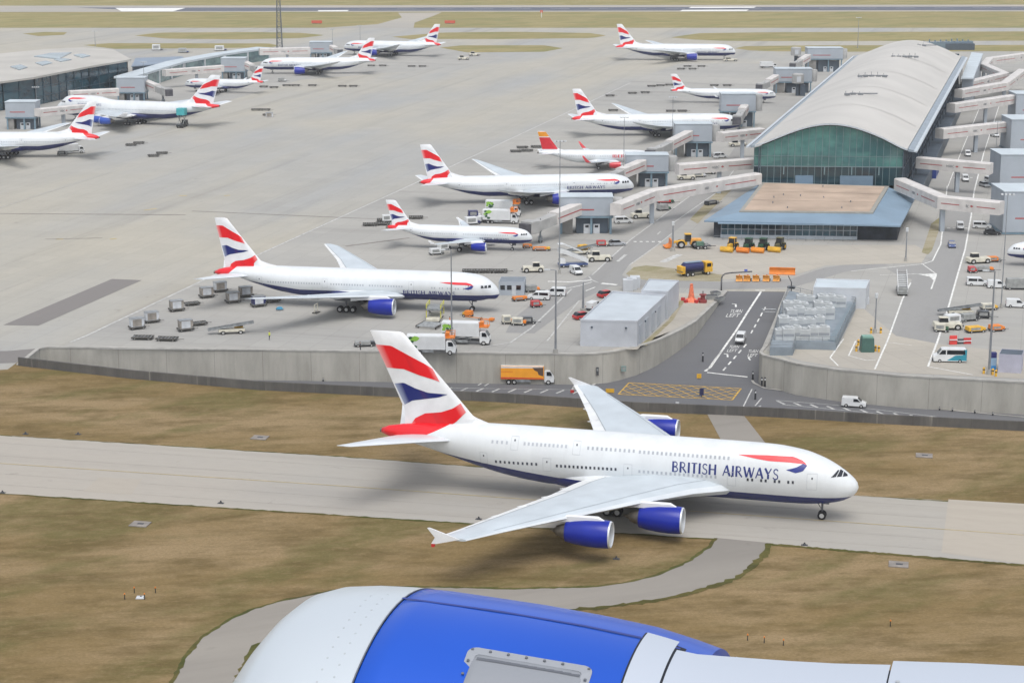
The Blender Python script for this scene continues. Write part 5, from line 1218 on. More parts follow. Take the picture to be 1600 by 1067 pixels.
# ================================================================ vehicles and ground equipment
VW = mat('vehicle_white', (216, 218, 218), .35, coat=.4, var=.05); VS = mat('vehicle_silver', (170, 174, 178), .35, .3, coat=.3); VB = mat('vehicle_blue', (60, 80, 130), .35, coat=.4); VK = mat('vehicle_black', (44, 46, 50), .35, coat=.3)
VR = mat('vehicle_red', (190, 44, 44), .4, coat=.3); VO = mat('plant_orange', (224, 128, 40), .5, var=.1); VY = mat('plant_yellow', (222, 172, 52), .5, var=.12, scale=1); VT = mat('van_teal', (40, 140, 160), .4, coat=.3); VN = mat('navy_tank', (34, 38, 92), .4, coat=.2); VG = mat('tractor_green', (44, 84, 58), .5, var=.12); VP = mat('bumper_grey', (70, 72, 76), .7)
LAMP = mat('headlamp', (226, 226, 220), .2); TAIL = mat('tail_lamp', (150, 30, 30), .4); MAG = mat('machine_grey', (150, 152, 150), .6, var=.15, scale=1.); CREAM = mat('machine_cream', (206, 202, 186), .55, var=.12, scale=1.); GALV = mat('galvanised', (160, 164, 166), .5, .5, var=.2, scale=1.5); CANV = mat('cargo_canvas', (150, 144, 136), .85, var=.2, scale=1.); CANW = mat('container_white', (196, 200, 204), .45, var=.12, scale=1.); DOL = mat('dolly_frame', (92, 90, 86), .7, .2, var=.25, scale=1.5)
LIME = mat('logo_lime', (140, 190, 70), .5); DGRN = mat('logo_green', (36, 84, 52), .5)
def wheels(root, spots, r, w, parent=None):
    for x, y in spots: MB().wheel((x, y, r), r, w).build('wheel', [TYRE, HUB], parent or root, smooth=True, angle=35)
def side_quads(m, pts, y, off=.012, mi=0, tum=0., H=1.):
    for sd in (1, -1): m.add([(x, sd*(y*(1-tum*z/H)+off), z) for x, z in pts], [tuple(range(len(pts)))], mi)
def make_van(name, label, L=4.6, W=1.85, H=1.9, body=VW, cat='van', hood=.25, lower=None, rearglass=False):
    t = thing(name, label, cat); h = L/2; g = .28
    prof = [(-h, .4), (-h, H*.55), (-h+.08, H*.97), (-h+.3, H), (h-L*hood-.75, H), (h-L*hood-.45, H*.95), (h-L*hood+.25, H*.6), (h-.15, H*.47), (h, H*.38), (h, .32), (h-.1, g), (-h+.1, g)]
    MB().extr_y(prof, -W/2, W/2, 0, .12, H).build('body', body, t, bevel=.06)
    x0, x1 = h-L*hood-.45, h-L*hood+.25; a = W/2*.84
    MB().add([(x0+.04, -a*.92, H*.94), (x0+.04, a*.92, H*.94), (x1+.03, a, H*.62), (x1+.03, -a, H*.62)], [(0, 1, 2, 3)]).build('windscreen', GLASSD, t)
    m = MB(); side_quads(m, [(x0-.75, H*.6), (x1-.15, H*.6), (x0-.05, H*.9), (x0-.75, H*.9)], W/2, .015, 0, .12, H); m.build('side_window', GLASSD, t)
    if rearglass:
        m = MB(); side_quads(m, [(-h+.3, H*.6), (x0-.95, H*.6), (x0-.95, H*.9), (-h+.35, H*.9)], W/2, .015, 0, .12, H); m.build('rear_side_window', GLASSD, t)
    m = MB(); m.box((h+.02, 0, .42), (.12, W*.92, .3)); m.box((-h-.02, 0, .45), (.1, W*.9, .25)); m.build('bumper', VP, t, bevel=.03)
    for sd in (1, -1): MB().box((h-.02, sd*W*.36, H*.42), (.1, .34, .18)).build('headlight', LAMP, t); MB().box((-h-.0, sd*W*.42, H*.5), (.06, .12, .4)).build('tail_light', TAIL, t)
    if lower:
        m = MB(); side_quads(m, [(-h+.01, .45), (h*.1, .45), (h*-.12, H*.5), (-h+.01, H*.98)] if False else [(-h+.02, .45), (L*.1, .45), (-L*.16, H*.54), (-h+.75, H*.56), (-h+.55, H*.95), (-h+.02, H*.95)], W/2, .012, 0, .12, H); m.box((-h-.01, 0, H*.55), (.03, W*.86, H*.8)); m.build('paint_panel', lower, t)
    wheels(t, [(h*.62, W/2-.1), (h*.62, -W/2+.1), (-h*.6, W/2-.1), (-h*.6, -W/2+.1)], .34, .24)
    return t
def make_car(label, body, L=4.4, W=1.8, H=1.5):
    t = thing('parked_car', label, 'car'); h = L/2
    MB().extr_y([(-h, .35), (-h, H*.55), (-h+.2, H*.62), (h-L*.28, H*.62), (h-.2, H*.5), (h, H*.4), (h, .3), (-h+.1, .25)], -W/2, W/2, 0, .05, H).build('body', body, t, bevel=.06)
    MB().extr_y([(-h+.15, H*.61), (-h+.55, H*.96), (-h+.8, H), (L*.02, H), (L*.1, H*.97), (h-L*.28, H*.61)], -W/2*.94, W/2*.94, 0, .16, H).build('window', GLASSD, t)
    MB().box((-.35, 0, H+.0), (L*.36, W*.74, .05)).build('roof', body, t, bevel=.02)
    for sd in (1, -1): MB().box((h-.03, sd*W*.36, H*.43), (.08, .3, .14)).build('headlight', LAMP, t)
    wheels(t, [(h*.6, W/2-.1), (h*.6, -W/2+.1), (-h*.6, W/2-.1), (-h*.6, -W/2+.1)], .32, .22); return t
def make_truck(label, L=9.5, W=2.5, H=3.6, box=VW, cab=VW, kind=None, lift=0., band=None):
    t = thing('box_truck', label, 'truck'); h = L/2; cx = h-1.9
    MB().box((-.2, 0, .85), (L-.6, .9, .35)).build('chassis', VP, t)
    MB().extr_y([(cx, .5), (cx, H*.72), (cx+.25, H*.76), (cx+1.1, H*.76), (h-.1, H*.5), (h, H*.4), (h, .45)], -W/2*.94, W/2*.94, 0, .04, H).build('cab', cab, t, bevel=.08)
    MB().add([(cx+1.14, -W*.4, H*.745), (cx+1.14, W*.4, H*.745), (h-.06, W*.42, H*.5), (h-.06, -W*.42, H*.5)], [(0, 1, 2, 3)]).build('windscreen', GLASSD, t)
    m = MB(); side_quads(m, [(cx+.45, H*.48), (cx+1.45, H*.48), (cx+1.2, H*.7), (cx+.45, H*.7)], W*.47, .02, 0, .04, H); m.build('side_window', GLASSD, t)
    MB().box((h+.03, 0, .65), (.15, W*.9, .4)).build('bumper', VP, t, bevel=.04)
    for sd in (1, -1): MB().box((h+.02, sd*W*.36, H*.34), (.08, .35, .2)).build('headlight', LAMP, t); MB().box((cx+1.35, sd*(W/2+.12), H*.58), (.15, .25, .5)).build('mirror', VK, t)
    b = MB().box((-.95, 0, lift+(H+1.05)/2), (L-1.95-.1, W, H-1.05)).build('cargo_box', box, t, bevel=.05)
    MB().box((-.95, 0, lift+H+.015), (L-2.1, W-.1, .06)).build('box_roof', VW, b)
    m = MB(); m.box((-.9, W/2-.2, .75), (L*.3, .25, .5)); m.box((-.9, -W/2+.2, .75), (L*.3, .25, .5)); m.build('side_guard', GALV, t)
    for sd in (1, -1):
        for xx in (h-1.1, -h+1.6, -h+2.7)[:2 if L < 9 else 3]: MB().wheel((xx, sd*(W/2-.22), .48), .48, .34).build('wheel', [TYRE, HUB], t, smooth=True, angle=35)
    y = W/2+.012
    if kind == 'cater':
        m = MB()
        for sd in (1, -1):
            for k in range(14):
                x = -h+.5+random.uniform(0, 1.6); z = lift+1.4+random.uniform(0, 2.0); r = random.uniform(.25, .46); a0 = random.uniform(0, 3)
                m.add([(x+r*1.4*math.cos(a0+q)*(1 if q % 2 else .6), sd*(y+.002*k), z+r*math.sin(a0+q)) for q in (0, 1.3, 2.6, 3.9, 5.2)], [(0, 1, 2, 3, 4)], k % 2)
        m.build('leaf_emblem', [DGRN, LIME], b)
        MB().box((h-1.1, 0, H*.92+lift*.4), (1.9, 2.3, .25)).build('loading_platform', VO, t, bevel=.04)
        m = MB()
        for sx in (h-2., h-.25):
            for sd in (1, -1): m.tube((sx, sd*1.1, H*.92+lift*.4), (sx, sd*1.1, H*.92+1.1+lift*.4), .06, n=5)
        for sd in (1, -1): m.tube((h-2, sd*1.1, H*.92+1.+lift*.4), (h-.25, sd*1.1, H*.92+1.+lift*.4), .06, n=5)
        m.box((h-1.6, 0, H*.92+.5+lift*.4), (.7, 1.6, .8)); m.build('platform_rail', VO, t)
        if lift > 0:
            m = MB()
            for sd in (1, -1): m.tube((-2.5, sd*.9, 1.1), (1.2, sd*.9, 1.05+lift), .1, n=5); m.tube((1.2, sd*.9, 1.1), (-2.5, sd*.9, 1.05+lift), .1, n=5)
            m.build('scissor_lift', GALV, t)
    if kind == 'orange':
        m = MB()
        for sd in (1, -1):
            m.add([(-h+.1, sd*y, 1.15), (-h+.1, sd*y, 1.5), (h-2.1, sd*y, 1.35), (h-2.1, sd*y, 1.15)], [(0, 1, 2, 3)], 0)
            m.add([(h-4.2, sd*(y+.004), 3.4), (h-2.1, sd*(y+.004), 3.45), (h-2.1, sd*(y+.004), 1.7), (h-3.0, sd*(y+.004), 2.0), (h-3.2, sd*(y+.004), 2.6), (h-3.8, sd*(y+.004), 2.9)], [(0, 1, 2, 3, 4, 5)], 1)
            m.add([(-h+.1, sd*(y+.002), 2.5), (-h+2.4, sd*(y+.002), 2.5), (-h+2.4, sd*(y+.002), 2.62), (-h+.1, sd*(y+.002), 2.62)], [(0, 1, 2, 3)], 2)
            m.add([(-h+.1, sd*(y+.002), 3.3), (h-2.1, sd*(y+.002), 3.3), (h-2.1, sd*(y+.002), 3.6), (-h+.1, sd*(y+.002), 3.6)], [(0, 1, 2, 3)], 3)
        m.build('box_artwork', [mat('art_red', (206, 70, 50), .5), mat('art_brown', (92, 72, 60), .5), mat('art_rust', (226, 120, 40), .5), VW], b, fix=False)
    return t
def on(u, v, z=0.): x, y, _ = G(u, v, z); return (x, y, z)
R = math.radians
# --- delivery and catering trucks
t = make_truck('orange-sided box truck driving along the sunken road below the wall', 10.4, 2.5, 3.7, mat('box_orange', (244, 164, 44), .45, var=.06), VW, 'orange'); t.location = on(824, 598.5, -5.97); t.rotation_euler = (0, 0, R(-2))
GC = 'catering trucks'
ct = make_truck('', 9.6, 2.5, 3.7, VW, VW, 'cater')
cg = make_truck('', 9.6, 2.5, 3.7, VW, VW, 'cater', .7)
place(cg, 'white catering truck with orange cab platform, the rear one nearer the wide-body twin-jet nose', on(728, 537), R(-8), GC)
place(ct, 'white catering truck next to the concrete wall, partly behind the big tail fin', on(674, 552.5), R(-3), GC)
place(cg, 'white catering truck behind the short jet, the farther of the two side by side', on(786, 338), R(-8), GC)
place(ct, 'white catering truck behind the short jet, the nearer of the two side by side', on(782, 349), R(-8), GC)
bt = make_truck('', 8.4, 2.4, 3.2, VW, VW)
place(bt, 'far white box truck on the apron beyond the slim jet', on(1200, 107), R(6), 'white box trucks'); place(bt, 'white box truck at the foot of the rear gate of the left edge airliner', on(112, 240), R(20), 'white box trucks')
# --- vans and cars
GV = 'white vans'
van = make_van('van', '', 4.5, 1.85, 1.85); van2 = make_van('van', '', 4.9, 1.9, 1.9, rearglass=True)
place(van, 'small white van driving on the lower road under the right-hand wall', on(1334, 635, -5.97), R(-14), GV)
x, y = ramp_at(1157, 534); place(van, 'white van driving down the dark ramp', (x, y, rampz(y)+.02), R(-104), GV)
place(van2, 'white van facing left beside the small grey cabin, the front one of a pair', on(842, 468), R(170), GV)
place(van2, 'white van facing left beside the small grey cabin, the rear one of a pair', on(867, 462), R(170), GV)
place(van, 'white van in the nearer row of the right apron, cut by the photo edge', on(1588, 480), R(-8), GV)
place(van2, 'white van left of the tall pole on the right apron, facing right', on(1527, 446), R(-6), GV)
place(van, 'white van on the right service road at the dotted stop line', on(1500, 358), R(-98), GV)
place(van2, 'white van parked by the large right gate block, left of a dark car', on(1534, 357), R(-12), GV)
place(van, 'white van in front of the blue passenger stairs', on(900, 428), R(-70), GV)
place(van2, 'white van below the first walkway, beside the grey gate block', on(974, 349), R(8), GV)
place(van, 'white van driving up the right service road between two walkways', on(1512, 244), R(-98), GV)
place(van2, 'white van driving on the right service road just above the bent walkway', on(1508, 283), R(-98), GV)
place(van, 'white van next to the pale equipment building, left side', on(928, 483), R(60), GV)
place(van2, 'white van parked behind the second gate block near the pier', on(1125, 247), R(15), GV)
place(van, 'white van on the right apron beyond the pale van, near the grey wagon', on(1558, 450), R(-6), GV)
place(van2, 'white van by the pair of gates under the second right walkway', on(1548, 286), R(-70), GV)
place(van, 'white van near the gate blocks at the upper right, beside the road', on(1554, 214), R(-80), GV)
t = make_van('minibus', 'white and turquoise high-roof minibus parked on the right apron', 6.2, 2.05, 2.7, VW, 'minibus', .17, VT, True); t.location = on(1483, 565); t.rotation_euler = (0, 0, R(176))
def car(lb, mt, u, v, a, z=0): t = make_car(lb, mt); t.location = on(u, v, z); t.rotation_euler = (0, 0, R(a)); return t
car('blue car driving on the right service road behind the white van', VB, 1487, 386, -98); car('dark car parked in front of the large right gate block', VK, 1550, 367, -12); car('red and white estate car at the edge of the road by the short jet', VS, 964, 384, 14)
car('silver car beneath the first right walkway, close to the pier', VS, 1452, 259, 10); car('silver car near the right gate under the second walkway', VS, 1538, 292, -75); car('red car half hidden by the left side of the pale equipment building', VR, 911, 498, 30); car('red service car at the corner behind the pale equipment building', VR, 948, 464, 35)
car('white car on the lower apron under the bent walkway', VW, 1528, 330, -75); car('white and blue car at the foot of the third gate block', VW, 1121, 247, 70)
# --- winter fleet
def make_tractor(label, body, blade):
    t = thing('tractor', label, 'tractor', group='tractors with snow brushes')
    MB().box((1.15, 0, 1.25), (2.0, .9, .9), top=(.96, .8)).build('bonnet', body, t, bevel=.1)
    c = MB().box((-.6, 0, 2.05), (1.6, 1.6, 1.6), top=(.86, .86)).build('cab', GLASSD, t, bevel=.06)
    m = MB(); m.box((-.6, 0, 2.92), (1.6, 1.6, .14))
    for sx in (-1.33, .13):
        for sd in (1, -1): m.tube((sx, sd*.76, 1.2), (sx*.9-.05, sd*.68, 2.9), .06, n=5)
    m.build('cab_frame', body, c)
    MB().box((-.3, 0, .95), (3.2, .8, .5)).build('chassis', VP, t)
    for sd in (1, -1):
        MB().box((-.95, sd*.98, 1.72), (1.3, .5, .12)).build('mudguard', body, t, bevel=.04)
        MB().wheel((-.95, sd*.98, .85), .85, .52).build('wheel', [TYRE, VY], t, smooth=True, angle=35); MB().wheel((1.5, sd*.85, .55), .55, .4).build('wheel', [TYRE, VY], t, smooth=True, angle=35)
    b = MB(); b.lathe([(-1.5, 0), (-1.5, .55), (1.5, .55), (1.5, 0)], (3.1, 0, .6), 'y', 14); b.box((3.15, 0, .95), (1.1, 3.1, .7), top=(.6, 1)); b.build('front_brush', blade, t, bevel=.04)
    m = MB(); m.box((2.4, .4, .7), (1.2, .15, .2)); m.box((2.4, -.4, .7), (1.2, .15, .2)); m.build('linkage', VP, t); return t
for lb, bd, bl, u, v in (('yellow tractor with yellow front brush, at the loader end of the tractor row', VY, VY, 1143, 391), ('green tractor with orange front brush, next to the yellow tractor', VG, VO, 1168, 392), ('green tractor with orange front brush, third in the row before the annex', VG, mat('brush_amber', (230, 146, 46), .5), 1191, 392), ('tractor with yellow brush and pale roof at the open end of the tractor row', mat('tractor_olive', (96, 92, 60), .5), VY, 1217, 391)):
    t = make_tractor(lb, bd, bl); t.location = on(u, v); t.rotation_euler = (0, 0, R(-118)); t.scale = (1.05, 1.05, 1.05)
t = thing('wheel_loader', 'yellow wheel loader with an orange raised shovel on the yard', 'loader', on(1075, 387), R(184))
MB().box((-1.9, 0, 1.6), (3.0, 1.9, 1.5), top=(.9, .85)).build('engine_cover', mat('loader_amber', (226, 160, 70), .5, var=.1), t, bevel=.15); MB().box((1.6, 0, 1.2), (2.6, 1.4, .9)).build('front_frame', VY, t, bevel=.1)
MB().box((.1, 0, 2.5), (1.6, 1.6, 1.8), top=(.9, .9)).build('cab', GLASSD, t, bevel=.06); MB().box((.1, 0, 3.5), (1.7, 1.7, .18)).build('cab_roof', VY, t, bevel=.05)
m = MB(); 
for sd in (.55, -.55): m.tube((1.0, sd, 1.8), (3.4, sd, 1.5), .2, n=6); m.tube((3.4, sd, 1.5), (4.4, sd, .9), .2, n=6)
m.build('lift_arm', VY, t)
MB().extr_y([(4.2, .2), (5.9, .2), (6.2, .5), (5.6, .55), (4.7, 1.0), (4.6, 2.2), (4.3, 2.3), (4.1, 1.2)], -1.7, 1.7).build('shovel', VO, t)
wheels(t, [(1.9, 1.1), (1.9, -1.1), (-1.6, 1.1), (-1.6, -1.1)], .95, .65)
boxish('equipment_trailer', 'dark green equipment trailer behind the yellow wheel loader', 'trailer', 1097, 389, None, VG, [('deck', (0, 0, .8), (4.4, 1.8, .25), VP), ('pump_housing', (-.6, 0, 1.4), (1.8, 1.4, 1.0), mat('trailer_green', (88, 120, 104), .5)), ('drawbar', (2.8, 0, .7), (1.4, .15, .15), VP), ('hose_reel', (1.0, 0, 1.2), (1.0, 1.2, .6), MAG)], R(6))
wheels(bpy.data.objects['equipment_trailer'], [(.6, .9), (.6, -.9), (-1.2, .9), (-1.2, -.9)], .45, .3)
t = thing('tanker_truck', 'navy and yellow de-icing tanker truck parked on the yard', 'truck', on(1087, 430), R(24))
MB().box((-.3, 0, .95), (8., 1.0, .4)).build('chassis', VP, t); MB().lathe([(-3.6, 0), (-3.5, .9), (-3.3, 1.1), (1.5, 1.1), (1.7, .9), (1.8, 0)], (0, 0, 2.1), 'x', 18).build('tank', VN, t, smooth=True, angle=40)
MB().box((-.9, 0, 3.2), (4.4, 1.3, .12)).build('walkway', mat('tank_top', (120, 140, 160), .5), t); MB().box((2.9, 0, 1.9), (2.0, 2.4, 2.4), top=(.9, .92)).build('cab', VY, t, bevel=.12); MB().box((3.93, 0, 2.3), (.06, 2.0, .8)).build('windscreen', GLASSD, t)
MB().box((-3.9, 0, 1.6), (1.1, 2.3, 1.7)).build('pump_box', VY, t, bevel=.08); m = MB(); side_quads(m, [(2.3, 2.0), (3.4, 2.0), (3.4, 2.8), (2.3, 2.8)], 1.19); m.build('side_window', GLASSD, t)
m = MB(); m.tube((-4.4, -1.8, 1.3), (-4.4, 1.8, 1.3), .1, n=5); m.build('spray_bar', VP, t); wheels(t, [(2.7, 1.), (2.7, -1.), (-1.4, 1.), (-1.4, -1.), (-2.7, 1.), (-2.7, -1.)], .52, .36)
pg = thing('snow_plough', '', 'snow plough'); MB().extr_y([(-.5, .15), (.55, .15), (.2, .5), (.15, 1.0), (.45, 1.45), (.05, 1.5), (-.35, 1.0), (-.4, .5)], -.75, .75).build('blade', mat('plough_amber', (216, 150, 66), .5, var=.12), pg); MB().box((-1.0, 0, .6), (1.1, .8, .5)).build('mount_frame', VP, pg); wheels(pg, [(-1.0, .7), (-1.0, -.7)], .3, .2); MB().box((-.7, 0, 1.25), (.3, .3, .5)).build('hydraulic_ram', VR, pg)
for k, u in enumerate((1155, 1167, 1181, 1197, 1213)): place(pg, 'folded amber snow plough by the road, %s from the navy tanker' % ('nearest', 'second', 'third', 'fourth', 'farthest')[k], on(u, 440), R(-105+random.uniform(-8, 8)), 'snow ploughs in a row')
t = thing('plough_blade', 'long bright orange plough blade lying behind the row of folded ploughs', 'plough blade', on(1222, 429), R(-8)); MB().extr_y([(-.3, .05), (.5, .1), (.25, .6), (.2, 1.1), (.5, 1.7), (.2, 1.75), (-.15, 1.1), (-.1, .5)], -3., 3.).build('blade', VO, t); t.rotation_euler = (0, 0, R(-98)); MB().box((-.6, 0, .7), (.8, 1.6, .5)).build('mount_frame', VP, t)
# --- steps, loaders, tugs, carts
def make_steps(label, col, canopy=True, name='passenger_steps'):
    t = thing(name, label, 'aircraft steps'); MB().box((0, 0, .75), (7., 2.0, .5)).build('chassis', col, t, bevel=.05); MB().box((2.6, .0, 1.5), (1.4, 1.9, 1.2), top=(.85, .9)).build('cab', VW, t, bevel=.06); MB().box((3.31, 0, 1.75), (.05, 1.5, .55)).build('windscreen', GLASSD, t)
    m = MB(); n = 14
    for k in range(n): m.box((-3.4+6.0*k/n, 0, 1.0+2.6*k/n), (.44, 1.6, .12))
    m.build('flight', GALV, t)
    m = MB()
    for sd in (.85, -.85): m.extr_y([(-3.6, .9), (2.6, 3.5), (3.6, 3.5), (3.6, 4.6), (2.5, 4.6), (-3.6, 1.9)], sd-.05, sd+.05)
    m.build('side_panel', VW, t)
    if canopy: MB().extr_y([(-2.2, 3.6), (2.5, 5.6), (3.7, 5.6), (3.7, 5.7), (2.4, 5.75), (-2.2, 3.75)], -.95, .95).build('canopy', VW, t)
    wheels(t, [(2.4, .85), (2.4, -.85), (-2.4, .85), (-2.4, -.85)], .42, .3); return t
t = make_steps('covered passenger steps with a blue base standing by the service road', VB); t.location = on(895, 417); t.rotation_euler = (0, 0, R(190))
t = thing('steps_tower', 'tall white ribbed steps vehicle standing alone on the yard', 'aircraft steps', on(1409, 458), R(82)); MB().box((0, 0, .7), (6.8, 2.2, .6)).build('chassis', MAG, t, bevel=.05)
m = MB(); n = 16
for k in range(n): m.box((-3.2+6.4*k/n, 0, 1.2+2.6*k/n), (.3, 2.0, .16), 0)
m.build('flight', VW, t); m = MB()
for sd in (1.05, -1.05): m.extr_y([(-3.4, 1.), (3.3, 3.8), (3.3, 4.8), (-3.4, 2.)], sd-.06, sd+.06)
m.build('side_panel', VW, t); MB().box((-2.9, 0, 1.35), (1.2, 2., 1.1), top=(.85, .9)).build('cab', MAG, t, bevel=.06); wheels(t, [(2.4, .95), (2.4, -.95), (-2.4, .95), (-2.4, -.95)], .45, .3)
m = MB()
for k in range(9): 
    q = k/9; m.tube((-2.6+6*q, -1.05, 2.+2.5*q), (-2.6+6*q, 1.05, 2.+2.5*q), .05, n=4)
m.build('hoop', VK, t)
bl = thing('belt_loader', '', 'belt loader'); MB().box((0, 0, .75), (4.2, 1.6, .5)).build('chassis', CREAM, bl, bevel=.05); m = MB(); m.extr_y([(-3.8, .8), (3.6, 2.0), (3.6, 2.25), (-3.8, 1.05)], -.45, .45); m.build('belt', VK, bl); m = MB()
for sd in (.5, -.5): m.extr_y([(-3.8, .8), (3.6, 2.0), (3.6, 2.4), (-3.8, 1.2)], sd-.04, sd+.04)
m.build('belt_frame', GALV, bl); MB().box((1.4, .75, 1.35), (.9, .5, .9)).build('driver_seat', VK, bl); MB().box((1.2, .75, 1.1), (1.4, .6, .3)).build('fender', VY, bl); wheels(bl, [(1.4, .75), (1.4, -.75), (-1.4, .75), (-1.4, -.75)], .38, .26)
GB = 'belt loaders'
place(bl, 'belt loader near the luggage carts behind the wide-body twin-jet', on(362, 521), R(12), GB, (1.25, 1.1, 1.))
place(bl, 'belt loader with dark belt in the equipment cluster on the right apron', on(1500, 492), R(4), GB); place(bl, 'belt loader parked beside the tractor-free edge of the first gate, near the yellow machine', on(905, 398), R(20), GB)
tg = thing('tow_tug', '', 'tow tug'); MB().box((0, 0, .85), (4.6, 2.2, .9), top=(.96, .94)).build('body', CREAM, tg, bevel=.12); MB().box((-.6, .4, 1.65), (1.5, 1.2, .9), top=(.85, .9)).build('cab', GLASSD, tg, bevel=.05); MB().box((-.6, .4, 2.15), (1.5, 1.2, .1)).build('cab_roof', CREAM, tg); wheels(tg, [(1.5, .95), (1.5, -.95), (-1.5, .95), (-1.5, -.95)], .55, .4); MB().box((2.4, 0, .7), (.3, 1.2, .3)).build('tow_hitch', VK, tg)
GT = 'aircraft tugs'
place(tg, 'cream aircraft tug with big dark wheels beside the service road near the short jet', on(936, 408), R(4), GT, (1.25, 1.2, 1.1)); place(tg, 'cream tug at the corner by the light mast, left of the blue steps', on(833, 425), R(185), GT, (1.1, 1.1, 1.1))
place(tg, 'white tug pushing the farthest nose-right airliner', on(1141, 96), R(12), GT, (1.6, 1.2, .9)); place(tg, 'cream tug on the apron under the first walkway', on(1002, 341), R(10), GT); place(tg, 'cream tug in the gap between the second walkway and the gate block', on(1072, 281), R(10), GT, (1.2, 1.1, 1.)); place(tg, 'pale tug in the equipment cluster of the right apron', on(1480, 514), R(0), GT); place(tg, 'pale tug by the airliner nose at the right edge', on(1528, 411), R(15), GT)
place(tg, 'white tug on open apron right of the farthest left-facing airliner, the nearer of two', on(724, 94), R(20), GT); place(tg, 'white tug on open apron right of the farthest left-facing airliner, the farther of two', on(741, 88), R(20), GT); place(tg, 'pale tug behind the belly of the left edge airliner', on(104, 236), R(15), GT)
place(tg, 'cream tug on the pad between the third gate block and the pier', on(1152, 229), R(8), GT, (1.3, 1.1, 1.)); place(tg, 'cream tug just left of the pier corner under the first walkway', on(1104, 272), R(8), GT)
# container loader under the wide-body and the roller deck in front of it
t = thing('container_loader', 'yellow-railed container loader standing under the wide-body twin-jet', 'container loader', on(680, 499), R(84)); MB().box((0, 0, 2.6), (5., 3.2, .3)).build('upper_deck', GALV, t); MB().box((-.5, 0, .7), (7., 2.8, .5)).build('chassis', CREAM, t, bevel=.05)
m = MB()
for sx in (-2.3, 2.3):
    for sd in (1.5, -1.5): m.tube((sx, sd, .8), (sx, sd, 3.7), .1, n=5)
for sd in (1.55, -1.55): m.tube((-2.4, sd, 3.6), (2.4, sd, 3.6), .08, n=5); m.tube((-2.4, sd, 3.1), (2.4, sd, 3.1), .07, n=5)
m.build('guard_rail', mat('rail_lime', (200, 196, 80), .5), t); m = MB()
for sd in (1.2, -1.2): m.tube((-2.2, sd, .9), (2.2, sd, 2.5), .1, n=5); m.tube((2.2, sd, .9), (-2.2, sd, 2.5), .1, n=5)
m.build('scissor_lift', MAG, t); wheels(t, [(2., 1.2), (2., -1.2), (-2.6, 1.2), (-2.6, -1.2)], .45, .35)
t = thing('roller_deck', 'grey roller deck lying on the ground in front of the container loader', 'roller deck', on(672, 511), R(70)); m = MB(); m.box((0, 2.2, .5), (4.6, .15, .4)); m.box((0, -2.2, .5), (4.6, .15, .4)); m.build('frame', DOL, t); m = MB()
for k in range(9): m.tube((-2.1+.52*k, -2.1, .55), (-2.1+.52*k, 2.1, .55), .11, n=6)
m.build('rollers', GALV, t)
wheels(t, [(1.6, 1.9), (1.6, -1.9), (-1.6, 1.9), (-1.6, -1.9)], .25, .2)
# dollies and containers
dl = thing('cargo_dolly', '', 'cargo dolly'); m = MB(); m.box((0, 0, .42), (3.2, 1.9, .14)); m.box((0, .95, .55), (3.2, .08, .2)); m.box((0, -.95, .55), (3.2, .08, .2)); m.box((1.6, 0, .55), (.08, 1.9, .2)); m.build('deck', DOL, dl); m = MB()
for k in range(6): m.tube((-1.3+.52*k, -.85, .54), (-1.3+.52*k, .85, .54), .06, n=5)
m.build('rollers', GALV, dl); MB().tube((1.6, 0, .4), (2.7, 0, .35), .05, n=5).build('drawbar', DOL, dl); wheels(dl, [(1.1, .7), (1.1, -.7), (-1.1, .7), (-1.1, -.7)], .22, .16)
def uld(name, label, mt): 
    t = thing(name, label, 'cargo container'); MB().extr_y([(-1.0, 0), (.78, 0), (1.02, .55), (1.02, 1.6), (-1.0, 1.6)], -.76, .76).build('shell', mt, t, bevel=.04); m = MB()
    for z in (.04, 1.58): m.box((0, 0, z), (2.06, 1.56, .07))
    m.build('edge_rail', GALV, t); MB().box((-.1, -.775, .8), (1.4, .03, 1.3)).build('door', CANV if mt == CANW else CANW, t); return t
uw = uld('cargo_container', '', CANW); uc = uld('cargo_container', '', CANV)
GD = 'cargo dollies on the apron'; GU = 'cargo containers on dollies'
def dol(lb, u, v, a, load=None, lb2=None, sc=None):
    x, y, _ = G(u, v); place(dl, lb, (x, y, 0), R(a), GD, sc)
    if load: place(load, lb2, (x, y, .6), R(a), GU, (1.35, 1.15, 1.1))
BD = 28
dol('dolly under the white container nearest the left stand line, lower one', 214, 514, BD, uw, 'white container nearest the left stand line, lower of the two')
dol('dolly under the second white container nearest the left stand line', 237, 504, BD, uw, 'white container nearest the left stand line, upper of the two')
dol('dolly under the grey canvas container midway along the stand line', 276, 486, BD, uc, 'grey canvas container midway along the stand line, beside an empty dolly')
dol('empty dolly coupled to the grey container midway along the stand line', 300, 477, BD)
dol('dolly under the grey container left of the belt loader', 290, 517, BD, uc, 'grey container left of the belt loader, coupled to an empty dolly')
dol('empty dolly left of the belt loader, behind its grey container', 311, 508, BD)
dol('dolly under the grey container below the tailplane', 323, 465, BD, uc, 'grey container just below the tailplane of the wide-body twin-jet, the lower one')
dol('dolly under the white container below the tailplane', 344, 456, BD, uw, 'white container just below the tailplane of the wide-body twin-jet')
dol('dolly under the grey container to the right of the tailplane tip', 364, 473, BD, uc, 'grey container under the rear fuselage, the front one of that pair')
dol('dolly under the pale container under the rear fuselage', 384, 464, BD, uc, 'grey container under the rear fuselage, the rear one of that pair')
dol('dolly carrying the navy container at the near wing tip', 404, 479, BD, uld('cargo_container', '', VN), 'navy container on a dolly at the near wing tip of the wide-body twin-jet')
dol('empty dolly behind the navy container at the near wing tip', 426, 472, BD)
dol('empty dolly at the front left of the stand, the outer of two', 223, 530, -4, sc=(1.3, 1.1, 1)); dol('empty dolly at the front left of the stand, the inner of two', 261, 532, -6, sc=(1.3, 1.1, 1))
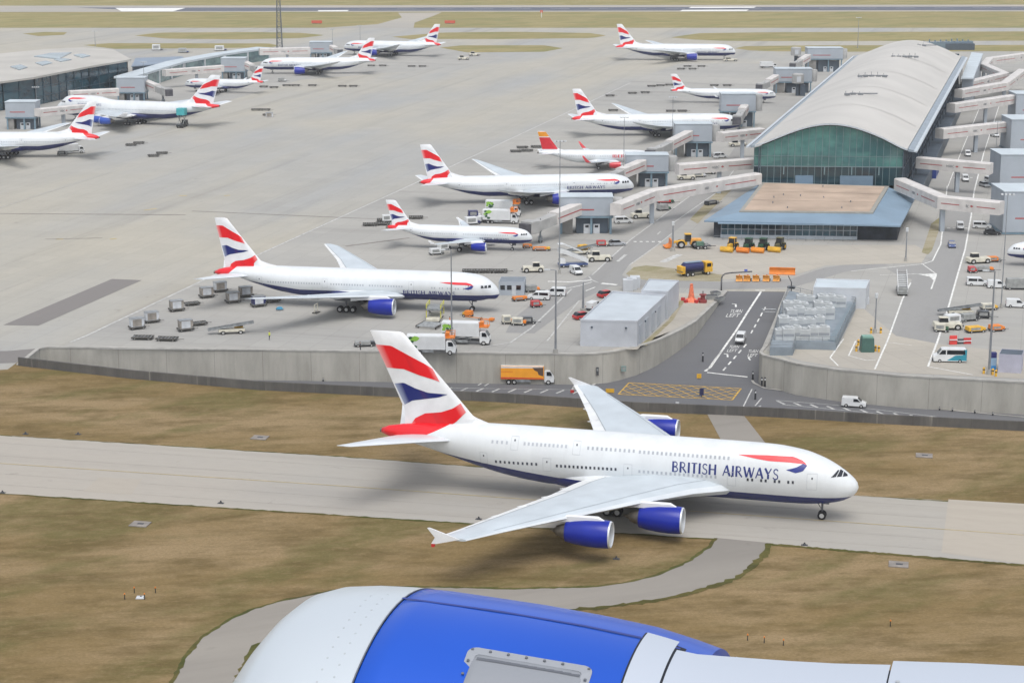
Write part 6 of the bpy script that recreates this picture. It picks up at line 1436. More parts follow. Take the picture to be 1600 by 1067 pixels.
FAR = [('behind the tail of the short jet, front pair', [(578, 353, 2), (598, 352, 2)]), ('behind the tail of the short jet, rear pair', [(600, 346, 4), (650, 342, 4)]), ('beyond the nose of the wide-body twin-jet', [(735, 426, 0), (757, 426, 2), (780, 426, 2)]),
 ('on the open left apron, upper pair', [(205, 228, 8), (217, 225, 8)]), ('on the open left apron, lower pair', [(240, 245, 14), (253, 241, 14)]), ('on the open left apron near a white cart', [(400, 173, 2), (415, 173, 2), (418, 181, 4)]),
 ('in a line under the left big blue engine', [(412, 137, 0), (428, 138, 0), (448, 135, 0), (462, 135, 0), (488, 135, 0)]), ('in a far pair on the open apron centre', [(535, 136, 0), (552, 136, 0)]), ('in a far train right of the twin-jet tail', [(580, 104, 0), (598, 104, 0), (643, 105, 0), (660, 105, 0)]),
 ('alone left of the slim jet', [(953, 151, 8)]), ('in a short train left of the slim jet', [(988, 147, 2), (1008, 146, 2)]), ('in a train at the tail of the slim jet', [(1018, 136, 2), (1032, 135, 2), (1046, 134, 2)]), ('behind the slim jet', [(1116, 135, 0), (1136, 135, 0)]),
 ('below the farthest nose-right airliner', [(1064, 109, 2), (1082, 109, 2), (1074, 105, 2), (1096, 105, 2)]), ('left of the red-tailed jet', [(806, 238, 4), (824, 237, 4), (816, 232, 4), (838, 231, 4)]), ('beyond the raised wingtip of the twin-jet behind', [(958, 174, 0), (980, 174, 0), (1048, 175, 0), (1066, 175, 0)])]
ordn = ['first', 'second', 'third', 'fourth', 'fifth']
for where, spots in FAR:
    for i, (u, v, a) in enumerate(spots):
        dol('dark empty dolly %s%s' % (where, '' if len(spots) == 1 else ', %s from left' % ordn[i]), u, v, a, sc=(1.2, 1.1, 1.1))
place(uw, 'white container cart on the open left apron near the dark dollies', on(421, 183), R(8), GU, (1.4, 1.2, 1.1))
# odd machines
def gse(name, label, cat, u, v, a, col, col2, L=3., W=1.6, H=1.5, z=0):
    t = thing(name, label, cat, on(u, v, z), R(a)); MB().box((-.1*L, 0, .45+H*.35), (L*.75, W, H*.7), top=(.94, .92)).build('housing', col, t, bevel=.06); MB().box((0, 0, .42), (L, W*.9, .22)).build('chassis', VP, t); MB().box((L*.36, 0, .75), (L*.2, W*.8, .5)).build('control_panel', col2, t, bevel=.03); m = MB(); m.tube((L*.5, 0, .4), (L*.85, 0, .35), .05, n=5); m.build('drawbar', VP, t)
    m = MB(); m.box((-.1*L, -W/2*.97, .45+H*.36), (L*.5, .05, H*.4)); m.build('louvre', MAG, t)
    wheels(t, [(L*.3, W*.45), (L*.3, -W*.45), (-L*.33, W*.45), (-L*.33, -W*.45)], .3, .2); return t
GP = 'ground_power_unit'
gse(GP, 'orange ground power unit at the nose wheel of the wide-body twin-jet', 'power unit', 731, 495, 160, VO, VY, 2.2, 1.4, 1.3); gse(GP, 'cream tank cart in the pole group right of the catering trucks', 'tank cart', 793, 506, 10, CREAM, VO, 2.4, 1.4, 2.0); gse(GP, 'cream and orange cart beside the thin dark pole on the stand', 'cart', 811, 508, -6, CREAM, VO, 3.2, 1.5, 1.6); gse(GP, 'dark machine with mast right of the cream carts', 'power unit', 826, 506, 5, VK, MAG, 3.0, 1.5, 1.5); gse(GP, 'red-orange machine behind the dark machine on the stand', 'power unit', 838, 480, 20, VR, VO, 2.6, 1.4, 1.5); gse(GP, 'orange cart right beside the small grey cabin', 'cart', 812, 470, 20, VO, VO, 3.4, 1.5, .8)
gse(GP, 'dark grey cart beside the cabin, behind the orange cart', 'cart', 832, 456, 10, MAG, VO, 3.4, 1.6, 1.6); gse(GP, 'orange frame cart under the nose of the short jet', 'cart', 846, 392, 0, VO, VY, 4.6, 1.5, .8); gse(GP, 'low orange cart at the nose wheel of the short jet', 'cart', 824, 388, 10, VO, VO, 2.4, 1.2, .9); gse(GP, 'red cart left of the red and white estate car', 'cart', 941, 385, 5, VR, CREAM, 3.2, 1.5, 1.6); gse(GP, 'yellow cart behind the cream tug by the service road', 'cart', 912, 391, 30, VY, VY, 3.2, 1.4, 1.4)
gse(GP, 'white cart under the near wing of the short jet, front one', 'cart', 682, 398, 20, VW, MAG, 3.6, 1.7, 1.7); gse(GP, 'white cart under the near wing of the short jet, rear one', 'cart', 694, 391, 30, VW, VK, 3.4, 1.7, 1.9); gse(GP, 'white machine beyond the short jet, left of the catering trucks', 'cart', 738, 351, 20, VW, VN, 4.4, 2., 2.4); gse(GP, 'navy-topped machine beyond the short jet', 'cart', 741, 340, 10, VN, VW, 3.6, 1.8, 2.2); gse(GP, 'white cart between the navy-topped machine and the catering trucks', 'cart', 752, 347, 60, VW, MAG, 3.2, 1.7, 1.8); gse(GP, 'pale cart behind the tail fin of the short jet', 'cart', 606, 347, 8, VW, VK, 3.2, 1.6, 2.2)
for i, (u, v, c1, c2, L, H, lb) in enumerate(((1471, 518, CREAM, VG, 3., 1.8, 'cream machine with green end at the left of the right apron cluster'), (1490, 505, VW, MAG, 4.4, 2.1, 'white rounded machine in the middle of the right apron cluster'), (1514, 501, MAG, VK, 4., 1.6, 'grey machine with dark wheels in the right apron cluster'), (1524, 519, VY, VY, 4.2, 1.2, 'yellow low machine at the front of the right apron cluster'), (1557, 517, VO, VO, 3.2, 1.2, 'orange machine standing right of the lamp pole on the right apron'), (1545, 484, CREAM, VY, 3.6, 1.4, 'cream and yellow cart at the back of the right apron cluster'),
   (1552, 409, VO, MAG, 3.6, 1.2, 'orange cart left of the nose at the right edge'), (1519, 426, VR, VR, 2., 1.5, 'red cart on the right apron left of the orange frame'), (1536, 424, MAG, VO, 5., 1.2, 'grey frame cart right of the red cart'), (1589, 452, MAG, GREYC, 5.4, 3.0, 'grey box wagon at the right edge behind the white van'), (1538, 497, VK, MAG, 3.4, 1.6, 'black machine with a pale wheel in the right apron cluster'))):
    gse(GP, lb, 'machine', u, v, (i*37) % 40-15, c1, c2, L, 1.9, H)
gse(GP, 'small grey machine under the first walkway, beside a support leg', 'machine', 1037, 329, 20, MAG, VG, 4., 2., 2.); gse(GP, 'red and green cart behind the first walkway leg', 'cart', 1040, 318, 10, VR, VG, 5., 1.8, 1.6); gse(GP, 'dark cart on the verge left of the annex', 'cart', 1112, 320, 40, VK, MAG, 5., 1.6, 1.2); gse(GP, 'cream cart below the second gate block', 'cart', 1092, 277, 6, CREAM, VW, 4.4, 1.8, 1.6)
gse(GP, 'dark cart under the rear fuselage of the left edge airliner', 'cart', 98, 243, 10, VK, MAG, 3.6, 1.8, 1.5); gse(GP, 'grey cart beyond the tail of the small left-facing jet', 'cart', 441, 128, 5, MAG, VW, 4., 2., 1.8)
gse(GP, 'white cart near the far gates at the upper left', 'cart', 246, 79, 5, VW, MAG, 6., 3., 4.); gse(GP, 'pale cart beside the white cart near the far gates at the upper left', 'cart', 287, 83, 5, VS, VB, 6., 3., 3.); gse(GP, 'blue and white cart near the long glazed link, upper left', 'cart', 345, 80, 5, VW, VN, 7., 3., 3.6)
t = thing('lift_truck', 'turquoise and dark lift truck at the tail of the humped airliner', 'lift truck', on(285, 199), R(80)); MB().box((0, 0, .9), (7., 2.4, .8)).build('chassis', VK, t, bevel=.05); MB().box((-.2, 0, 5.9), (3.0, 3.2, 2.6)).build('lifted_box', mat('lift_turquoise', (70, 170, 176), .5, var=.08), t, bevel=.06); m = MB()
for sd in (1., -1.): m.tube((-2., sd, 1.3), (1.6, sd, 4.6), .14, n=5); m.tube((1.6, sd, 1.3), (-2., sd, 4.6), .14, n=5)
m.build('scissor_lift', MAG, t); MB().box((2.9, 0, 1.7), (1.6, 2.2, 1.6), top=(.85, .9)).build('cab', VK, t, bevel=.05); wheels(t, [(2.4, 1.), (2.4, -1.), (-2.4, 1.), (-2.4, -1.)], .5, .35)
t = thing('tow_bar', 'orange tow bar reaching from the nose wheel towards the catering trucks', 'tow bar', on(748, 500), R(-28)); MB().tube((-3.2, 0, .45), (3.2, 0, .4), .1, n=6).build('bar', VO, t); MB().box((3.1, 0, .5), (.9, 1.0, .5)).build('hitch_head', VO, t, bevel=.04); wheels(t, [(.4, .45), (.4, -.45)], .28, .18)
t = thing('wheel_chock_cart', 'small blue chock cart on the stand under the wing of the wide-body twin-jet', 'cart', on(437, 485), R(10)); MB().box((0, 0, .5), (1.6, .9, .5), top=(.6, .8)).build('tray', mat('chock_blue', (60, 140, 176), .5), t, bevel=.04); wheels(t, [(.5, .4), (.5, -.4), (-.5, .4), (-.5, -.4)], .18, .12)
t = thing('engine_stand', 'pale hoop-shaped service stand under the wide-body wing', 'service stand', on(494, 489), R(70)); m = MB(); m.tube((-.7, 0, 0), (-.7, 0, 1.9), .09, n=6); m.tube((.7, 0, 0), (.7, 0, 1.9), .09, n=6); m.tube((-.75, 0, 1.9), (.75, 0, 1.9), .09, n=6); m.build('hoop', CREAM, t); MB().box((0, 0, .12), (1.8, 1.1, .2)).build('base', DOL, t)
# orange chute tower and red stack on the near yard
t = thing('orange_chute', 'bright orange tapering chute tower beside the pale equipment buildings', 'chute tower', on(1080, 471), R(10)); MB().lathe([(0, 1.7), (.4, 1.4), (.8, .75), (2.2, .5), (3.9, .32), (4.0, 0)], (0, 0, 0), 'z', 12).build('chute', mat('chute_orange', (228, 124, 90), .7, var=.2, scale=2), t, smooth=True, angle=30); m = MB()
for k in range(5): a = k*1.26; m.box((1.9*math.cos(a), 1.9*math.sin(a), .35), (.8, .6, .7), rz=a)
m.build('base_block', VR, t, bevel=.05)
t = thing('hose_stack', 'dark red stacked hose reel next to the orange chute tower', 'hose reel', on(1098, 473), R(0)); MB().lathe([(0, 0), (0, .9), (.6, .9), (.7, .5), (1.6, .5), (1.7, .8), (1.9, .8), (1.9, 0)], (0, 0, 0), 'z', 12).build('reel', mat('reel_red', (140, 60, 60), .6), t, smooth=True, angle=30); MB().tube((0, 0, 1.9), (0, 0, 2.6), .1, n=6).build('handle', VP, t)
for i, (u, v, d) in enumerate(((1112, 468, (2.4, 1.2, 1.0)), (1118, 462, (1.6, 1.6, .9)), (1124, 470, (2.8, .8, .7)))):
    t = thing('scrap_bin', 'grey open bin in the corner of the yard by the ramp wall, %s' % ('left one', 'rear one', 'right one')[i], 'bin', on(u, v), R(25*i)); m = MB(); m.box((0, 0, d[2]/2), d, 0, 0, (1.15, 1.15)); m.build('bin_body', MAG, t); MB().box((0, 0, d[2]+.02), (d[0]*.95, d[1]*.9, .1)).build('contents', VP, t)
for i, (u, v, hh, lb) in enumerate(((1455+17*2, 538, 1.8, 'red barrier stack beside the turquoise minibus, left one'), (1501, 537, 1.0, 'dark barrier next to the red barrier behind the minibus'), (1511, 537, 1.2, 'small red barrier right of the dark barrier behind the minibus'))):
    t = thing('barrier', lb, 'barrier', on(u, v), R(5)); MB().box((0, 0, hh/2), (1.5, .6, hh), top=(1, .5)).build('barrier_body', [mat('barrier_red', (214, 66, 62), .5), VP, VR][i], t, bevel=.06); MB().box((0, -.2, hh*.55), (1.52, .35, .18)).build('reflector', VW, t)
# people
def person(label, u, v, a, vest, z=0., pants=(40, 44, 56), lean=0.):
    t = thing('person', label, 'person', on(u, v, z), R(a)); me = bpy.data.meshes.new('body'); J = [(0, 0, .95), (0, .0, 1.2), (0+lean, 0, 1.42), (.01+lean, 0, 1.52), (.03+lean, 0, 1.62), (.03+lean, 0, 1.74), (0, .1, .9), (.06, .12, .5), (.02, .13, .09), (.14, .13, .04), (0, -.1, .9), (-.08, -.12, .5), (-.16, -.13, .1), (-.04, -.13, .04), (0+lean, .2, 1.42), (.05+lean, .27, 1.15), (.16+lean, .25, .92), (.2+lean, .24, .84), (0+lean, -.2, 1.42), (-.03+lean, -.27, 1.15), (.06+lean, -.27, .9), (.09+lean, -.26, .82)]
    E = [(0, 1), (1, 2), (2, 3), (3, 4), (4, 5), (0, 6), (6, 7), (7, 8), (8, 9), (0, 10), (10, 11), (11, 12), (12, 13), (2, 14), (14, 15), (15, 16), (16, 17), (2, 18), (18, 19), (19, 20), (20, 21)]
    rad = [.15, .15, .15, .06, .1, .08, .1, .075, .05, .045, .1, .075, .05, .045, .075, .055, .042, .04, .075, .055, .042, .04]
    me.from_pydata(J, E, []); o = bpy.data.objects.new('body', me); COL.objects.link(o); sk = o.modifiers.new('skin', 'SKIN')
    for i, r in enumerate(rad): me.skin_vertices[0].data[i].radius = (r*1.05, r*.95)
    me.skin_vertices[0].data[0].use_root = True
    s = o.modifiers.new('sub', 'SUBSURF'); s.levels = 1; s.render_levels = 1
    dg = bpy.context.evaluated_depsgraph_get(); ev = bpy.data.meshes.new_from_object(o.evaluated_get(dg)); bpy.data.objects.remove(o)
    for mt in (mat('trousers_dark', pants, .9), mat('skin_tone', (190, 140, 116), .7), vest): ev.materials.append(mt)
    for p in ev.polygons: p.material_index = 0 if p.center.z < .92 else (1 if p.center.z > 1.5 or (abs(p.center.y) > .2 and p.center.z < 1.0) else 2); p.use_smooth = True
    b = bpy.data.objects.new('body', ev); COL.objects.link(b); b.parent = t
    MB().lathe([(1.66, .1), (1.72, .105), (1.79, .085), (1.83, .04), (1.84, 0)], (.02+lean, 0, 0), 'z', 10).build('hair', mat('hair_dark', (46, 38, 34), .8), t, smooth=True)
    return t
HV = mat('vest_lime', (206, 220, 70), .7)
person('person in a lime high-visibility vest standing on the stand below the wing', 421, 531, 40, HV)
person('person in dark clothing walking on the wall edge near the big tail fin', 563, 547.5, 200, mat('jacket_dark', (70, 72, 78), .8))
gse(GP, 'grey flat cart behind the person in dark clothing at the wall edge', 'cart', 570, 541, 10, MAG, VK, 4.2, 1.6, .9)
person('person in an orange vest beside the container loader', 703, 508, 200, mat('vest_orange', (230, 120, 50), .7))
# ---------------------------------------------------------------- masts, posts, signs
POLE = mat('mast_grey', (146, 150, 154), .5, .4, var=.1); LH = mat('lamp_head', (196, 200, 202), .4)
def mast(label, u, v, h, r=.18, head='bar', cat='light mast', name='light_mast', n=4):
    t = thing(name, label, cat, on(u, v), R(random.uniform(-8, 8)), 'light masts on the apron' if name == 'light_mast' else None); MB().tube((0, 0, 0), (0, 0, h), r, r*.5, 10).build('pole', POLE, t, smooth=True, angle=50); MB().tube((0, 0, 0), (0, 0, 1.0), r*1.9, r*1.9, 10).build('base', CAPM, t)
    if head == 'bar':
        MB().box((0, 0, h), (2.6, .2, .18)).build('crossbar', POLE, t)
        for k in range(n): MB().box((-1.2+2.4*k/(n-1), -.2, h+.12), (.5, .6, .3), top=(.8, .8)).build('lamp', LH, t)
    elif head == 'arm':
        MB().tube((0, 0, h), (-1.6, -.3, h+.15), .08, n=6).build('crossbar', POLE, t); MB().box((-1.7, -.3, h+.12), (1.2, .5, .2)).build('lamp', LH, t, bevel=.05)
    elif head == 'box': MB().box((0, 0, h-.4), (.6, .6, 1.)).build('camera_housing', LH, t, bevel=.08)
    return t
mast('thick grey lamp pole standing at the wall edge right of the orange-sided truck', 868, 553, 16.5, .24, 'arm'); mast('tall thin light mast rising past the nose of the twin-jet by the first gate', 874, 428, 31, .16); mast('lamp pole in front of the nose of the wide-body twin-jet', 706, 544, 19.5, .2, 'arm')
mast('grey lamp pole with blue-grey base at the right end of the wall, by the kiosk', 1545, 585, 19.5, .26, 'arm'); mast('tall thin mast beside the nose at the right edge', 1564, 481, 24.5, .14); mast('blue-grey lamp post between the annex and the right road', 1415, 409, 8.2, .2, 'box'); mast('camera post with yellow foot guards right of the cooling boxes', 1367, 521, 8.2, .2, 'box')
mast('thick dark post beside the pale equipment building', 911, 489, 6.6, .3, None, 'post', 'dark_post'); mast('dark post standing by the orange shovel of the loader', 1051, 393, 7.4, .3, 'box', 'post', 'dark_post')
mast('thin light mast in front of the rear part of the twin-jet behind the red tail', 1050, 240, 19., .13); mast('thin light mast left of the third gate block', 974, 300, 22., .13); mast('light mast before the dark glass terminal at far left', 58, 178, 10.5, .14); mast('light mast between the glass terminal and the glazed link', 226, 146, 13.5, .14)
mast('thin far mast between the two farthest left-facing airliners', 520, 84, 13, .16); mast('thin far mast left of the farthest left-facing airliner', 563, 74, 12, .16); mast('far light mast behind the curved roof, against the grass', 1340, 76, 17, .2); mast('tall mast among the right gates below the second walkway', 1555, 258, 14, .13); mast('thin far mast beyond the terminal roof', 149, 73, 8.5, .16)
t = thing('radar_tower', 'tall dark lattice tower at the far edge of the apron, upper left', 'lattice tower', on(437, 76)); m = MB(); H = 27
for sx, sy in ((1, 1), (1, -1), (-1, 1), (-1, -1)): m.tube((sx*1.5, sy*1.5, 0), (sx*.9, sy*.9, H), .22, .16, 5)
for k in range(9):
    z = k*3; a = 1.5-.6*z/H
    for (p, q) in (((-a, -a), (a, -a)), ((a, -a), (a, a)), ((a, a), (-a, a)), ((-a, a), (-a, -a))): m.tube((*p, z), (*q, z+3), .12, n=4); m.tube((*p, z), (*q, z), .12, n=4)
m.build('lattice', mat('tower_dark', (92, 98, 104), .6), t); MB().box((0, 0, H+.6), (2.6, 2.6, 1.2)).build('head', mat('tower_dark', (92, 98, 104)), t)
# gantry at the ramp top and traffic camera
t = thing('height_gantry', 'curved dark steel gantry post at the top of the ramp', 'gantry', on(1127, 454)); m = MB(); m.tube((0, 0, 0), (0, 0, 2.8), .18, n=8)
pp = [(0, 0, 2.8), (.2, 0, 3.4), (.8, .2, 3.8), (2., .6, 3.9), (7., 2.2, 3.9)]
for a, b in zip(pp, pp[1:]): m.tube(a, b, .16, n=8)
m.build('arm', mat('gantry_dark', (92, 92, 94), .6), t, smooth=True); MB().box((5.6, 1.75, 4.25), (.7, .1, .5)).build('sign_plate', mat('sign_blue', (90, 110, 190), .5), t)
t = thing('road_signal', 'dark signal head on a bent post at the right side of the ramp top', 'signal', on(1236, 462)); m = MB(); m.tube((0, 0, 0), (0, 0, 3.), .12, n=6); m.tube((0, 0, 3.), (-.7, .5, 4.4), .1, n=6); m.build('post', VP, t); m = MB(); m.lathe([(0, 0), (.1, .9), (.5, .9), (.6, 0)], (0, 0, 1.6), 'z', 12); m.build('signal_head', VK, t)
# barrier gate frames on the ramp edge
t = thing('ramp_barrier', 'pale open height barrier frame on the right edge of the ramp', 'barrier', (*ramp_at(1212, 505), rampz(ramp_at(1212, 505)[1]))); m = MB(); m.tube((0, 0, 0), (0, 0, 3.), .1, n=6); m.tube((-3, .4, 3.), (0, 0, 3.), .1, n=6); m.tube((-3, .4, 2.4), (0, 0, 2.4), .08, n=6); m.tube((-3, .4, 2.4), (-3, .4, 3.), .08, n=6); m.tube((0, 0, 3.), (.3, -1.2, 0), .08, n=6); m.build('frame', GALV, t)
# bollards and small posts
bo = thing('bollard', '', 'bollard'); MB().lathe([(0, .14), (.95, .14), (1.05, .08), (1.06, 0)], (0, 0, 0), 'z', 10).build('post', VY, bo, smooth=True, angle=40); MB().lathe([(.6, .145), (.8, .145)], (0, 0, 0), 'z', 10).build('band', VK, bo)
GBO = 'yellow bollards'
for i, (u, v) in enumerate(((1338, 549), (1341, 540), (1368, 549), (1373, 550), (1361, 521), (1376, 521), (1303, 542), (1551, 586), (1537, 584), (1556, 588))):
    place(bo, ['yellow bollard left of the green cabinet, front', 'yellow bollard left of the green cabinet, rear', 'yellow bollard touching the right of the green cabinet', 'yellow bollard farthest right of the green cabinet', 'yellow foot guard left of the camera post', 'yellow foot guard right of the camera post', 'bright yellow bollard at the front corner of the platform', 'yellow bollard between the lamp pole and the kiosk', 'yellow bollard left of the lamp pole by the wall', 'yellow bollard right of the kiosk by the wall'][i], on(u, v), 0, GBO, (1.6, 1.6, 1.2))
dp = thing('marker_post', '', 'marker post'); MB().box((0, 0, .55), (.3, .3, 1.1), top=(.8, .8)).build('post', VK, dp, bevel=.03); MB().box((0, -.16, .85), (.2, .03, .2)).build('reflector', VW, dp)
PS = [(345, 585), (505, 596), (530, 593), (555, 593.), (918, 590), (922, 590), (1176, 594), (1190, 604), (1195, 604), (1180, 624), (1098, 565), (1357, 625), (1383, 627), (1410, 630), (1468, 641), (1488, 643), (1523, 646), (1551, 649)]
for i, (u, v) in enumerate(PS):
    L_ = ['marker post at the wall foot, farthest left', 'marker post at the wall foot left of the big tail fin, first of three', 'marker post at the wall foot left of the big tail fin, middle of three', 'marker post at the wall foot left of the big tail fin, last of three', 'left dark post of a pair right of the orange-sided truck', 'right dark post of a pair right of the orange-sided truck', 'dark post at the rounded wall corner, upper', 'left dark post of a pair below the rounded wall corner', 'right dark post of a pair below the rounded wall corner', 'dark post right of the yellow hatched box', 'dark post in the bottom of the ramp by its stop line', 'marker post right behind the small white van'] + ['marker post at the foot of the right wall, %s beyond the white van' % k for k in ('second', 'third', 'fourth', 'fifth', 'sixth', 'seventh')]
    a = i > 3 and i < 11; yy = (ramp_at(u, v) if i == 10 else G2(u, v, -6)); place(dp, L_[i], (yy[0], yy[1], -5.99 if i != 10 else rampz(yy[1])), 0, 'dark marker posts along the sunken road', (1.2, 1.2, 1.7) if a else (.9, .9, .6))
def sign(label, u, v, z, w, h, mt, post=1.): 
    t = thing('road_sign', label, 'sign', on(u, v, z)); MB().tube((0, 0, 0), (0, 0, post+h), .07, n=6).build('post', VP, t); MB().box((0, -.1, post+h/2), (w, .06, h)).build('sign_plate', mt, t, bevel=.01); return t
sign('yellow keep-side sign group at the island below the ramp', 1092, 593, -5.97, .9, .9, VY, .3); sign('yellow barrier sign left of the hatched box, near the far wing tip', 953, 614, -5.97, 1.6, .8, VY, .1); sign('dark blue sign post standing in the yellow hatched box', 1096, 620, -5.97, .8, 1.4, mat('sign_navy', (40, 46, 84), .6), .3); sign('red sign on the near side of the road beside the far wing tip', 894, 615, -5.97, .7, .6, VR, .2); sign('pale marker at the edge of the parapet below the hatched box', 1058, 640, 0.2, .6, 1.2, VW, .2); sign('black marker on the parapet right of the concrete slab', 1234, 652, .0, .8, .8, VK, .3)
sign('white post at the end of the parapet right of the slab', 1187, 644, 0., .4, 1.0, VW, .2)
t = thing('wall_sign', 'dark vertical sign plate fixed on the retaining wall', 'sign'); p = G2(934, 552.5); t.location = (p[0]-.05, p[1]-.45, -3.4); MB().box((0, 0, 0), (.5, .12, 1.6)).build('sign_plate', VP, t); MB().box((0, -.07, .3), (.3, .03, .5)).build('pictogram', MAG, t)
t = thing('wall_sign', 'small green-grey box on the retaining wall near the ramp', 'sign'); p = G2(975, 547); t.location = (p[0]-.05, p[1]-.5, -3.6); MB().box((0, 0, 0), (1.0, .3, 1.1)).build('sign_plate', mat('box_green_grey', (130, 150, 146), .6), t); MB().box((0, -.16, .1), (.6, .03, .4)).build('pictogram', MAG, t)
# covers and markers in the grass
sc = thing('drain_cover', '', 'drain cover'); MB().box((0, 0, .06), (2.6, 2.2, .16)).build('slab', mat('drain_slab', (138, 132, 126), .9, var=.15), sc, bevel=.03); MB().box((.1, -.1, .15), (.9, .5, .06)).build('lid', VP, sc)
for lb, u, v in (('concrete drain cover in the grass left of the double-deck airliner wing', 219, 819), ('concrete drain cover in the grass below the right end of the taxiway', 1404, 882), ('drain cover in the grass above the double-deck airliner nose', 1444, 712), ('pale drain cover in the grass left of the big tail', 406, 684)): place(sc, lb, on(u, v), R(-12), 'drain covers in the grass')
tl = thing('taxiway_light', '', 'taxiway light'); MB().lathe([(0, .25), (.08, .25), (.3, .12), (.4, .1), (.42, 0)], (0, 0, 0), 'z', 10).build('housing', VK, tl); MB().box((0, 0, .03), (.9, .6, .06)).build('plate', VP, tl)
for lb, u, v in (('edge light on the grass edge right of the curved path', 1257, 851.5), ('edge light at the near taxiway edge by the wing fence', 748, 811), ('edge light on the near taxiway edge, left', 345, 786), ('edge light on the far taxiway edge, left', 122, 678.5), ('edge light on the far taxiway edge below the parapet', 40, 678), ('edge light in the grass below the outer engine', 963, 873), ('edge light at the far left near edge', 4, 770)): place(tl, lb, on(u, v), R(-12), 'taxiway edge lights')
mk = thing('marker_stake', '', 'marker stake'); MB().box((0, 0, .4), (.1, .1, .8)).build('post', VK, mk); MB().box((0, 0, .75), (.14, .14, .16)).build('cap', VO, mk)
for lb, u, v in (('stake left of the white stone in the green patch', 195, 936), ('stake behind the white stone in the green patch', 210, 926), ('stake right of the white stone in the green patch', 226, 936), ('lone stake up-right of the green patch', 243, 926), ('orange-capped stake near the engine cowl, left', 1168, 1000), ('orange-capped stake near the engine cowl, middle', 1194, 1004), ('orange-capped stake near the engine cowl, right', 1224, 1008), ('orange-capped stake alone in the right grass', 1391, 978)): place(mk, lb, on(u, v), 0, 'marker stakes in the grass')
t = thing('survey_stone', 'pale stone slab between stakes in the left grass', 'stone', on(219, 934)); MB().box((0, 0, .12), (1.1, .8, .25), top=(.8, .8)).build('slab', CANW, t, bevel=.05); MB().box((.1, 0, .27), (.2, .2, .06)).build('stud', VP, t)
for i, (u, v) in enumerate(((495, 37.5), (703, 37.5))):
    t = thing('taxi_sign', 'red airfield sign in the far grass, %s of the exit taxiway' % ('left', 'right')[i], 'sign', on(u, v)); MB().box((0, 0, 1.2), (7, .5, 1.8)).build('sign_plate', mat('airfield_red', (206, 90, 70), .6), t); MB().box((0, 0, .2), (6, .4, .4)).build('post', VP, t)
t = thing('red_marker', 'thin red and white marker mast in the far grass by the runway', 'marker', on(846, 28)); MB().tube((0, 0, 0), (0, 0, 4.5), .25, n=6).build('post', VW, t); MB().box((0, 0, 4.2), (1.8, .4, 1.6)).build('panel', mat('airfield_red', (206, 90, 70)), t)
# ---------------------------------------------------------------- the camera aircraft's own engine
P0 = Vector((-.445, 7.047, CAM_H-3.804)); yaw, pit = .287, -.014
fw = Vector((-math.cos(pit)*math.cos(yaw), math.cos(pit)*math.sin(yaw), math.sin(pit)))
je = thing('jet_engine', 'blue jet engine cowling with silver intake lip filling the bottom of the photo', 'jet engine')
je.location = P0; je.rotation_mode = 'XYZ'; je.rotation_euler = (0, -pit, math.atan2(fw.y, fw.x)); JM = je.rotation_euler.to_matrix()
COWL = mat('cowl_blue', (18, 84, 196), .44, .2, var=.05, scale=.8, coat=.3)
def brushed(name, rgb, rough, metal):
    g = NT(name, rough, .6); n = g.noise(2.2, 0, (6, 1, 1), 6); n2 = g.noise(.7, 0, (1, 1, 1), 4); c = g.mix(g.rng(n, .3, .7, 0., .04), srgb(*rgb), srgb(rgb[0]-40, rgb[1]-38, rgb[2]-34)); c = g.mix(g.rng(n2, .5, .75, 0., .12), c, srgb(rgb[0]-26, rgb[1]-24, rgb[2]-20)); g.b.inputs['Metallic'].default_value = metal; return g.out(c)
LIPB = brushed('lip_silver', (200, 208, 214), .34, .25); SLEV = brushed('sleeve_grey', (186, 194, 205), .4, .1); PANG = brushed('panel_grey', (156, 160, 166), .5, .2); RIV = mat('rivet', (186, 192, 196), .5, .3)
lipp = [(.40, .52), (.62, .50), (.66, .50), (.71, .54), (.695, .60), (.66, .68), (.62, .775), (.56, .863), (.49, .946), (.425, 1.0), (.33, 1.032), (.195, 1.048), (.054, 1.054), (.0, 1.053)]
lip = MB().lathe(lipp, (0, 0, 0), 'x', 128).build('intake_lip', LIPB, je, smooth=True)
cw = MB().lathe([(-.006, 1.047), (-.012, 1.0525), (-.1, 1.052), (-.25, 1.045), (-.5, 1.032), (-.75, 1.012), (-.97, .987), (-1.13, .953), (-1.24, .925), (-1.25, .86)], (0, 0, 0), 'x', 128).build('fan_cowl', COWL, je, smooth=True, angle=50)
def rsurf(a): return lin([(-1.32, .915), (-1.13, .955), (-.97, .987), (-.75, 1.012), (-.5, 1.032), (-.25, 1.045), (-.1, 1.052), (0, 1.053), (.054, 1.054), (.195, 1.048), (.337, 1.032)], a)
def cyl(a, deg, off=0.): t = math.radians(deg); r = rsurf(a)+off; return (a, r*math.cos(t), r*math.sin(t))
# camera side of the cowl: local +y or -y towards the lens
cs = 1 if (JM @ Vector((0, 1, 0))).y < 0 else -1
def pt(a, deg, off=0.): x, y, z = cyl(a, deg, off); return (x, cs*y, z)
m = MB()
for row, a in ((0, .075), (1, .135)):
    for k in range(34):
        dg = 96-3.3*k-1.6*row; c = Vector(pt(a, dg, .0)); n_ = Vector((0, c.y, c.z)).normalized(); m.tube(c-n_*.002, c+n_*.0012, .0052, .0046, 8)
tag(m.build('rivets', RIV, lip), kind=None)
m = MB()
for k in range(60): m.tube(Vector(pt(-.004, 150-4*k, .0005)), Vector(pt(-.004, 150-4*(k+1), .0005)), .003, n=4, cap=False)
m.build('seam', mat('seam_dark', (96, 100, 110), .7), lip)
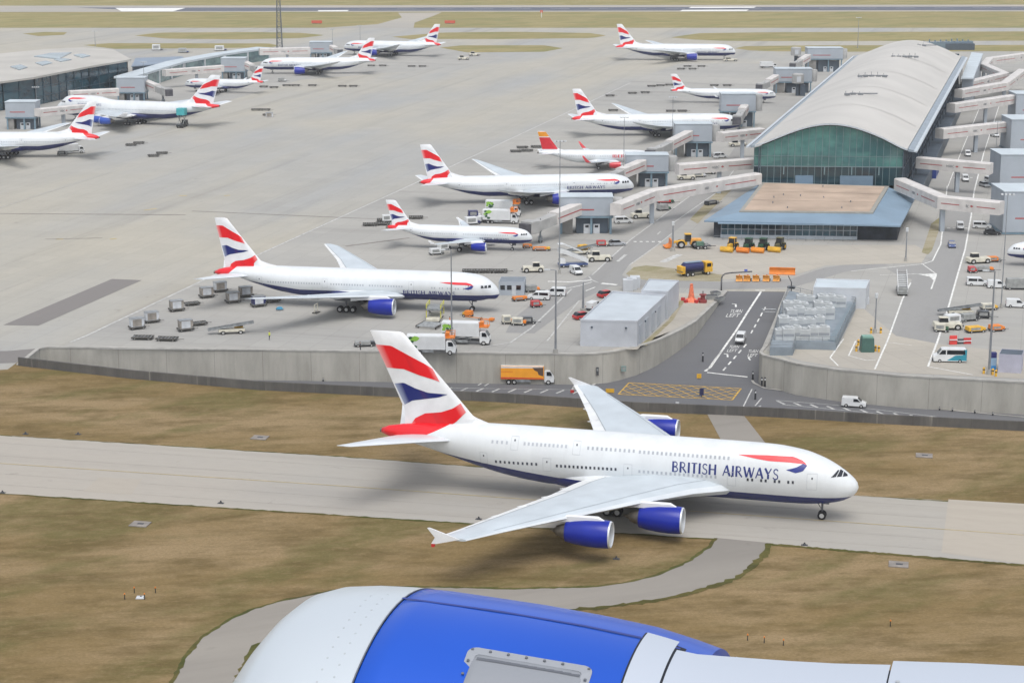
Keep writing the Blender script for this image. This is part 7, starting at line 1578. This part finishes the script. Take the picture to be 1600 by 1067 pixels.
# access panel with a recess
def panel(outl, off, mt, nm, par, inner=None, thick=.006):
    m = MB(); n = 14; top = []
    for i in range(n+1):
        for j in range(n+1):
            u, v = i/n, j/n; a = (outl[0][0]*(1-u)+outl[1][0]*u)*(1-v)+(outl[3][0]*(1-u)+outl[2][0]*u)*v; d = (outl[0][1]*(1-u)+outl[1][1]*u)*(1-v)+(outl[3][1]*(1-u)+outl[2][1]*u)*v
            m.v.append(pt(a, d, off))
    for i in range(n):
        for j in range(n): m.f.append((i*(n+1)+j, i*(n+1)+j+1, (i+1)*(n+1)+j+1, (i+1)*(n+1)+j)); m.m.append(0)
    o = m.build(nm, mt, par, smooth=True); s = o.modifiers.new('thick', 'SOLIDIFY'); s.thickness = thick; s.offset = -1
    b = o.modifiers.new('edge_round', 'BEVEL'); b.width = .003; b.segments = 2; b.limit_method = 'ANGLE'
    return o
def rrect(a0, a1, d0, d1, skew=0.): return [(a0, d0), (a1, d0-skew), (a1, d1-skew), (a0, d1)]
def frame_panel(a0, a1, d0, d1, ra, rd, bev, par, mt):
    "rounded frame with a hole, wrapped on the cowl"
    def loop(k, off):
        A0, A1, D0, D1 = a0-k*ra, a1+k*ra, d0-k*rd, d1+k*rd; r = .035*(1-.5*k); rd_ = r/1.03*57.3; out = []
        for (ca, cd, t0) in ((A0-r, D0-rd_, 0), (A1+r, D0-rd_, 90), (A1+r, D1+rd_, 180), (A0-r, D1+rd_, 270)):
            for q in range(7): t = math.radians(t0+15*q); out.append((ca+r*math.cos(t), cd+rd_*math.sin(t)))
        return [pt(a, d, off) for a, d in out]
    m = MB(); m.loft([loop(0, -.004), loop(0, .006), loop(1, .006), loop(1, -.02)], cap=False); o = m.build('access_panel', mt, par, smooth=True, angle=30); return o, loop
ap, lp = frame_panel(-.385, -.865, 76.5, 55, .035, 2.2, 0, cw, PANG)
m = MB(); L_ = lp(1, -.012); c0 = [sum(p[i] for p in L_)/len(L_) for i in range(3)]
mm = panel(rrect(-.415, -.835, 74.5, 57), .0035, brushed('door_grey', (146, 150, 156), .5, .3), 'latch_door', cw)
mm.parent = ap
m = MB()
for a_ in (-.4, -.47, -.54, -.61, -.68, -.75, -.85):
    for dd in (75.6, 56): c = Vector(pt(a_, dd, .006)); n_ = Vector((0, c.y, c.z)).normalized(); m.tube(c, c+n_*.003, .006, n=8)
for dd in (72, 68, 64, 60):
    for a_ in (-.402, -.85): c = Vector(pt(a_, dd, .006)); n_ = Vector((0, c.y, c.z)).normalized(); m.tube(c, c+n_*.003, .006, n=8)
m.build('rivets', mat('rivet_dark', (110, 114, 120), .5, .3), ap)
m = MB()
for q in range(12): m.add([pt(-.43-.033*q, 73.4-.02*q, .0055), pt(-.43-.033*(q+1), 73.4, .0055), pt(-.43-.033*(q+1), 72.6, .0055), pt(-.43-.033*q, 72.6, .0055)], [(0, 1, 2, 3)])
m.build('recess_shade', mat('recess_shade_dark', (96, 100, 108), .7), ap)  # dark strip painted on the door as shade under the recess rim
# pale rear sleeve on the near side only
def sector(prof, d0, d1, nm, mt, par=je, n=0):
    n = n or round((d1-d0)/2.8125)
    m = MB(); rows = []
    for a, r in prof:
        rows.append([(a, cs*r*math.cos(math.radians(d0+(d1-d0)*k/n)), r*math.sin(math.radians(d0+(d1-d0)*k/n))) for k in range(n+1)])
    m.loft(rows, closed=False, cap=False); return m.build(nm, mt, par, smooth=True)
D0, D1 = -39.375, 98.4375
sector([(.0, 1.057), (-.4, 1.041), (-.75, 1.0155), (-.97, .991), (-1.13, .96)], 93.6, 94.6, 'ridge_strip', mat('ridge_blue', (40, 60, 140), .5), cw, 1)
sector([(-.978, .9895), (-.99, .988)], D0, D1, 'seam_gap', mat('gap_black', (30, 34, 44), .7))
sector([(-.986, .9905), (-1.06, .977), (-1.112, .966)], D0, D1, 'cowl_panel', SLEV)
sector([(-1.106, .9645), (-1.15, .9525)], D0, 95.625, 'seam_gap', MATS['gap_black'])
sector([(-1.121, .962), (-1.2, .953), (-1.3, .955), (-1.55, .962), (-1.72, .97), (-1.925, .986)], D0, 92.8125, 'rear_sleeve', SLEV)
sector([(-1.923, .982), (-1.935, .984)], D0, 90, 'seam_gap', MATS['gap_black'])
sl2 = sector([(-1.931, .986), (-2.2, 1.005), (-2.5, 1.02), (-2.9, 1.04), (-3.3, 1.05)], D0, 95.625, 'rear_sleeve', SLEV)
m = MB()
for k in range(5):
    for a_ in (-1.965,): dg = 84-7*k; t = math.radians(dg); r = .99; c = Vector((a_, cs*r*math.cos(t), r*math.sin(t))); n_ = Vector((0, c.y, c.z)).normalized(); m.tube(c, c+n_*.003, .008, n=8)
m.build('rivets', RIV, sl2)
MB().lathe([(-1.3, .9), (-1.6, .86), (-2.4, .74), (-3.2, .6)], (0, 0, 0), 'x', 48).build('inner_cowl', PANG, je, smooth=True)
MB().lathe([(.40, .52), (.1, .54), (.0, .54), (-.02, 0)], (0, 0, 0), 'x', 64).build('fan', FAN, je, smooth=True, angle=40)
# ================================================================ camera, light, air
cam = bpy.data.cameras.new('camera'); co = bpy.data.objects.new('camera', cam); COL.objects.link(co); S.camera = co
cam.sensor_width = 36; cam.lens = 36*F_PX/1600; cam.clip_start = .1; cam.clip_end = 20000
co.location = (0, 0, CAM_H); co.rotation_euler = (PI/2-PITCH, 0, 0)
w = bpy.data.worlds.new('World'); S.world = w; w.use_nodes = True; n, l = w.node_tree.nodes, w.node_tree.links
ELEV, AZ = math.radians(66), math.radians(8)   # sun high, behind the camera and a little to its right
sky = n.new('ShaderNodeTexSky'); sky.sky_type = 'NISHITA'; sky.sun_disc = False; sky.sun_elevation = ELEV
sd = Vector((math.sin(AZ)*math.cos(ELEV), -math.cos(AZ)*math.cos(ELEV), math.sin(ELEV)))
sky.sun_rotation = math.atan2(sd.x, sd.y); sky.air_density = 1.; sky.dust_density = 3.; sky.ozone_density = 1.
hs = n.new('ShaderNodeHueSaturation'); hs.inputs['Saturation'].default_value = .34
l.new(sky.outputs[0], hs.inputs['Color']); l.new(hs.outputs[0], n['Background'].inputs['Color']); n['Background'].inputs['Strength'].default_value = .15
sun = bpy.data.lights.new('sun', 'SUN'); sun.energy = .95; sun.angle = math.radians(42); sun.color = (1, .975, .94)
so = bpy.data.objects.new('sun', sun); COL.objects.link(so); so.rotation_euler = (-sd).to_track_quat('-Z', 'Y').to_euler(); so.location = (0, 0, 300)
S.view_settings.view_transform = 'Standard'; S.view_settings.look = 'None'; S.view_settings.exposure = .42; S.view_settings.gamma = 1
# haze: one closed box of thin air round camera and scene
m = MB(); m.box((0, 4200, 64.5), (16000, 10000, 145)); hz = m.build('haze', [], None); hz['kind'] = 'stuff'
hm = bpy.data.materials.new('haze_air'); hn, hl = nodes_of(hm)
for x in list(hn):
    if x.type != 'OUTPUT_MATERIAL': hn.remove(x)
pv = hn.new('ShaderNodeVolumePrincipled'); pv.inputs['Density'].default_value = 8e-5; pv.inputs['Color'].default_value = (.93, .96, 1, 1); pv.inputs['Anisotropy'].default_value = .2
hl.new(pv.outputs[0], [x for x in hn if x.type == 'OUTPUT_MATERIAL'][0].inputs['Volume']); hz.data.materials.append(hm)
S.cycles.volume_bounces = 1; S.cycles.max_bounces = 6; S.cycles.use_denoising = True
